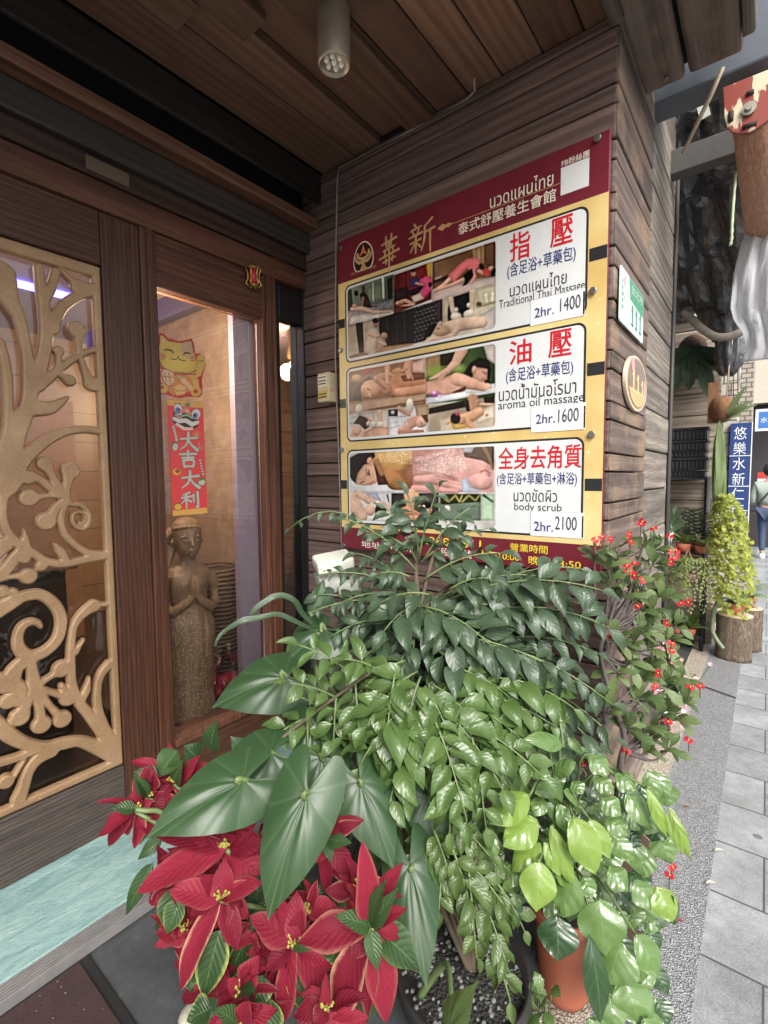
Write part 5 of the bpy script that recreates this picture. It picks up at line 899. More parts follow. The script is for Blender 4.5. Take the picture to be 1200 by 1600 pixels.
    # little red lantern hanging from the window head
    a=at(396,432,'x',-1.955); t=thing('hanging_lantern',a,'tiny red and gold lantern ornament hanging at the window head','ornament')
    m=MB(); m.lathe([(.012,-.034),(.02,-.03),(.022,0),(.02,.03),(.012,.034)],a,10); m.build('red_body',flat('lantern_red',(.45,.02,.02),.4),t)
    g=flat('lantern_gold',(.5,.33,.09),.35,.6); m=MB()
    for k in range(6):
        c,s_=math.cos(k*1.047),math.sin(k*1.047); m.tube([a+V(c*.022,s_*.022,.045),a+V(c*.036,s_*.036,.036),a+V(c*.026,s_*.026,.012),a+V(c*.026,s_*.026,-.015),a+V(c*.036,s_*.036,-.038),a+V(c*.022,s_*.022,-.046)],.004,5)
    m.lathe([(.02,.034),(.022,.04),(.008,.05)],a,8); m.lathe([(.006,-.05),(.02,-.042),(.018,-.036)],a,8); m.build('gold_frame',g,t)
    m=MB(); m.tube([a+V(0,0,.05),a+V(0,0,.10)],.0015,4); m.tube([a-V(0,0,.05),a-V(0,0,.085)],.0015,4); m.build('thread',flat('thread_black',(.02,.02,.02),.6),t)
stickers()

# ------------------------------------------------------------------ things further along the pavement
def simple(name,mat,lab,cat,fn,bevel=0,group=None,mods=None):
    m=MB(); fn(m); return m.build(name,mat,label=lab,cat=cat,bevel=bevel,group=group)
def neighbour():
    rnd.seed(7)
    t=thing('neighbour_wall',(-.9,5.15,0),'tan horizontal plank wall of the neighbouring shop behind the plant rack','wall')
    m=MB(); z=0
    while z<2.86:
        h=.175+.02*rnd.random(); m.box((-2.0,5.10-rnd.random()*.008,z+.006),(-.335,5.15,min(z+h,2.87))); z+=h
    m.build('plank',W_far,t,bevel=.006)
    m=MB(); m.box((-2,5.13,0),(-.34,5.2,3.6)); m.build('backing',flat('groove_dark',(.012,.010,.009),.9),t)
    simple('plaster_panel',flat('pale_plaster',(.55,.56,.52),.8,var=.04),'small pale plaster panel above the tan plank wall','panel',lambda m:m.box((-1.4,5.06,2.872),(-.45,5.125,3.7)))
    a=at(1058,395,'y',4.75);b=at(1128,512,'y',4.75)
    simple('slanted_beam',wood('slant_wood',(.05,.04,.034),(.11,.09,.076),(.2,.165,.14),'z',1.,.75,.5),'thick brown plank slanting down across the pale plaster panel','beam',lambda m:m.obox(a+V(-.10,0,.22),b+V(.03,0,-.06),(1,0,.5),.20,.06),bevel=.006)
    pts=spline([at(u,v,'y',4.62) for u,v in ((1068,486),(1082,500),(1098,515),(1118,526),(1140,526),(1160,518))],5)
    simple('curved_branch',flat('bark_grey',(.30,.26,.22),.85,var=.25,bump=.9),'bent pale bark branch hanging below the slanting plank','branch',lambda m:m.tube(pts,.030,9))
    # dark tarpaulin roof with crumpled plastic
    q=NT('black_plastic'); co=q.coord((1,1,1)); n1=q.noise(co,5,4,.6,1.5); n2=q.noise(q.coord((2,9,2)),4,4,.6,1); q.l(q.ramp(n1,[(.3,(.03,.032,.036)),(.7,(.12,.125,.135))]),q.p.inputs['Base Color']); q.inp('Roughness',.14); q.inp('Specular IOR Level',.9); q.bump(n1,.6,.03)
    m=MB(); nx,ny=26,44; ids={}
    for i in range(nx+1):
        for j in range(ny+1):
            s,t_=i/nx,j/ny; x=-.95+.80*s; y=3.06+1.9*t_; z=3.42-.62*t_**1.2-.10*s*t_+.06*math.sin(9*s+4*t_)+.05*math.sin(23*t_+7*s)+.035*math.sin(31*s-9*t_)+.03*(rnd.random()-.5)
            ids[i,j]=m.vert((x,y,z))
    for i in range(nx):
        for j in range(ny): m.face([ids[i,j],ids[i+1,j],ids[i+1,j+1],ids[i,j+1]],(.5,.5,.5),None,True)
    o=m.build('plastic_tarp',q.m,smooth=False,label='crumpled black plastic tarp slung under the roof past the grey post',cat='tarp'); so_=o.modifiers.new('thick','SOLIDIFY'); so_.thickness=.004
    # pocket of black plastic hanging at the lower end
    m=MB(); rings=[]; cx=at(1140,570,'y',4.75)
    for r_,z in ((.035,-.02),(.06,.0),(.085,.06),(.095,.14),(.09,.22),(.11,.32),(.13,.40)): rings.append([m.vert(V(cx[0],4.75,cx[2]-.04+z+.03*math.sin(j*2.1)*(z<.02))+V(r_*(1+.22*math.sin(j*1.9+z*6))*math.cos(6.283*j/28),.7*r_*(1+.22*math.sin(j*1.9+z*6))*math.sin(6.283*j/28),0)) for j in range(28)])
    for k in range(len(rings)-1):
        for j in range(28): m.face([rings[k][j],rings[k][(j+1)%28],rings[k+1][(j+1)%28],rings[k+1][j]],(.5,.5,.5),None,True)
    m.face(rings[0][::-1],(.5,.5,.5)); m.build('plastic_bundle',q.m,label='black plastic bundle hanging at the end of the bent branch',cat='bundle')
    simple('side_roof',flat('roof_dark',(.03,.032,.036),.8),'dark roof sheet closing the gap beyond the grey post','roof',lambda m:m.box((-2.2,2.62,3.62),(-.22,5.2,3.66)))
    simple('awning_box',flat('awning_grey',(.10,.115,.135),.5,var=.1),'slate grey awning box running across above the red bracket','awning box',lambda m:m.box((-.55,2.44,3.075),(1.6,2.58,3.34)),bevel=.01)
    simple('dark_crossbeam',flat('crossbeam_grey',(.075,.07,.066),.7,var=.15,bump=.3),'dark grey crossbeam below the awning box behind the bamboo stick','beam',lambda m:m.box((-.8,2.95,3.03),(-.16,3.03,3.15)),bevel=.006)
    a=at(1089,150,'y',2.9);b=at(1100,178,'y',2.9); simple('pale_tag',flat('tag_pale',(.42,.44,.38),.6),'pale paper strip stuck on the dark boards behind the bamboo stick','strip',lambda m:m.obox(at(1092,140,'y',2.92),at(1102,184,'y',2.92),(1,0,0),.045,.004))
    simple('bamboo_stick',flat('bamboo_tan',(.50,.40,.30),.5,var=.12),'thin pale bamboo stick leaning diagonally under the awning box','stick',lambda m:m.tube([at(1130,104,'y',2.38),at(1110,150,'y',2.42),at(1067,240,'y',2.52)],[.008,.009,.007],8))
    # red awning bracket and roller
    t=thing('awning_bracket',(-.1,2.5,2.95),'rust red and cream awning bracket plate with a bolt under the grey box','bracket'); Y=2.43
    def bp(u,v): q_=at(u,v,'y',Y); return q_[0],q_[2]
    ox,oz=0,0
    def bz(x,y): return bp(1000+x/6,60+y/6)
    pl=[bz(*p) for p in ((775,460),(1200,290),(1260,270),(1260,720),(1200,770),(1100,840),(1000,885),(930,893),(860,880),(815,830),(790,740))]
    q2=NT('chipped_red_paint'); nn=q2.noise(q2.coord((1,1,.35)),16,3,.5); q2.l(q2.ramp(nn,[(.46,(.26,.055,.04)),(.50,(.27,.06,.045)),(.515,(.62,.55,.38)),(1,(.66,.6,.44))]),q2.p.inputs['Base Color']); q2.inp('Roughness',.45)
    m=MB(); m.prism(pl,(0,Y,0),(1,0,0),(0,0,1),(0,1,0),.012); m.build('plate',q2.m,t,bevel=.003)
    st=flat('zinc_bolt',(.45,.43,.36),.4,.8)
    c=bz(1022,668); m=MB(); m.tube([(c[0],Y-.001,c[1]),(c[0],Y-.012,c[1])],[.024,.024],16); m.tube([(c[0],Y-.012,c[1]),(c[0],Y-.022,c[1])],[.013,.012],6); m.build('bolt',st,t)
    for a_,b_ in (((855,690),(850,780)),((965,840),(1095,790)),((1000,530),(1070,495))): m=MB(); p_,q_=bz(*a_),bz(*b_); m.tube([(p_[0],Y-.0015,p_[1]),(q_[0],Y-.0015,q_[1])],.009,8); m.build('slot',flat('slot_dark',(.03,.02,.02),.8),t)
    q3=NT('roller_canvas'); wv=q3.noise(q3.coord((3,.6,3)),26,5,.7,1.5); q3.l(q3.ramp(wv,[(.3,(.42,.19,.11)),(.55,(.62,.33,.22)),(.75,(.70,.46,.34))]),q3.p.inputs['Base Color']); q3.inp('Roughness',.7); q3.bump(wv,.8,.02)
    a=at(1172,190,'y',2.5);
    m=MB(); m.tube([V(a[0]+.02,2.46,a[2]),V(a[0]+.035,3.0,a[2]-.04),V(a[0]+.05,4.4,a[2]-.10)],[.078,.084,.078],20); m.build('awning_roller',q3.m,label='orange brown rolled canvas awning running back from the red bracket',cat='awning roll')
    # white plastic sheet
    q4_=NT('white_plastic_sheet'); n_=q4_.noise(q4_.coord((5,5,.8)),3,5,.6,.6); q4_.l(q4_.ramp(n_,[(.3,(.66,.66,.68)),(.7,(.86,.87,.88))]),q4_.p.inputs['Base Color']); q4_.inp('Specular IOR Level',.3); q4_.inp('Roughness',.5); q4_.bump(n_,.5,.02)
    tr=q4_.n('BsdfTranslucent'); tr.inputs[0].default_value=(.8,.8,.82,1); mx=q4_.n('MixShader'); mx.inputs[0].default_value=.55; q4_.l(q4_.p.outputs[0],mx.inputs[1]); q4_.l(tr.outputs[0],mx.inputs[2]); q4_.l(mx.outputs[0],q4_.out.inputs[0])
    m=MB(); ids={}; nn_,mm=26,24
    L0=[(1204,290),(1180,340),(1158,380),(1146,430),(1141,480),(1146,500),(1160,520),(1165,545),(1158,566)]
    for j in range(mm+1):
        f=j/mm*(len(L0)-1); k=min(int(f),len(L0)-2); u0=L0[k][0]+(L0[k+1][0]-L0[k][0])*(f-k); v0=L0[k][1]+(L0[k+1][1]-L0[k][1])*(f-k)
        for i in range(nn_+1):
            s=i/nn_; y=3.35+.016*math.sin(23*s+1.2*math.sin(j*.3))+.008*math.sin(57*s+j*.35)+.008*math.sin(j*.9+31*s)+.006*rnd.random(); ids[i,j]=m.vert(at(u0+s*(1262-u0),v0-(12*s if j==mm else 0),'y',y))
    for i in range(nn_):
        for j in range(mm): m.face([ids[i,j],ids[i+1,j],ids[i+1,j+1],ids[i,j+1]],(.5,.5,.5),None,True)
    o=m.build('plastic_sheet',q4_.m,label='crumpled white plastic sheet hanging beside the orange awning roll',cat='plastic sheet'); s_=o.modifiers.new('thick','SOLIDIFY'); s_.thickness=.003
    pts=spline([at(u,v,'y',3.6) for u,v in ((1150,262),(1147,300),(1144,345),(1143,372),(1141,384))],4)
    simple('tie_rope',flat('rope_green',(.42,.50,.32),.7),'pale green knotted rope hanging in front of the black tarp','rope',lambda m:m.tube(pts,[.006+.004*math.sin(k*1.7)**2 for k in range(len(pts))],7))
    pts=[at(u,v,'y',4.7) for u,v in ((1146,520),(1140,560),(1134,640))]
    simple('cord',flat('cord_pink',(.5,.36,.3),.6),'thin pinkish cord hanging from the bent branch to the fern mount','cord',lambda m:m.tube(pts,.006,6))
    # tiled pillar, blue sign
    def tile(name,c0,c1,sx,sz):
        q=NT(name); co=q.coord((1,1,1)); mp=q.n('Mapping'); mp.inputs['Rotation'].default_value=(R(90),0,0); q.l(co,mp.inputs[0]); br=q.n('TexBrick'); br.inputs['Scale'].default_value=1; br.inputs['Brick Width'].default_value=sx; br.inputs['Row Height'].default_value=sz; br.inputs['Mortar Size'].default_value=.008; br.inputs['Color1'].default_value=c0+(1,); br.inputs['Color2'].default_value=c1+(1,); br.inputs['Mortar'].default_value=(.12,.11,.1,1); q.l(mp.outputs[0],br.inputs[0]); q.l(br.outputs[0],q.p.inputs['Base Color']); q.inp('Roughness',.5); return q.m
    simple('tiled_pillar',tile('cream_tile',(.50,.47,.40),(.44,.41,.34),.12,.12),'cream tiled pillar behind the hanging fern at the end of the plank wall','pillar',lambda m:m.box((-1.2,5.9,0),(-.255,6.4,2.95)))
    simple('brick_pier',tile('tan_tile',(.42,.36,.29),(.34,.29,.23),.10,.055),'tan small-tiled pier just right of the vertical blue sign','pillar',lambda m:m.box((-1.2,7.2,0),(-.165,7.7,2.95)))
    t=thing('blue_sign',(-.34,5.84,.9),'tall narrow navy sign with white characters on the cream tiled pillar','sign'); Y=5.85
    xa,xb=at(1140,700,'y',Y)[0],at(1175,700,'y',Y)[0]; za,zb=at(1172,815,'y',Y)[2],at(1172,660,'y',Y)[2]
    m=MB(); m.box((xa,Y,za),(xb,Y+.04,zb)); m.build('board',flat('sign_navy',(.025,.055,.19),.4),t,bevel=.002)
    nv=flat('sign_white',(.75,.76,.78),.4); n_=6; hh=(zb-za)*.93/n_
    for k,ch in enumerate('悠樂水新仁市'):
        zc=zb-.03-hh*(k+.45); text(ch,nv,'character',t,(0,Y-.001,0),(1,0,0),(0,0,1),(0,-1,0),(xa+.03,xb-.045,zc,hh*.82),0,.001)
    for k in (2,4,5.6):
        m=MB(); m.box((xa,Y-.002,zb-.02-hh*k-.004),(xb,Y,zb-.02-hh*k+.004)); m.build('divider',nv,t)
    m=MB(); m.box((xb-.008,Y-.003,za),(xb,Y-.0002,zb)); m.build('edge_strip',nv,t)
    # far shops
    simple('far_building',flat('far_wall_cream',(.52,.47,.38),.7,var=.08),'cream upper wall of the far shop behind the white plastic sheet','building',lambda m:(m.box((-3,12.5,2.95),(.7,13.2,6.2))))
    simple('far_shopfront',flat('far_opening_shade',(.035,.03,.03),.6),'dark sheet standing for the shaded shop opening further down the pavement','shopfront',lambda m:m.box((-3,12.8,0),(.22,12.9,2.94)))  # closed slab, its dark colour stands for shade inside the opening
    t=thing('far_shop_sign',(.02,8.5,2.1),'small blue and white shop sign over the dark shopfront','sign')
    a,b=at(1181,640,'y',12.3),at(1215,672,'y',12.3); m=MB(); m.box((a[0],12.3,b[2]),(b[0]+.3,12.34,a[2])); m.build('board',nv,t); m=MB(); m.box((a[0]+.05,12.296,b[2]+.05),(b[0]+.25,12.3,a[2]-.05)); m.build('blue_print',flat('sign_blue2',(.05,.16,.45),.4),t); text('水果冰品',nv,'characters',t,(0,12.294,0),(1,0,0),(0,0,1),(0,-1,0),(a[0]+.08,b[0]+.2,(a[2]+b[2])/2,None),0,.001)
    simple('street_block',flat('block_grey',(.42,.41,.40),.8,var=.1),'pale grey building closing the far end of the street','building',lambda m:(m.box((-30,60,-.2),(40,66,14)),m.box((-4,24,0),(-.4,25,9))))
    t=thing('red_notice',(.1,8.3,1.5),'small red and white notice board beside the walking person','notice'); a,b=at(1184,738,'y',12.4),at(1198,748,'y',12.4)
    m=MB(); m.box((a[0],12.4,b[2]),(b[0],12.43,a[2])); m.build('red_half',flat('notice_red',(.5,.04,.04),.5),t); m=MB(); m.box((a[0],12.395,b[2]-.12),(b[0],12.425,b[2]-.002)); m.build('white_half',nv,t); m=MB(); m.box((b[0]-.05,12.41,0),(b[0]-.02,12.44,b[2]-.12)); m.build('post',flat('post_grey',(.3,.3,.3),.5),t)
neighbour()
def rack():
    rnd.seed(8)
    bl=flat('rack_black',(.018,.018,.02),.45); Y=4.86
    t=thing('plant_rack',(-.6,4.9,0),'black metal rack with shelves of potted plants against the tan plank wall','rack')
    a=at(1105,745,'y',Y); x1=a[0]; zt_=a[2]; x0=-.84
    m=MB(); 
    for x,y in ((x1,Y),(x0,Y)): m.tube([(x,y,0),(x,y,zt_)],.017,8)
    m.tube([(x1,Y+.2,0),(x1,Y+.2,zt_)],.012,8); m.tube([(x0,Y,zt_),(x1,Y,zt_)],.014,8); m.build('frame',bl,t)
    for z in (at(1080,862,'y',Y)[2],at(1075,990,'y',Y)[2],zt_):
        m=MB(); m.box((x0,Y-.03,z-.02),(x1,Y+.2,z)); m.build('shelf',bl,t)
    z2=at(1080,862,'y',Y)[2]; z1=at(1075,990,'y',Y)[2]
    tl=flat('tray_black',(.022,.023,.026),.4,var=.15)
    z=zt_+.003; n=0; top=at(1078,668,'y',Y)[2]; hs=[.055,.11,.055,.09,.11]
    lb=['bottom black plastic tray of the stack on the rack','deep black plastic tray second from the bottom of the stack','shallow black plastic tray in the middle of the stack','black plastic tray under the topmost one of the stack','topmost black slatted tray of the stack on the rack']
    for k,h in enumerate(hs):
        h=(top-zt_)*h/sum(hs); m=MB(); o=.01*rnd.random(); xa,xb=x0+.03+o,x1-.015+o
        m.box((xa,Y-.02,z),(xb,Y+.17,z+h*.75)); m.box((xa-.012,Y-.032,z+h*.76),(xb+.012,Y+.18,z+h-.004))
        for q in range(14): x=xa+(xb-xa)*(q+.5)/14; m.box((x-.004,Y-.03,z+.01),(x+.004,Y-.0205,z+h*.72))
        m.build('plastic_tray',tl,label=lb[k],cat='tray',group='stacked black trays on the rack',bevel=.003); z+=h
    hk=flat('hanger_white',(.70,.70,.68),.4)
    def hanger(u,v0,v1,y,sp):
        m=MB(); a=at(u,v0,'y',y); b=at(u,v1,'y',y); m.tube(spline([a+V(.025,0,-.02),a+V(.022,0,.012),a+V(0,0,.02),a+V(-.02,0,.0),a+V(-.008,0,-.04),a+V(0,0,-.09)],4),.007,6)
        for s in (-1,1): m.tube([a+V(0,0,-.09),V(b[0]+s*sp,y,b[2])],.005,5)
        m.tube([a+V(0,0,-.09),V(b[0],y-sp,b[2])],.005,5); return m
    lg=leafmat('staghorn_leaf',(.10,.16,.09),(.26,.34,.2),(.3,.4,.25),.55,6,.2,.3); lv=leafmat('vine_leaf',(.16,.22,.03),(.44,.46,.08),(.5,.52,.15),.4,5,.3,.4); bd=leafmat('bead_leaf',(.10,.14,.03),(.30,.34,.10),(.35,.4,.15),.35,3,.2,.5); dk=leafmat('dark_fern_leaf',(.02,.04,.018),(.06,.10,.05),(.1,.15,.08),.45,7,.2,.4); rs_=leafmat('rosette_leaf',(.06,.12,.03),(.2,.28,.08),(.3,.35,.15),.4,5,.2,.5)
    clay=flat('red_clay',(.36,.10,.055),.7,var=.15); wpot=flat('white_pot',(.62,.62,.6),.4)
    cam_n=V(.4,-.9,.3)
    # hanging staghorn fern in white pot
    Yh=4.72; c=at(1041,838,'y',Yh); t=thing('staghorn_fern',c,'grey green staghorn fern in a white pot hanging on a white hook at the rack','plant')
    hanger(1041,752,836,Yh,.05).build('hanger',hk,t); m=MB(); m.lathe([(.04,-.06),(.055,.03),(.05,.03)],c,14); m.build('pot',wpot,t)
    m=MB()
    for k in range(11):
        a=(k-5)*.2; L=.28+.08*rnd.random(); e=c+V(math.sin(a)*L*.55,-.08*rnd.random(),L*math.cos(a)*.9); m.leaf(c+V(0,0,.02),e,.05,V(0,-1,.2),'spoon',(rnd.random(),0,0),-.1)
    for k in range(4): a=(k-1.5)*.5; m.leaf(c+V(0,-.02,0),c+V(math.sin(a)*.14,-.1,-.2-.05*rnd.random()),.06,V(0,-1,.5),'spoon',(.5,0,0),.1)
    m.build('frond',lg,t)
    # succulents on the middle shelf
    def potplant(u,v,z,y,r,h,lab,n,L,mat,wd,pm=clay,up=.6,name='potted_succulent'):
        b=at(u,v,'y',y); p=V(b[0],y,z+.001); t=thing(name,p,lab,'plant'); m=MB(); m.lathe([(r*.75,0),(r,h),(r*.9,h),(r*.85,h*.9)],p,16); m.build('pot',pm,t); m=MB()
        for k in range(n):
            a=k*2.4; l=L*(.6+.5*rnd.random()); e=rnd.random()*up; m.leaf(p+V(0,0,h),p+V(math.cos(a)*l*math.cos(e),math.sin(a)*l*math.cos(e)*.7,h+l*math.sin(e)+.02),wd,V(0,-.3,1),'lance',(rnd.random(),0,0),.1)
        m.build('foliage',mat,t)
    potplant(1068,852,z2,4.80,.06,.075,'green rosette succulent in a red clay pot on the middle shelf',16,.17,rs_,.035)
    potplant(1094,856,z2,4.80,.045,.06,'pale leafed small plant in a red clay pot beside the rosette',18,.10,leafmat('pale_leaf',(.2,.25,.1),(.5,.52,.3),(.5,.5,.3),.4,4,.3,.4),.03,up=1.2)
    potplant(1056,990,z1,4.82,.04,.06,'leafy little plant in a red pot at the left of the bottom shelf',22,.16,dk,.035,up=1.3)
    potplant(1079,996,z1,4.82,.04,.06,'leafy little plant in a red pot at the right of the bottom shelf',22,.16,rs_,.035,up=1.3)
    b=at(1084,830,'y',4.92); t=thing('parlour_palm',(b[0],4.92,z2),'dark feathery palm at the back of the middle shelf','plant'); m=MB()
    for k in range(9):
        a=(k-4)*.26; L=.30+.05*rnd.random(); p0=V(b[0],4.9,z2+.05); p1=p0+V(math.sin(a)*L*.7,-.05,L*math.cos(a)*1.0); m.tube([p0,p1],.003,4)
        for j in range(3,10):
            q=p0+(p1-p0)*j/10
            for s in (-1,1): m.leaf(q,q+V(s*.08*math.cos(a),-.02,.045-.05*abs(math.sin(a))),.014,V(0,-1,.3),'lance',(rnd.random(),0,0),0,nl=4,ns=2)
    m.build('foliage',dk,t); m=MB(); m.lathe([(.04,0),(.055,.07),(.05,.07)],(b[0],4.92,z2+.001),14); m.build('pot',clay,t)
    # string-of-beads
    c=at(1074,895,'y',4.66); t=thing('bead_vine',c,'string-of-beads plant cascading from a hanging pot in front of the rack','plant'); m=MB(); m.lathe([(.05,-.09),(.075,.0),(.07,.0)],c,14); m.build('pot',flat('brown_pot',(.12,.06,.04),.6),t)
    m=MB()
    for s in (-1,1): m.tube([c+V(s*.06,0,0),c+V(0,0,.20)],.005,5)
    m.build('hanger',flat('hanger_brown',(.2,.09,.06),.5),t)
    m=MB()
    for k in range(70):
        a=rnd.random()*6.283; r=.06+.12*rnd.random(); L=.22+.30*rnd.random()*(1.1-r*2); p=c+V(.05*math.cos(a),.05*math.sin(a),.03)
        for j in range(18):
            s=j/17; q=c+V(math.cos(a)*(.04+r*min(1,s*2.2)),math.sin(a)*(.04+r*min(1,s*2.2))*.8,.05+.09*math.sin(min(1,s*2.2)*1.9)-max(0,s-.3)*L*1.3); q=q+V(*(rnd.uniform(-.008,.008) for _ in range(3))); m.leaf(q,q+V(rnd.uniform(-.012,.012),-.006,-.018),.016,V(math.cos(a),math.sin(a)-.5,.4),'obovate',(rnd.random(),0,0),.2,nl=2,ns=2)
    m.build('foliage',bd,t)
    # big yellow-green vine
    c=at(1136,820,'y',4.75); t=thing('golden_vine',c,'bushy yellow green vine spilling from a hanging pot right of the rack','plant'); m=MB(); m.lathe([(.06,-.10),(.085,.0),(.08,.0)],c+V(-.01,0,0),14); m.build('pot',flat('brown_pot',(.12,.06,.04),.6),t)
    hanger(1118,748,806,4.75,.05).build('hanger',hk,t); m=MB(); 
    prof=[(770,1126,1140),(790,1116,1156),(830,1108,1164),(870,1106,1170),(900,1110,1174),(930,1116,1178),(950,1128,1170),(970,1136,1158)]
    strands=[(rnd.uniform(-1,1),rnd.random()) for _ in range(26)]
    for k in range(1300):
        v=rnd.uniform(772,968); i=max(j for j in range(len(prof)) if prof[j][0]<=v); i=min(i,len(prof)-2); f=(v-prof[i][0])/(prof[i+1][0]-prof[i][0]); l_=prof[i][1]+(prof[i+1][1]-prof[i][1])*f; r_=prof[i][2]+(prof[i+1][2]-prof[i][2])*f
        sx_,sy_=strands[k%26]; u=(l_+r_)/2+(r_-l_)/2*max(-1.25,min(1.25,sx_*1.1+.10*math.sin(v*.13+sy_*9)+rnd.gauss(0,.10)))
        if v>880+90*sy_ : continue
        e=abs(2*(u-l_)/(r_-l_)-1); y=4.75-(.05+.16*sy_)*math.sqrt(max(0,1-e*e))*rnd.uniform(.6,1.); q=at(u,v,'y',y); L=.022+.026*rnd.random()
        m.leaf(q,q+V(rnd.uniform(-1,1)*.8*L,-.3*L,-L*rnd.uniform(.2,1)),L*.8,V(rnd.uniform(-.5,.8),-1,.9),'heart',(rnd.random(),0,0),.1,nl=3,ns=2)
    m.build('foliage',lv,t)
    # log planters
    lab=['nearer round log planter with bark standing on the pavement','farther round log planter half hidden behind the nearer one']
    for k,(u,v,y,rr,hh) in enumerate(((1146,1012,4.86,.125,.36),(1166,990,5.2,.11,.36))):
        p=at(u,v,'y',y); t=thing('log_planter',(p[0],y,0),lab[k],'planter',None)
        q=NT('log_bark'); nb=q.noise(q.coord((6,6,1.6)),7,6,.75,1.5); q.l(q.ramp(nb,[(.3,(.05,.035,.025)),(.5,(.19,.14,.10)),(.7,(.34,.27,.2))]),q.p.inputs['Base Color']); q.inp('Roughness',.9); q.bump(nb,1.,.04)
        m=MB(); m.lathe([(rr*1.02,0),(rr,.1*hh),(rr*.98,.4*hh),(rr*1.03,.55*hh),(rr*.97,.62*hh),(rr,.98*hh),(rr*.98,hh)][:7],(p[0],y,0),30,jit=.1); m.build('bark',q.m,t)
        m=MB(); m.lathe([(rr*.99,0),(rr*.98,.006),(rr*.6,.008),(.0,.009)][:3],(p[0],y,hh),24); m.build('cut_face',flat('log_cut',(.50,.38,.26),.8,var=.15),t)
        pz=hh+.009; t2=thing('log_flowerpot',(p[0],y,pz),['red clay pot with a sprawling plant on the nearer log','red clay pot on the farther log'][k],'flower pot'); m=MB(); m.lathe([(rr*.45,0),(rr*.6,.09),(rr*.55,.09)],(p[0],y,pz),16); m.build('pot',clay,t2); m=MB()
        for j in range(26): a=j*2.4; L=.12+.08*rnd.random(); m.leaf((p[0],y,pz+.08),(p[0]+math.cos(a)*L,y+math.sin(a)*L*.8,pz+.08+L*rnd.uniform(-.3,.6)),.025,V(0,-.4,1),'lance',(rnd.random(),0,0),.25)
        m.build('foliage',lg,t2)
    pts=spline([at(u,v,'y',4.70) for u,v in ((1128,925),(1119,945),(1114,965),(1113,985),(1120,1000),(1130,1013))],5); m=MB(); m.tube(pts,.016,8); m.build('trailing_stem',flat('stem_sage',(.16,.20,.12),.6,var=.2),label='thick sage green stem trailing down beside the nearer log',cat='stem')
    # ferns mounted on the wall and hanging
    c=at(1082,545,'y',5.05); t=thing('mounted_fern',c,'dark broad leaved staghorn fern mounted high on the tan plank wall','plant'); m=MB(); m.ball(c,.11,n=12,sc=(1,.5,1.1)); m.build('moss_mount',flat('moss_brown',(.08,.05,.035),.95,var=.3,bump=1),t); m=MB()
    for k in range(13): a=rnd.uniform(-1.3,1.3); L=.28+.3*rnd.random(); m.leaf(c+V(rnd.uniform(-.06,.06),-.06,.02),c+V(math.sin(a)*L*.75-.05,-.12,-L*math.cos(a)*.9),.11,V(.1,-1,.2),'spoon',(rnd.random(),0,0),.08,wave=.05)
    m.build('frond',dk,t)
    c=at(1128,640,'y',4.72); t=thing('hanging_fern',c,'pale green staghorn fern on a brown husk hanging beside the blue sign','plant'); m=MB()
    m.lathe([(.03,-.10),(.075,-.06),(.085,.02),(.06,.09),(.02,.10)],c,16,jit=.25); m.obox(c+V(-.06,.02,-.10),c+V(-.06,.02,.22),(1,0,0),.07,.05); m.build('husk',flat('coir_husk',(.20,.10,.05),.95,var=.35,bump=1.),t); m=MB()
    for k in range(26): 
        u=rnd.uniform(1112,1134); q=at(1124,650+rnd.random()*10,'y',4.68); e=at(u,rnd.uniform(735,815),'y',4.68+.08*rnd.random()); m.leaf(q,e,.035+.03*rnd.random(),V(.2,-1,.2),'lance',(rnd.random(),0,0),.06*rnd.uniform(-1,1),wave=.12)
    for u,v in ((1168,600),(1178,625),(1160,650),(1185,632)): m.leaf(at(1136,655,'y',4.68),at(u,v,'y',4.55),.05,V(0,-1,.5),'lance',(.6,0,0),.1)
    m.build('frond',leafmat('pale_fern_leaf',(.16,.23,.10),(.34,.42,.2),(.4,.48,.28),.5,6,.3,.3),t)
    # wire grid on the pillar
    m=MB(); Yg=5.0
    for k in range(3): m.tube([at(1139+k*7,560,'y',Yg),at(1139+k*7,640,'y',Yg)],.004,4)
    for k in range(5): m.tube([at(1137,566+k*15,'y',Yg),at(1156,563+k*15,'y',Yg)],.004,4)
    m.build('wire_grid',flat('wire_rust',(.10,.06,.045),.7),label='rusty wire grid hanging in front of the cream tiled pillar',cat='grid')
rack()
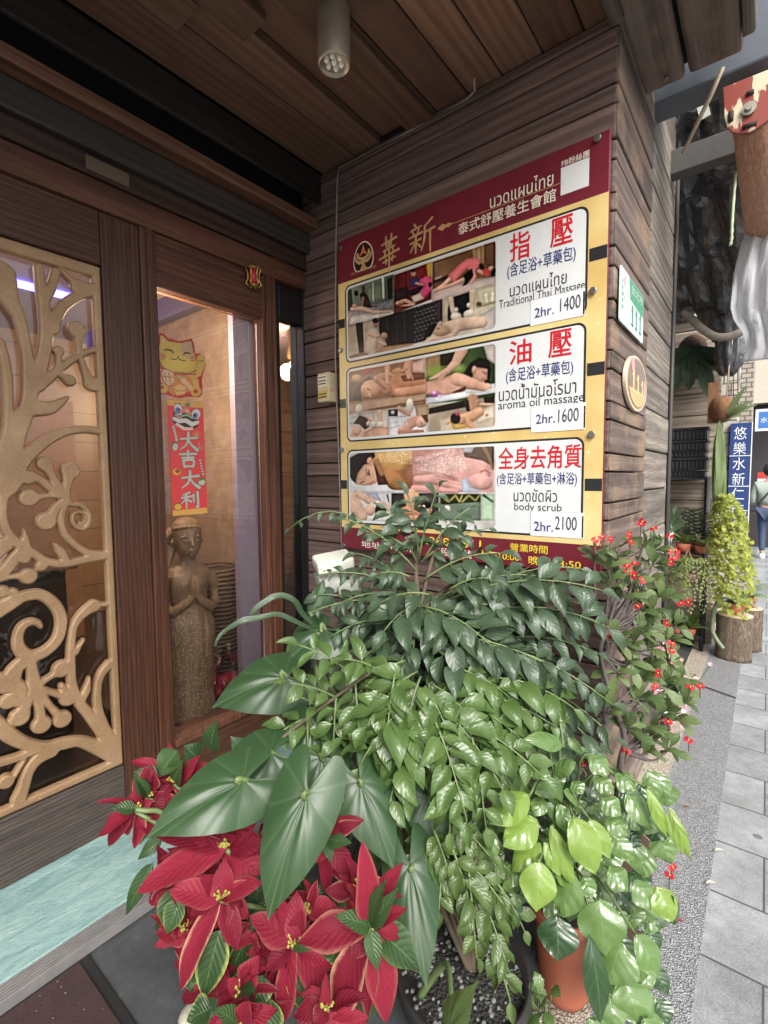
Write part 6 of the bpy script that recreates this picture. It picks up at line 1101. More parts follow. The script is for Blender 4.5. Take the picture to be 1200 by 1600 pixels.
def person():
    y=11.2; f=at(1195,860,'z',0); base=V(.04,y,0); t=thing('person',base,'person in a grey green jacket, navy jeans and white sneakers walking away down the pavement','person')
    def sk(name,pts,edges,rad,mat,parent=None):
        me=bpy.data.meshes.new(name); org=base; me.from_pydata([tuple(V(*p)) for p in pts],edges,[]); o=bpy.data.objects.new(name,me); COL.objects.link(o); o.parent=parent or t; ROOT[o.name]=base
        s=o.modifiers.new('skin','SKIN'); 
        for k,r in enumerate(rad): me.skin_vertices[0].data[k].radius=(r,r*.85)
        me.skin_vertices[0].data[0].use_root=True; ss=o.modifiers.new('sub','SUBSURF'); ss.levels=2; ss.render_levels=2; s.use_smooth_shade=True; me.materials.append(mat); return o
    skin=flat('skin_tone',(.50,.33,.25),.6); jk=flat('jacket_sage',(.30,.35,.30),.8,var=.12); jn=flat('jeans_navy',(.035,.055,.11),.8,var=.1)
    body=sk('body',[(0,0,.9),(0,0,1.1),(0,0,1.32),(0,-.01,1.40),(0,.0,1.46),(0,.02,1.56),(0,.02,1.66),(.17,0,1.32),(.22,-.02,1.08),(.20,.08,.88),(.19,.11,.80),(-.17,0,1.32),(-.22,-.03,1.08),(-.21,.04,.88),(-.2,.06,.80),(.09,0,.86),(.10,.06,.48),(.11,-.02,.10),(.11,.08,.05),(-.09,0,.86),(-.08,.02,.48),(-.07,-.1,.12),(-.07,0,.05)],
      [(0,1),(1,2),(2,3),(3,4),(4,5),(5,6),(2,7),(7,8),(8,9),(9,10),(2,11),(11,12),(12,13),(13,14),(0,15),(15,16),(16,17),(17,18),(0,19),(19,20),(20,21),(21,22)],[.13,.12,.14,.07,.05,.095,.075,.06,.045,.035,.03,.06,.045,.035,.03,.085,.06,.04,.035,.085,.06,.04,.035],skin)
    sk('jacket',[(0,0,.93),(0,0,1.1),(0,0,1.32),(0,-.01,1.41),(.18,0,1.33),(.235,-.02,1.08),(.21,.08,.90),(-.18,0,1.33),(-.235,-.03,1.08),(-.22,.04,.90)],[(0,1),(1,2),(2,3),(2,4),(4,5),(5,6),(2,7),(7,8),(8,9)],[.19,.18,.185,.09,.085,.065,.055,.085,.065,.055],jk)
    sk('jeans',[(0,0,.90),(.09,0,.84),(.10,.06,.48),(.11,-.02,.10),(-.09,0,.84),(-.08,.02,.48),(-.07,-.1,.12)],[(0,1),(1,2),(2,3),(0,4),(4,5),(5,6)],[.165,.11,.075,.055,.11,.075,.055],jn)
    m=MB(); 
    for s,yy in ((.11,.0),(-.07,-.07)): m.lathe([(.048,0),(.052,.03),(.042,.075),(.03,.09)],base+V(s,yy+.03,.0),14,sx=1,sy=2.1)
    m.build('sneakers',flat('sneaker_white',(.7,.7,.68),.5),t)
    m=MB(); m.ball(base+V(0,.0,1.60),.112,n=14,sc=(.92,1,1.1)); m.build('hair',flat('hair_black',(.015,.013,.012),.5),t)
    m=MB(); m.tube(spline([base+V(.12,-.17,1.36),base+V(0,-.2,1.2),base+V(-.16,-.19,.98)],5),.016,6); m.build('bag_strap',flat('strap_black',(.02,.02,.02),.7),t)
    m=MB(); m.box(base+V(-.29,-.16,.84),base+V(-.17,.06,1.0)); m.build('shoulder_bag',flat('bag_dark',(.03,.03,.035),.6),t,bevel=.03)
person()

# ------------------------------------------------------------------ potted plants in front of the sign
def PD(u,v,d):
    r=ray(u,v)
    if r[0]*d<-.44 and r[1]*d>1.77: d=1.77/r[1]
    return P(u,v,d)
def facing(p,cw=.55,up=.6,j=.3): return nz(nz(C-p)*cw+V(0,0,up)+V(*(rnd.uniform(-j,j) for _ in range(3))))
def hl(mb,u0,v0,d0,u1,v1,d1,wpx,shape,c=None,cw=.7,up=.4,j=.2,**k):
    a,b=PD(u0,v0,d0),PD(u1,v1,d1); w_=wpx*(d0+d1)/2/F
    mb.leaf(a,b,w_,facing((a+b)/2,cw,up,j),shape,c or (rnd.random(),rnd.random(),0),**k)
L_aloc=leafmat('elephant_ear_leaf',(.022,.052,.020),(.045,.095,.035),(.16,.24,.12),.38,5,.15,.45,.3,vamt=.32,radial=11)
L_alime=leafmat('young_elephant_ear_leaf',(.06,.10,.03),(.14,.2,.06),(.25,.32,.14),.35,5,.25,.5,.3,vamt=.4,radial=11)
L_bract=leafmat('poinsettia_bract',(.15,.010,.024),(.29,.022,.045),(.17,.006,.012),.58,8,.28,.22,.45,edge=(.52,.28,.18),vamt=.4)
L_poin=leafmat('poinsettia_leaf',(.018,.045,.016),(.05,.10,.03),(.12,.2,.07),.4,8,.2,.4,.6,edge=(.35,.40,.10))
L_dark=leafmat('shrub_leaf_dark',(.015,.034,.018),(.042,.078,.036),(.06,.10,.055),.36,6,.18,.5,.3,backc=(.07,.11,.06),vamt=.35)
L_mid=leafmat('shrub_leaf_green',(.022,.060,.014),(.080,.155,.032),(.12,.19,.06),.30,6,.22,.5,.28,backc=(.10,.16,.05),vamt=.35)
L_small=leafmat('small_shrub_leaf',(.022,.048,.010),(.070,.12,.026),(.11,.16,.05),.34,6,.2,.5,.3,backc=(.09,.14,.04),vamt=.35)
L_lime=leafmat('lime_glossy_leaf',(.07,.16,.02),(.20,.32,.03),(.30,.42,.10),.2,4,.28,.6,.6,vamt=.6,backc=(.22,.32,.08))
L_gloss=leafmat('mid_glossy_leaf',(.03,.08,.018),(.10,.19,.04),(.16,.27,.09),.2,4,.22,.6,.6,vamt=.5,backc=(.15,.24,.08)); L_deep=leafmat('deep_glossy_leaf',(.022,.055,.02),(.06,.12,.04),(.10,.17,.07),.22,5,.18,.6,.6,vamt=.5)
L_thorn=leafmat('spoon_leaf',(.05,.09,.03),(.16,.22,.08),(.2,.26,.12),.42,4,.22,.4,.4,edge=(.3,.14,.06))
B_stem=flat('stem_brown',(.10,.075,.05),.8,var=.25,bump=.5); B_green=flat('stem_green',(.12,.17,.06),.5,var=.15); B_thorn=flat('stem_grey_brown',(.075,.06,.055),.8,var=.25,bump=.8)
def blackpot():
    rnd.seed(41)
    c=P(722,1512,1.24); t=thing('black_pot',(c[0],c[1],.076),'wide black plastic flower pot of dark gritty soil at the front of the plants','flower pot'); h=c[2]
    m=MB(); m.lathe([(.115,0),(.155,h-.121),(.168,h-.116),(.170,h-.076),(.160,h-.074),(.155,h-.106)],(c[0],c[1],.076),44); m.build('pot',flat('pot_black',(.022,.02,.02),.42,var=.2),t)
    q=NT('gritty_soil'); co=q.coord(); n1=q.noise(co,9,6,.7); vo=q.n('TexVoronoi'); vo.inputs['Scale'].default_value=110; q.l(co,vo.inputs[0]); s_=q.n('SeparateColor'); q.l(vo.outputs['Color'],s_.inputs[0]); f=q.math('MULTIPLY',q.math('GREATER_THAN',n1,.53),q.math('GREATER_THAN',s_.outputs[0],.45))
    q.l(q.mix(f,q.ramp(n1,[(.3,(.018,.016,.014)),(.7,(.06,.058,.05))]),(.16,.165,.15)),q.p.inputs['Base Color']); q.inp('Roughness',.9); q.bump(q.math('ADD',n1,q.math('MULTIPLY',vo.outputs[0],-.8)),1.,.02)
    m=MB(); n=26; ctr=m.vert((c[0],c[1],h-.005)); prev=None
    for r_ in (.05,.10,.157):
        ring=[m.vert((c[0]+r_*math.cos(6.2832*j/n),c[1]+r_*math.sin(6.2832*j/n),h-.012-.012*rnd.random()-.08*r_)) for j in range(n)]
        for j in range(n): m.face([ctr,ring[j],ring[(j+1)%n]] if prev is None else [prev[j],ring[j],ring[(j+1)%n],prev[(j+1)%n]],(.5,.5,.5),None,True)
        prev=ring
    m.build('soil',q.m,t)
    gs=[flat('grit_a',(.17,.175,.16),.8,var=.2),flat('grit_b',(.22,.22,.2),.8,var=.2)]
    m=MB()
    for k in range(120): a=rnd.random()*6.283; r_=.15*math.sqrt(rnd.random()); m.ball((c[0]+r_*math.cos(a),c[1]+r_*math.sin(a),h-.012-.08*r_),.003+.004*rnd.random(),n=5,sc=(1,1.2,.7))
    g=m.build('grit',gs[0],t); g['kind']='stuff'
    c2=at(882,1545,'z',.02); t2=thing('terracotta_pot',(c2[0],c2[1],.013),'smooth terracotta pot under the lime green glossy plant','flower pot'); m=MB(); m.lathe([(.058,0),(.070,.03),(.082,.15),(.088,.24),(.096,.245),(.098,.28),(.088,.282),(.084,.25)],(c2[0],c2[1],.013),36); m.build('pot',flat('terracotta',(.40,.12,.065),.62,var=.1,bump=.15),t2)
    m=MB(); m.lathe([(.085,.262),(.05,.266),(.01,.266)],(c2[0],c2[1],.013),20); m.build('soil',flat('dark_soil',(.03,.022,.017),.95,var=.3,bump=1),t2)
    return c,c2
BP,TP=blackpot()
def alocasia():
    rnd.seed(42)
    b=V(-.86,1.14,.0); t=thing('elephant_ear',b,'elephant ear plant with big heart shaped dark green leaves above the poinsettia','plant')
    m=MB(); m.lathe([(.10,0),(.13,.24),(.14,.25),(.12,.24)],b+V(0,0,.077),26); m.build('pot',flat('pot_grey',(.05,.05,.05),.6),t)
    LL=[(381,1220,1.06,226,1311,.98,122,.10,.10),(479,1240,1.0,418,1440,.93,118,.12,.16),(424,1178,1.18,332,1212,1.14,98,.08,.1),(563,1222,1.16,616,1362,1.10,100,.06,.12),(640,1352,1.14,667,1548,1.03,92,.05,.18),(446,1058,1.38,330,1106,1.34,104,.10,.12),(506,985,1.5,452,1030,1.44,92,.05,.1),(503,1183,1.24,540,1262,1.2,90,.05,.1),(486,1128,1.3,478,1218,1.24,72,.05,.2),(668,1245,1.24,690,1330,1.2,90,.05,.1),(486,968,1.56,506,905,1.6,26,.05,.3),(470,1010,1.5,452,1052,1.46,44,.06,.2),(700,1610,.90,748,1532,.84,54,.05,.2),(398,1195,1.25,360,1150,1.24,60,.05,.15)]
    lime={11,12}
    st=MB()
    for k,(u0,v0,d0,u1,v1,d1,w_,ar,fo) in enumerate(LL):
        m=MB(); c=(rnd.random()*.6+.2,.5,.35); 
        A_,B_=PD(u0,v0,d0),PD(u1,v1,d1)
        if k==10: hl(m,u0,v0,d0,u1,v1,d1,w_,'lance',c,cw=.8,up=.55,j=.12,arch=ar,fold=-fo*.6,wave=.035,nl=18,ns=12)
        else: m.heart(A_,B_,w_*1.0*(d0+d1)/2/F,facing((A_+B_)/2,.8,.55,.12),c,arch=ar,droop=.18+fo)
        m.build('leaf',L_aloc if k not in lime else L_alime,t)
        a=PD(u0,v0,d0); base=b+V(.02*rnd.uniform(-1,1),.02*rnd.uniform(-1,1),.22) if k!=12 else V(BP[0]-.05,BP[1]-.12,.25)
        mid=(a+base)/2+V(0,.06,.06); st.tube(spline([base,mid,a+V(0,.01,-.005),a+nz(PD(u1,v1,d1)-a)*.01],6),[.009]*6+[.006]*13,7)
    st.build('leaf_stalk',B_green,t)
    t=thing('strap_leaf_plant',P(480,985,1.55),'two long drooping strap leaves reaching out in front of the window frame','plant'); m=MB()
    def ribbon(pts,w_):
        q=spline([PD(*p) for p in pts],6); n=len(q); ids=[]
        for k,p in enumerate(q):
            tg=nz(q[min(k+1,n-1)]-q[max(k-1,0)]); sd=nz(np.cross(tg,nz(C-p)+V(.4*math.sin(k*.35),0,.6))); f=k/(n-1); ww=w_*min(1,.5+2*f)*(1-f**4)*.5+.0006
            nn_=np.cross(sd,tg); ids.append([m.vert(p-sd*ww+nn_*ww*.35),m.vert(p),m.vert(p+sd*ww+nn_*ww*.35)])
        for k in range(n-1):
            for s in (0,1): m.face([ids[k][s],ids[k+1][s],ids[k+1][s+1],ids[k][s+1]],(.6,.5,0),[(k/n,s/2),((k+1)/n,s/2),((k+1)/n,s/2+.5),(k/n,s/2+.5)],True)
    ribbon([(500,985,1.55),(473,960,1.5),(459,939,1.46),(435,931,1.44),(408,944,1.42),(391,962,1.41),(387,978,1.42)],.019)
    ribbon([(500,990,1.54),(465,973,1.46),(435,961,1.42),(408,965,1.40),(379,970,1.38),(355,984,1.37),(341,997,1.36),(335,1011,1.36)],.017)
    m.build('strap_leaf',L_dark,t); s=MB(); s.tube(spline([V(-.95,1.3,.02),P(505,1090,1.5),P(500,987,1.55)],6),.008,7); s.build('stalk',B_green,t)
alocasia()
def poinsettia():
    rnd.seed(43)
    def Z(x,y): return 130+x/2.105,1120+y/2.105
    b=V(-.85,.86,.077); t=thing('poinsettia',b,'poinsettia with large red bracts spilling over the entrance floor beside the doorstep','plant')
    m=MB(); m.lathe([(.08,0),(.115,.2),(.12,.21),(.105,.2)],b,24); m.build('pot',flat('pot_brown',(.09,.05,.035),.6),t)
    st=MB()
    # heads: centre, depth, list of (tip, width px, edge amount), greens
    HD=[((455,598),1.00,[((282,572),52,.1),((466,462),36,.0),((318,905),48,1.),((505,762),42,.1),((590,545),40,.1),((400,640),30,.1),((470,700),30,.2),((545,660),34,.1),((380,520),34,.0)],[]),
     ((470,432),1.06,[((176,578),62,.1),((225,385),42,.0),((330,500),36,.0),((400,545),38,.0),((585,520),62,.05),((600,420),44,.0),((330,380),34,0),((540,380),32,0),((250,470),36,0)],[]),
     ((692,750),.97,[((548,655),54,.15),((702,575),44,.1),((660,1006),44,.3),((812,906),52,.15),((600,840),36,.0),((720,640),36,0),((640,590),36,0),((760,800),30,0)],[((745,770),16)]),
     ((945,690),.95,[((918,408),50,.25),((704,742),62,.4),((1052,480),40,0),((826,1010),66,.9),((1000,1008),58,.15),((868,545),34,0),((880,800),34,.2),((935,990),40,.3),((1020,600),30,0)],[((1000,532),28),((1038,560),26),((826,655),30),((970,838),26)]),
     ((800,402),1.08,[((832,312),42,0),((880,515),40,0),((765,485),30,0),((805,590),28,0),((715,470),34,0),((870,360),32,0),((740,400),28,0)],[((885,415),22),((815,480),18)]),
     ((212,262),1.16,[((138,278),30,0),((222,160),30,0),((262,318),34,0),((180,300),26,0),((250,215),24,0)],[((170,200),22),((165,185),18)]),
     ((300,215),1.2,[((388,125),26,0),((265,235),28,0),((330,170),26,0),((410,150),24,0),((250,260),26,0)],[((330,140),34)]),
     ((172,305),1.12,[((45,398),32,0),((82,425),28,.1)],[((90,300),20)]),
     ((515,905),.93,[((580,785),44,.1),((475,862),26,0),((490,925),26,0),((548,900),30,.1)],[((570,905),24)]),
     ((505,1010),.9,[((545,935),44,.1),((590,950),36,.1),((450,960),30,0),((600,1020),36,0),((420,1030),30,0)],[((430,960),28)]),
     ((800,960),.92,[((760,1010),40,.2),((690,985),40,.1),((720,1040),44,.1),((820,1040),36,.1)],[]),
     ]
    for (cx,cy),d in (((385,475),1.12),((625,525),1.12),((420,850),1.03),((640,905),1.0),((870,830),1.0),((335,705),1.08),((905,560),1.08),((560,470),1.15),((480,730),1.06),((740,640),1.04),((620,770),1.02)): HD.append(((cx,cy),d,[((cx+rnd.uniform(50,105)*math.cos(q+.3*rnd.random()),cy+rnd.uniform(50,105)*math.sin(q+.3*rnd.random())),rnd.uniform(30,46),.3*rnd.random()) for q in np.arange(0,6.2,1.0)],[]))
    HD+=[
     ((280,560),1.12,[((250,645),26,0),((330,470),30,0),((240,420),28,0)],[])]
    head_tops=[]
    for (cx,cy),d,br,gr in HD:
        u,v=Z(cx,cy); c=PD(u,v,d); head_tops.append(c); m=MB()
        for k,((tx,ty),w_,e) in enumerate(br):
            tu,tv=Z(tx,ty); dd=d-.03+.05*rnd.random()+(.02 if k%2 else 0); col=(rnd.random(),.5,e); hl(m,u+rnd.uniform(-4,4),v+rnd.uniform(-4,4),d+.004*k,tu,tv,dd,w_*.86,'bract',col,cw=.75,up=.5,j=.25,arch=.07,fold=rnd.uniform(.08,.3),wave=.04,nl=12,ns=6)
        for k in range(11):
            a=rnd.random()*6.283; L=rnd.uniform(30,72); uu,vv=u+rnd.uniform(-8,8),v+rnd.uniform(-8,8); hl(m,uu,vv,d+.015,uu+L*math.cos(a),vv+L*math.sin(a)*.9,d+rnd.uniform(-.01,.05),rnd.uniform(17,30),'bract',(rnd.random(),.5,.5*(rnd.random()<.2)),cw=.6,up=.5,j=.5,arch=.10,fold=rnd.uniform(.1,.5),wave=.06,nl=10,ns=6)
        hd=m.build('flower_head',L_bract,t)
        m=MB()
        for k in range(9): q=c+V(rnd.uniform(-.012,.012),rnd.uniform(-.012,.012),.004+rnd.uniform(0,.012)); m.ball(q,.0033,n=6); m.tube([c,q],.0016,4)
        m.build('flower_centre',flat('cyathia',(.28,.25,.05),.5,var=.2),hd)
        if gr:
            m=MB()
            for (tx,ty),w_ in gr: tu,tv=Z(tx,ty); hl(m,u,v,d-.01,tu,tv,d-.035,w_*1.2,'ovate',(rnd.random(),.5,0),arch=.08,fold=.2,nl=8,ns=4)
            m.build('young_leaf',L_poin,hd)
        st.tube(spline([b+V(rnd.uniform(-.03,.03),rnd.uniform(-.03,.03),.18),(b+c)/2+V(0,0,.12),c-V(0,0,.004)],6),[.007]*6+[.005]*7,6)
    m=MB()
    G=[((450,700),1.02,(398,925),52,.9),((500,720),1.04,(350,908),44,.3),((560,700),1.06,(478,862),52,.5),((690,800),1.0,(720,968),36,.7),((760,700),1.06,(835,760),60,.2),((300,560),1.1,(285,720),40,.2),((320,600),1.08,(275,715),34,.3),((310,110),1.2,(248,198),40,0),((380,140),1.22,(330,95),36,0),((420,110),1.24,(440,10),32,0),((260,200),1.2,(165,180),24,0),((210,320),1.16,(185,420),24,0),((260,400),1.14,(180,470),22,0),((230,480),1.12,(140,655),26,0),((300,520),1.08,(370,520),26,0),((520,540),1.1,(300,520),30,.2),((590,850),.98,(560,960),44,.3),((540,920),.96,(470,985),44,.2),((420,960),.96,(340,1000),44,.4),((620,930),.96,(600,1060),50,.6),((780,830),1.0,(790,920),50,.2),((900,760),1.0,(780,780),60,.2),((960,700),.98,(1108,838),56,.1),((720,560),1.1,(690,600),40,0),((740,600),1.1,(700,540),40,0),((850,560),1.1,(900,640),40,0),((640,700),1.05,(680,860),50,.3),((360,830),1.02,(350,900),30,.3),((450,330),1.2,(520,340),46,0),((640,460),1.16,(700,420),50,0),((560,620),1.1,(620,700),46,0)]
    for k,((x0,y0),d,(x1,y1),w_,e) in enumerate(G): u0,v0=Z(x0,y0);u1,v1=Z(x1,y1); hl(m,u0,v0,d,u1,v1,d-.02,w_*1.15,'ovate',(.15+.7*rnd.random(),.5,e),cw=.7,up=.5,arch=.08,fold=.18,wave=.03,nl=12,ns=6)
    for k in range(34):   # leaves deeper in the plant
        x,y=rnd.uniform(260,960),rnd.uniform(420,1020); u,v=Z(x,y); hl(m,u,v,1.12,u+rnd.uniform(-30,30),v+rnd.uniform(25,60),1.1,rnd.uniform(30,44),'ovate',(rnd.random()*.5,.5,0),arch=.08,fold=.15,nl=8,ns=4)
    m.build('foliage',L_poin,t)
    u0,v0=Z(130,300);u1,v1=Z(265,322); st.tube(spline([PD(u0,v0,1.12),PD((u0+u1)/2,v0+4,1.12),PD(u1,v1,1.14),PD(u1+30,v1+60,1.14)],5),.006,6); st.build('stem',B_green,t)
    m=MB(); c=at(302,1586,'z',.095); m.ball(c,.033,n=12,sc=(1,1.2,.7)); m.build('pebble',flat('pebble_pale',(.34,.33,.26),.8,var=.3,bump=.8),label='pale mossy pebble on the slate floor under the poinsettia',cat='pebble')
poinsettia()
def frond(mb,sb,p0,p1,n,L,wd=.5,arch=.08,shape='ovate',droop=.35,tone=(0,1),t0=.2,cw=.5,up=.65,term=True,rad=.0022):
    ln=np.linalg.norm(p1-p0); pts=[p0+(p1-p0)*t+V(0,0,arch*ln*4*t*(1-t)) for t in np.linspace(0,1,9)]; sb.tube(pts,[rad*1.5]*4+[rad]*5,5)
    for k in range(n):
        t=t0+(1-t0)*(k/(max(n-1,1))); f=t*8; i=min(int(f),7); q=pts[i]+(pts[i+1]-pts[i])*(f-i); tg=nz(pts[i+1]-pts[i]); nv=facing(q,cw,up,.35); sd=nz(np.cross(tg,nv))
        for s in (1,-1):
            if k==n-1 and s==-1 and term: continue
            a=tg if (k==n-1 and term) else nz(tg*.55+sd*s*.85); a=nz(a+V(rnd.uniform(-.2,.2),rnd.uniform(-.2,.2),-droop*rnd.uniform(.3,1.3))); l=L*rnd.uniform(.72,1.12)*(.75+.3*math.sin(math.pi*min(1,t+.15)))
            c=tone[0]+(tone[1]-tone[0])*rnd.random(); b0=q+a*l*.08; sb.tube([q,b0],rad*.7,4,cap=False); e=b0+a*l
            if e[0]<-.42 and e[1]>1.80: e[1]=1.80
            mb.leaf(b0,e,l*wd*rnd.uniform(.85,1.1),nz(nv+V(rnd.uniform(-.3,.3),rnd.uniform(-.3,.3),.0)),shape,(c,rnd.random(),0),arch=rnd.uniform(.05,.2),fold=rnd.uniform(.2,.6),wave=.05,nl=7,ns=4,twist=rnd.uniform(-.25,.25))
def jp(u,v,d,j=8): return PD(u+rnd.uniform(-j,j),v+rnd.uniform(-j,j),d+rnd.uniform(-.02,.02))
def shrubs():
    rnd.seed(44)
    # dark shrub with a visible trunk
    tr=[PD(668,1330,1.45),PD(662,1180,1.5),PD(660,1070,1.55),PD(655,980,1.58),PD(650,900,1.62),PD(648,830,1.62)]; b=V(tr[0][0],tr[0][1]+.02,0)
    t=thing('dark_shrub',b,'tall dark green shrub with a thin brown trunk in front of the price sign','shrub'); lf=MB();sb=MB(); w_=MB()
    w_.tube(spline([b+V(0,0,.02),b+V(0,0,.25)]+tr,5),[.014]*20+[.011]*10+[.008]*6,8)
    for u,v,d in ((590,830,1.62),(700,820,1.6),(560,870,1.6),(760,900,1.55),(850,940,1.5)): w_.tube(spline([PD(654,960,1.58),PD((u+650)/2,(v+930)/2,1.6),PD(u,v,d)],5),[.007]*6+[.004]*5,6)
    U=[(650,895,540,806,1.6,1.58,6,.058),(650,880,600,796,1.6,1.6,6,.06),(652,870,640,772,1.6,1.6,6,.062),(655,870,690,765,1.58,1.55,6,.062),(658,875,735,792,1.6,1.58,5,.062),(640,860,585,830,1.6,1.6,5,.055),(655,880,760,830,1.6,1.6,5,.055),
       (660,910,780,860,1.58,1.55,6,.075),(690,930,860,905,1.55,1.5,8,.085),(700,935,940,925,1.52,1.45,9,.09),(740,925,905,890,1.55,1.52,7,.08),(700,950,880,985,1.5,1.45,8,.09),(760,960,955,985,1.48,1.44,8,.085),(690,960,800,1000,1.5,1.45,6,.09),
       (640,915,560,868,1.6,1.58,6,.055),(640,925,505,900,1.58,1.55,7,.05),(640,935,530,945,1.56,1.52,6,.06),(640,950,480,955,1.56,1.5,7,.055),(640,965,515,1000,1.54,1.48,7,.06),(640,900,590,900,1.5,1.5,5,.06),
       (655,945,600,985,1.5,1.4,5,.105),(655,945,645,1015,1.48,1.38,5,.10),(660,945,705,1005,1.48,1.38,5,.115),(662,950,762,1010,1.46,1.38,5,.11),(670,975,830,1045,1.45,1.38,6,.095),(680,1000,900,1060,1.45,1.38,7,.095),(720,1000,955,1100,1.42,1.36,8,.085),(650,985,560,1030,1.5,1.42,6,.085),(660,1000,740,1080,1.42,1.34,5,.095),(650,1000,600,1090,1.44,1.36,5,.09),(670,930,600,940,1.46,1.42,4,.1),(700,920,760,900,1.5,1.46,5,.07)]
    for (u0,v0,u1,v1,d0,d1,n,L) in U: frond(lf,sb,jp(u0,v0,d0,4),jp(u1,v1,d1,5),n,L*rnd.uniform(.95,1.3),.56,.1,droop=.6,tone=(0,.9))
    U2=[(780,1050,960,1150,1.42,1.40,7,.085),(800,1080,955,1200,1.4,1.38,6,.085),(760,1000,930,1020,1.5,1.46,7,.085),(820,1100,930,1240,1.4,1.36,6,.08)]
    for (u0,v0,u1,v1,d0,d1,n,L) in U2: frond(lf,sb,jp(u0,v0,d0,4),jp(u1,v1,d1,5),n,L*1.1,.56,.1,droop=.55,tone=(.2,1))
    for k in range(46):
        u=rnd.uniform(500,930); v=rnd.uniform(930,1180); d=1.52-.0004*(v-930)+.06
        frond(lf,sb,jp(655,960+rnd.uniform(0,150),1.55),jp(u,v,d),6,rnd.uniform(.08,.12),.58,.1,droop=.5,tone=(0,.6))
    for (u0,v0,u1,v1) in ((640,880,470,836),): frond(lf,sb,PD(630,885,1.62),PD(452,826,1.64),8,.038,.62,.28,droop=.9,tone=(.5,1),t0=.3)
    lf.build('foliage',L_dark,t); sb.build('twig',B_green,t); w_.build('trunk',B_stem,t)
    # lime tips in the top of the shrub
    # glossy mid green shrub
    b=V(-.62,1.30,0); t=thing('glossy_shrub',b,'glossy mid green shrub with oval leaflets in the middle of the plant group','shrub'); lf=MB(); sb=MB(); w_=MB()
    for u,v,d in ((640,1090,1.36),(700,1120,1.32),(590,1070,1.38),(780,1110,1.34)): w_.tube(spline([V(BP[0]+.02,BP[1]+.02,.22),PD((u+700)/2,1300,1.3),PD(u,v,d)],6),[.008]*7+[.005]*6,6)
    w_.tube(spline([PD(640,1090,1.36),PD(600,1045,1.36),PD(520,1092,1.28),PD(432,1160,1.22)],6),.0045,6)
    Cc=[(650,1050,575,1130,1.34,1.24,5,.085),(655,1060,635,1150,1.32,1.22,5,.09),(660,1070,705,1170,1.3,1.2,6,.09),(670,1065,760,1150,1.32,1.24,6,.085),(685,1080,825,1165,1.32,1.24,6,.085),(700,1080,890,1150,1.34,1.28,7,.08),(640,1065,530,1150,1.34,1.24,6,.08),(640,1095,565,1200,1.28,1.18,5,.085),(655,1105,640,1240,1.26,1.14,6,.088),(670,1110,725,1275,1.24,1.12,7,.088),(690,1110,785,1230,1.26,1.16,6,.085),(705,1120,850,1210,1.28,1.2,6,.08),(650,1130,600,1280,1.24,1.16,6,.08),(700,1180,700,1300,1.18,1.12,5,.08),(740,1150,760,1290,1.2,1.14,6,.075),(690,1040,790,1090,1.36,1.3,6,.08),(760,1060,900,1110,1.36,1.32,6,.08),(640,1030,560,1080,1.38,1.3,5,.075),(620,1050,600,1180,1.28,1.2,6,.08)]
    for (u0,v0,u1,v1,d0,d1,n,L) in Cc: frond(lf,sb,jp(u0,v0,d0,4),jp(u1,v1,d1,5),n,L*rnd.uniform(.9,1.25),.60,.1,droop=.5,tone=(.2,1))
    for (u0,v0,u1,v1,n) in ((560,1062,468,1008,4),(525,1090,455,1068,4),(525,1090,520,1185,4),(480,1122,428,1152,3),(480,1122,482,1205,3),(555,1068,562,1165,5),(500,1108,470,1090,2),(590,1046,540,1030,4)): frond(lf,sb,PD(u0,v0,1.28),PD(u1,v1,1.24),n,.068,.56,.06,droop=.4,tone=(.2,.9))
    for k in range(34):
        u=rnd.uniform(480,900); v=rnd.uniform(1080,1330); frond(lf,sb,jp(660,1090,1.38),jp(u,v,1.34-.0004*(v-1080)),5,.10,.6,.1,droop=.5,tone=(0,.5))
    lf.build('foliage',L_mid,t); sb.build('twig',B_green,t); w_.build('branch',B_stem,t)
    # small leaved shrub in the black pot
    b=V(BP[0],BP[1],BP[2]-.02); t=thing('small_leaf_shrub',b,'small leaved olive green shrub growing from the wide black pot','shrub'); lf=MB(); sb=MB(); w_=MB()
    for u,v,d in ((700,1330,1.2),(740,1360,1.16),(790,1400,1.18),(660,1350,1.2)): w_.tube(spline([b+V(rnd.uniform(-.02,.02),.05,0),PD(u,v,d)+V(0,.02,.03),PD(u,v,d)],5),.004,6)
    for (u0,v0,u1,v1,d0,d1,n,L) in ((690,1310,640,1385,1.2,1.14,5,.055),(695,1320,690,1420,1.2,1.13,6,.055),(705,1325,740,1440,1.18,1.12,6,.055),(715,1335,790,1430,1.2,1.14,6,.055),(740,1370,800,1520,1.16,1.08,6,.06),(730,1360,750,1490,1.16,1.1,5,.055),(700,1300,650,1330,1.22,1.18,5,.05),(680,1290,700,1370,1.2,1.14,5,.05),(720,1300,800,1370,1.24,1.18,6,.055),(770,1380,820,1450,1.18,1.14,4,.055),(700,1280,760,1340,1.22,1.16,5,.055),(760,1440,800,1560,1.12,1.06,4,.06)): frond(lf,sb,jp(u0,v0,d0,5),jp(u1,v1,d1,6),n,L,.62,.08,droop=.6,tone=(0,1))
    for k in range(14):
        u=rnd.uniform(640,810); v=rnd.uniform(1300,1420); frond(lf,sb,jp(710,1310,1.26),jp(u,v,1.24),5,.055,.6,.1,droop=.5,tone=(0,.5))
    lf.build('foliage',L_small,t); sb.build('twig',B_green,t); w_.build('stem',B_stem,t)
    # low seedlings by the terracotta pot
    c=at(845,1585,'z',.02); t=thing('ground_seedling',c,'low bright seedling with crinkled leaves at the foot of the terracotta pot','plant'); m=MB(); sb=MB()
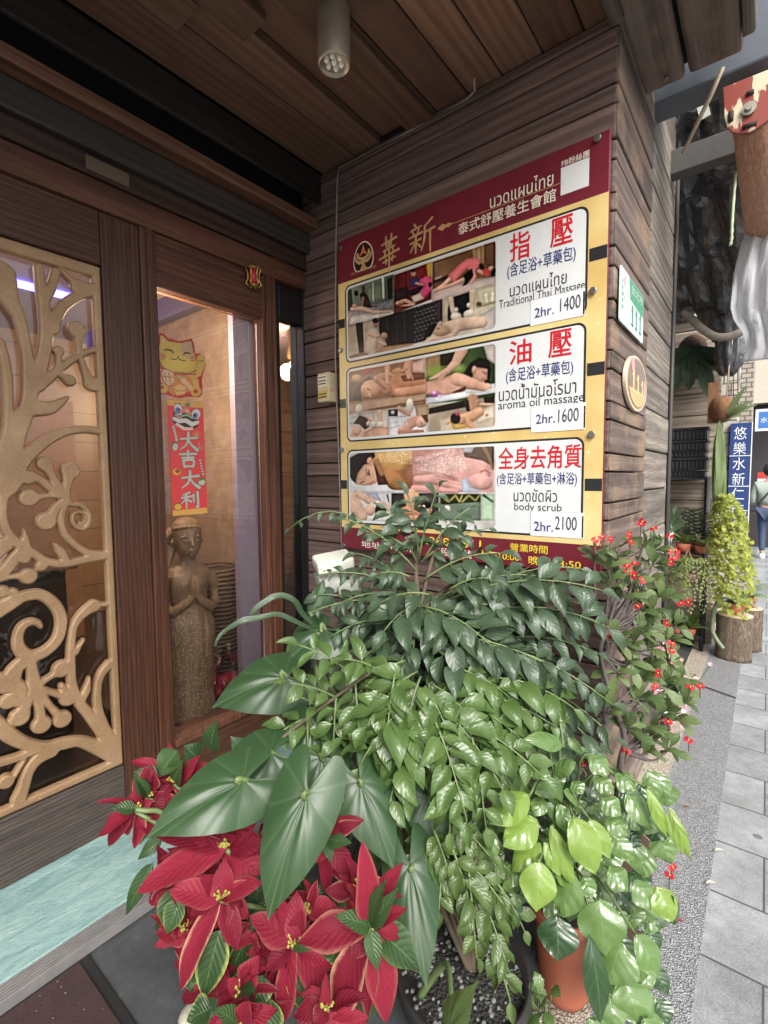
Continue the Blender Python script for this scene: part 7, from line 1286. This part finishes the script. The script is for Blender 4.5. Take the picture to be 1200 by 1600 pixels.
    for k in range(16): u,v=rnd.uniform(818,868),rnd.uniform(1535,1600); q=PD(u,v,1.2); m.leaf(q,q+V(rnd.uniform(-.03,.03),rnd.uniform(-.03,.03),rnd.uniform(-.03,.01))+nz(C-q)*.02,.026,facing(q),'holly',(rnd.random(),0,0),nl=7); sb.tube([c+V(rnd.uniform(-.02,.02),0,0),q],.0018,4)
    m.build('foliage',L_mid,t); sb.build('stem',B_green,t)
shrubs()
def limeplant():
    rnd.seed(45)
    def Z(x,y): return 600+x/2,1150+y/2
    b=V(TP[0],TP[1],.28); t=thing('lime_glossy_plant',b,'bright lime green glossy leaved plant overflowing the terracotta pot','plant'); lf=MB(); dk=MB(); gm=MB(); sb=MB()
    LL=[(455,185,325,272,92,1),(480,262,372,345,88,.95),(490,335,400,425,74,.8),(485,388,476,550,100,1),(500,190,468,252,46,.7),(545,210,590,318,52,.7),(590,250,662,432,96,1),(520,280,590,470,52,.9),(500,330,552,440,44,.9),(640,258,708,384,58,.85),(590,430,556,568,92,.5),(540,560,546,704,112,.1),(620,440,652,508,60,.4),(672,508,690,690,128,.45),(745,640,700,775,126,.35),(785,618,862,756,88,.6),(640,620,676,900,70,.2),(750,760,800,905,120,.6),(700,800,724,925,86,.4),(850,470,902,582,82,.8),(780,450,842,545,70,.5),(700,410,765,485,70,.4),(715,310,772,395,60,.5),(690,255,764,312,60,.6),(755,180,832,285,72,.6),(680,190,742,252,60,.5),(450,85,522,132,56,.6),(560,30,438,8,56,.7),(640,60,704,122,62,.6),(590,140,622,182,44,.5),(475,70,405,82,46,.6),(890,220,957,385,34,.95),(862,230,940,375,30,.9),(820,160,884,318,36,1),(330,280,332,408,56,.6),(385,465,420,600,56,.3),(810,880,880,1010,80,.6),(640,880,700,1010,90,.5),(880,560,906,500,50,.6),(610,220,560,170,50,.6),(545,160,470,178,52,.7),(530,120,600,80,48,.5),(720,120,790,170,60,.5),(660,130,720,180,50,.5),(430,400,370,480,50,.4),(560,460,520,400,60,.8)]
    for k,(x0,y0,x1,y1,w_,c) in enumerate(LL):
        u0,v0=Z(x0,y0);u1,v1=Z(x1,y1); d=1.22-.00035*(v1-1250)+.03*rnd.random()-(.03 if c>.9 else 0)
        hl(lf if c>=.78 else gm if c>.3 else dk,u0,v0,d+.01,u1,v1,d-.02,w_/2*1.12,'obtip',(c*rnd.uniform(.7,1),.5,0),cw=.75,up=.5,j=.22,arch=.10,fold=-.22,wave=.06,nl=12,ns=6)
        if k%3==0: sb.tube(spline([b+V(rnd.uniform(-.03,.03),rnd.uniform(-.03,.03),-.02),PD(870+(u0-870)*.4,min(v0,1380)-20,1.3),PD(u0,v0,d+.02),PD(u0,v0,d+.01)],5),.0035,6)
    for k in range(150):
        u=rnd.uniform(765,1035); v=rnd.uniform(1190,1580)
        if u<850 and v>1400: continue
        if 835<u<935 and v>1410: continue
        d=1.33-.0003*(v-1250); hl(dk if rnd.random()<.45 else gm,u,v,d,u+rnd.uniform(-10,34),v+rnd.uniform(25,58),d-.03,rnd.uniform(30,52),'obtip',(rnd.random()*.6,.5,0),arch=.1,fold=-.2,wave=.05,nl=8,ns=4)
    lf.build('bright_foliage',L_lime,t); dk.build('dark_foliage',L_deep,t); gm.build('green_foliage',L_gloss,t); sb.build('stem',B_green,t)
limeplant()
def thorn():
    rnd.seed(46)
    def Z(x,y): return 900+x/3.81,780+y/3.81
    b=V(-.35,1.62,.0); t=thing('thorny_red_shrub',b,'thorny grey-stemmed shrub with spoon shaped leaves and small red flowers at the wall corner','shrub')
    def Q(x,y): u,v=Z(x,y); d=1.56+.0006*max(0,u-950)-.0003*(v-900); return PD(u,v,d)
    m=MB(); m.lathe([(.09,0),(.12,.3),(.125,.31),(.11,.3)],b+V(0,0,.013),24); m.build('pot',flat('pot_brown',(.09,.05,.035),.6),t)
    ros=[(110,330),(190,390),(400,270),(480,280),(460,385),(330,480),(290,560),(400,650),(450,690),(390,790),(560,840),(460,900),(330,980),(400,1050),(540,1090),(300,1260),(520,1260),(650,1190),(490,1400),(420,1350),(600,1300),(330,1340),(560,1480),(450,1490),(220,1230),(260,840),(360,560),(250,300),(520,560),(560,420),(430,480),(600,760),(350,880),(480,1000),(620,1080),(200,480),(380,1180),(250,1050),(420,760),(560,960)]
    fl=[(120,240),(150,222),(205,235),(315,220),(320,262),(400,138),(392,155),(455,180),(555,215),(560,310),(590,300),(600,335),(572,345),(570,372),(305,405),(320,430),(345,455),(300,435),(350,385),(395,490),(365,640),(625,615),(662,610),(540,745),(215,810),(570,865),(575,895),(470,1110),(495,1035),(550,1320),(670,1430),(305,1500),(680,1115),(745,1120),(38,1570),(150,1680),(320,1725),(520,2060),(560,2245),(580,2190)]
    sb=MB(); lf=MB(); fc=MB(); M_rf=leafmat('red_flower',(.42,.012,.03),(.58,.03,.05),(.3,.01,.02),.45,2,.25,.3,.2)
    hub=[Q(180,790),Q(140,900),Q(190,1250),Q(280,1500)]
    base=[b+V(.0,0,.3),Q(250,1600)]
    sb.tube(spline([b+V(0,0,.28),Q(260,1600),Q(290,1420),Q(200,1150),Q(145,900),Q(190,760),Q(120,640),Q(60,650)],6),[.009]*20+[.007]*15+[.004]*8,7)
    for x,y in ros:
        q=Q(x,y); h=min(hub,key=lambda p:np.linalg.norm(p-q)); mid=(q+h)/2+V(.02*rnd.uniform(-1,1),.02*rnd.uniform(-1,1),-.02); pts=spline([h,mid,q],5); sb.tube(pts,[.0045]*5+[.0032]*6,6)
        for p in pts[1:]:
            for k in range(3): e=p+V(rnd.uniform(-1,1),rnd.uniform(-1,1),rnd.uniform(-1,1))*.011; sb.tube([p,e],[.0014,.0003],3,cap=False)
        dr=nz(q-mid)
        for k in range(8):
            a=k*2.4; s=nz(np.cross(dr,V(.3,.2,1))); s2=np.cross(dr,s); ax=nz(dr*rnd.uniform(.0,.8)+s*math.cos(a)+s2*math.sin(a)+V(0,0,.12)); l=rnd.uniform(.045,.082); p=q-dr*rnd.random()*.03
            lf.leaf(p,p+ax*l,l*.40,facing(p,.5,.6),'spoon',(rnd.random(),.5,.5*(rnd.random()<.2)),arch=.1,fold=.2,nl=6,ns=2)
    for x,y in fl:
        x+=rnd.uniform(-8,8); y+=rnd.uniform(-8,8)
        u,v=Z(x,y); d=1.50+.0006*max(0,u-950)-.0004*(v-900); q=PD(u,v,d); nv=facing(q,.8,.4,.35); s=nz(np.cross(nv,V(.2,.3,1))); s2=np.cross(nv,s)
        ff=MB()
        for a in (0,math.pi): ax=s*math.cos(a+x)+s2*math.sin(a+x); ff.leaf(q,q+ax*.0125,.019,nv,'obovate',(rnd.random(),.5,0),arch=.05,fold=.15,nl=5,ns=4)
        ff.build('flower',M_rf,t); fc.ball(q+nv*.003,.003,n=5); sb.tube([q,q-nv*.02-V(0,0,.03)],.0014,4,cap=False)
    lf.build('foliage',L_thorn,t); sb.build('thorny_stem',B_thorn,t); fc.build('pollen',flat('flower_yellow',(.5,.3,.05),.5),t)
    # pink and white bedding flowers below
    c=V(-.16,2.3,0); c=at(1040,1120,'z',.05); t=thing('pink_bedding_plant',(c[0],c[1],.01),'low bedding plant with tiny pink and white flowers behind the thorny shrub','plant'); lf=MB(); f1=MB(); sb=MB()
    for k in range(130):
        u=1040+rnd.gauss(0,22); v=1075+rnd.gauss(0,38); q=PD(u,v,2.05); q[0]=max(q[0],-.33)
        lf.leaf(q,q+V(rnd.uniform(-.02,.02),rnd.uniform(-.02,.02),.015),.014,facing(q),'ovate',(rnd.random(),0,0),nl=4,ns=2)
        if k%3==0: sb.tube([V(c[0]+rnd.uniform(-.03,.03),c[1]+rnd.uniform(-.03,.03),.01),q],.002,4)
        if k%2==0:
            nv=facing(q,.8,.5); s=nz(np.cross(nv,V(.2,.3,1))); s2=np.cross(nv,s); col=(rnd.random(),0,0)
            for a in range(5): f1.leaf(q+nv*.015,q+nv*.015+(s*math.cos(a*1.257)+s2*math.sin(a*1.257))*.011,.009,nv,'obovate',col,nl=3,ns=2)
    lf.build('foliage',L_mid,t); sb.build('stem',B_green,t); setp(f1.build('blossom_mass',leafmat('pink_petal',(.72,.68,.70),(.62,.12,.22),(.7,.4,.45),.5,1,.3,.3,.1),t),kind='stuff')
thorn()
def litter():
    lab=['pale dry leaf scrap lying on the pavement slabs','small cream petal lying on the joint of the gravel strip','brown curled fallen leaf on the gravel strip','small red petal fallen on the gravel strip']
    mt=[flat('dry_leaf_pale',(.5,.47,.38),.8),flat('dry_leaf_cream',(.55,.5,.4),.8),flat('dry_leaf_brown',(.16,.09,.05),.8),flat('petal_red',(.3,.02,.03),.7)]
    for k,(u,v) in enumerate(((1117,1330),(1103,1381),(1068,1262),(1052,1440))):
        q=at(u,v,'z',.012); m=MB(); m.leaf(q,q+V(.03,.02,.004),.014,V(.1,0,1),'ovate',(.5,.5,0),arch=.15,fold=.4); m.build('fallen_leaf',mt[k],label=lab[k],cat='leaf')
litter()
def solarlamp():
    c=P(520,890,1.72); t=thing('white_garden_lamp',c,'cream white plastic lamp head with a worn label tucked behind the shrub','lamp')
    a=PD(488,876,1.70);b_=PD(546,868,1.74); w_=flat('lamp_cream',(.66,.68,.58),.4,var=.06)
    m=MB(); m.obox(PD(492,884,1.68),PD(548,872,1.72),(0,-.4,1),.045,.10); m.build('head',w_,t,bevel=.01)
    m=MB(); m.obox(PD(498,915,1.70),PD(528,902,1.73),(0,0,1),.085,.05); m.build('body',flat('lamp_label',(.5,.5,.47),.5,var=.3),t,bevel=.006)
    m=MB(); m.obox(PD(530,922,1.70),PD(562,916,1.70),(0,0,1),.05,.06); m.build('foot',w_,t,bevel=.008)
    m=MB(); m.obox(PD(506,932,1.665),PD(522,926,1.68),(0,0,1),.022,.01); m.build('badge',M_navy,t)
solarlamp()
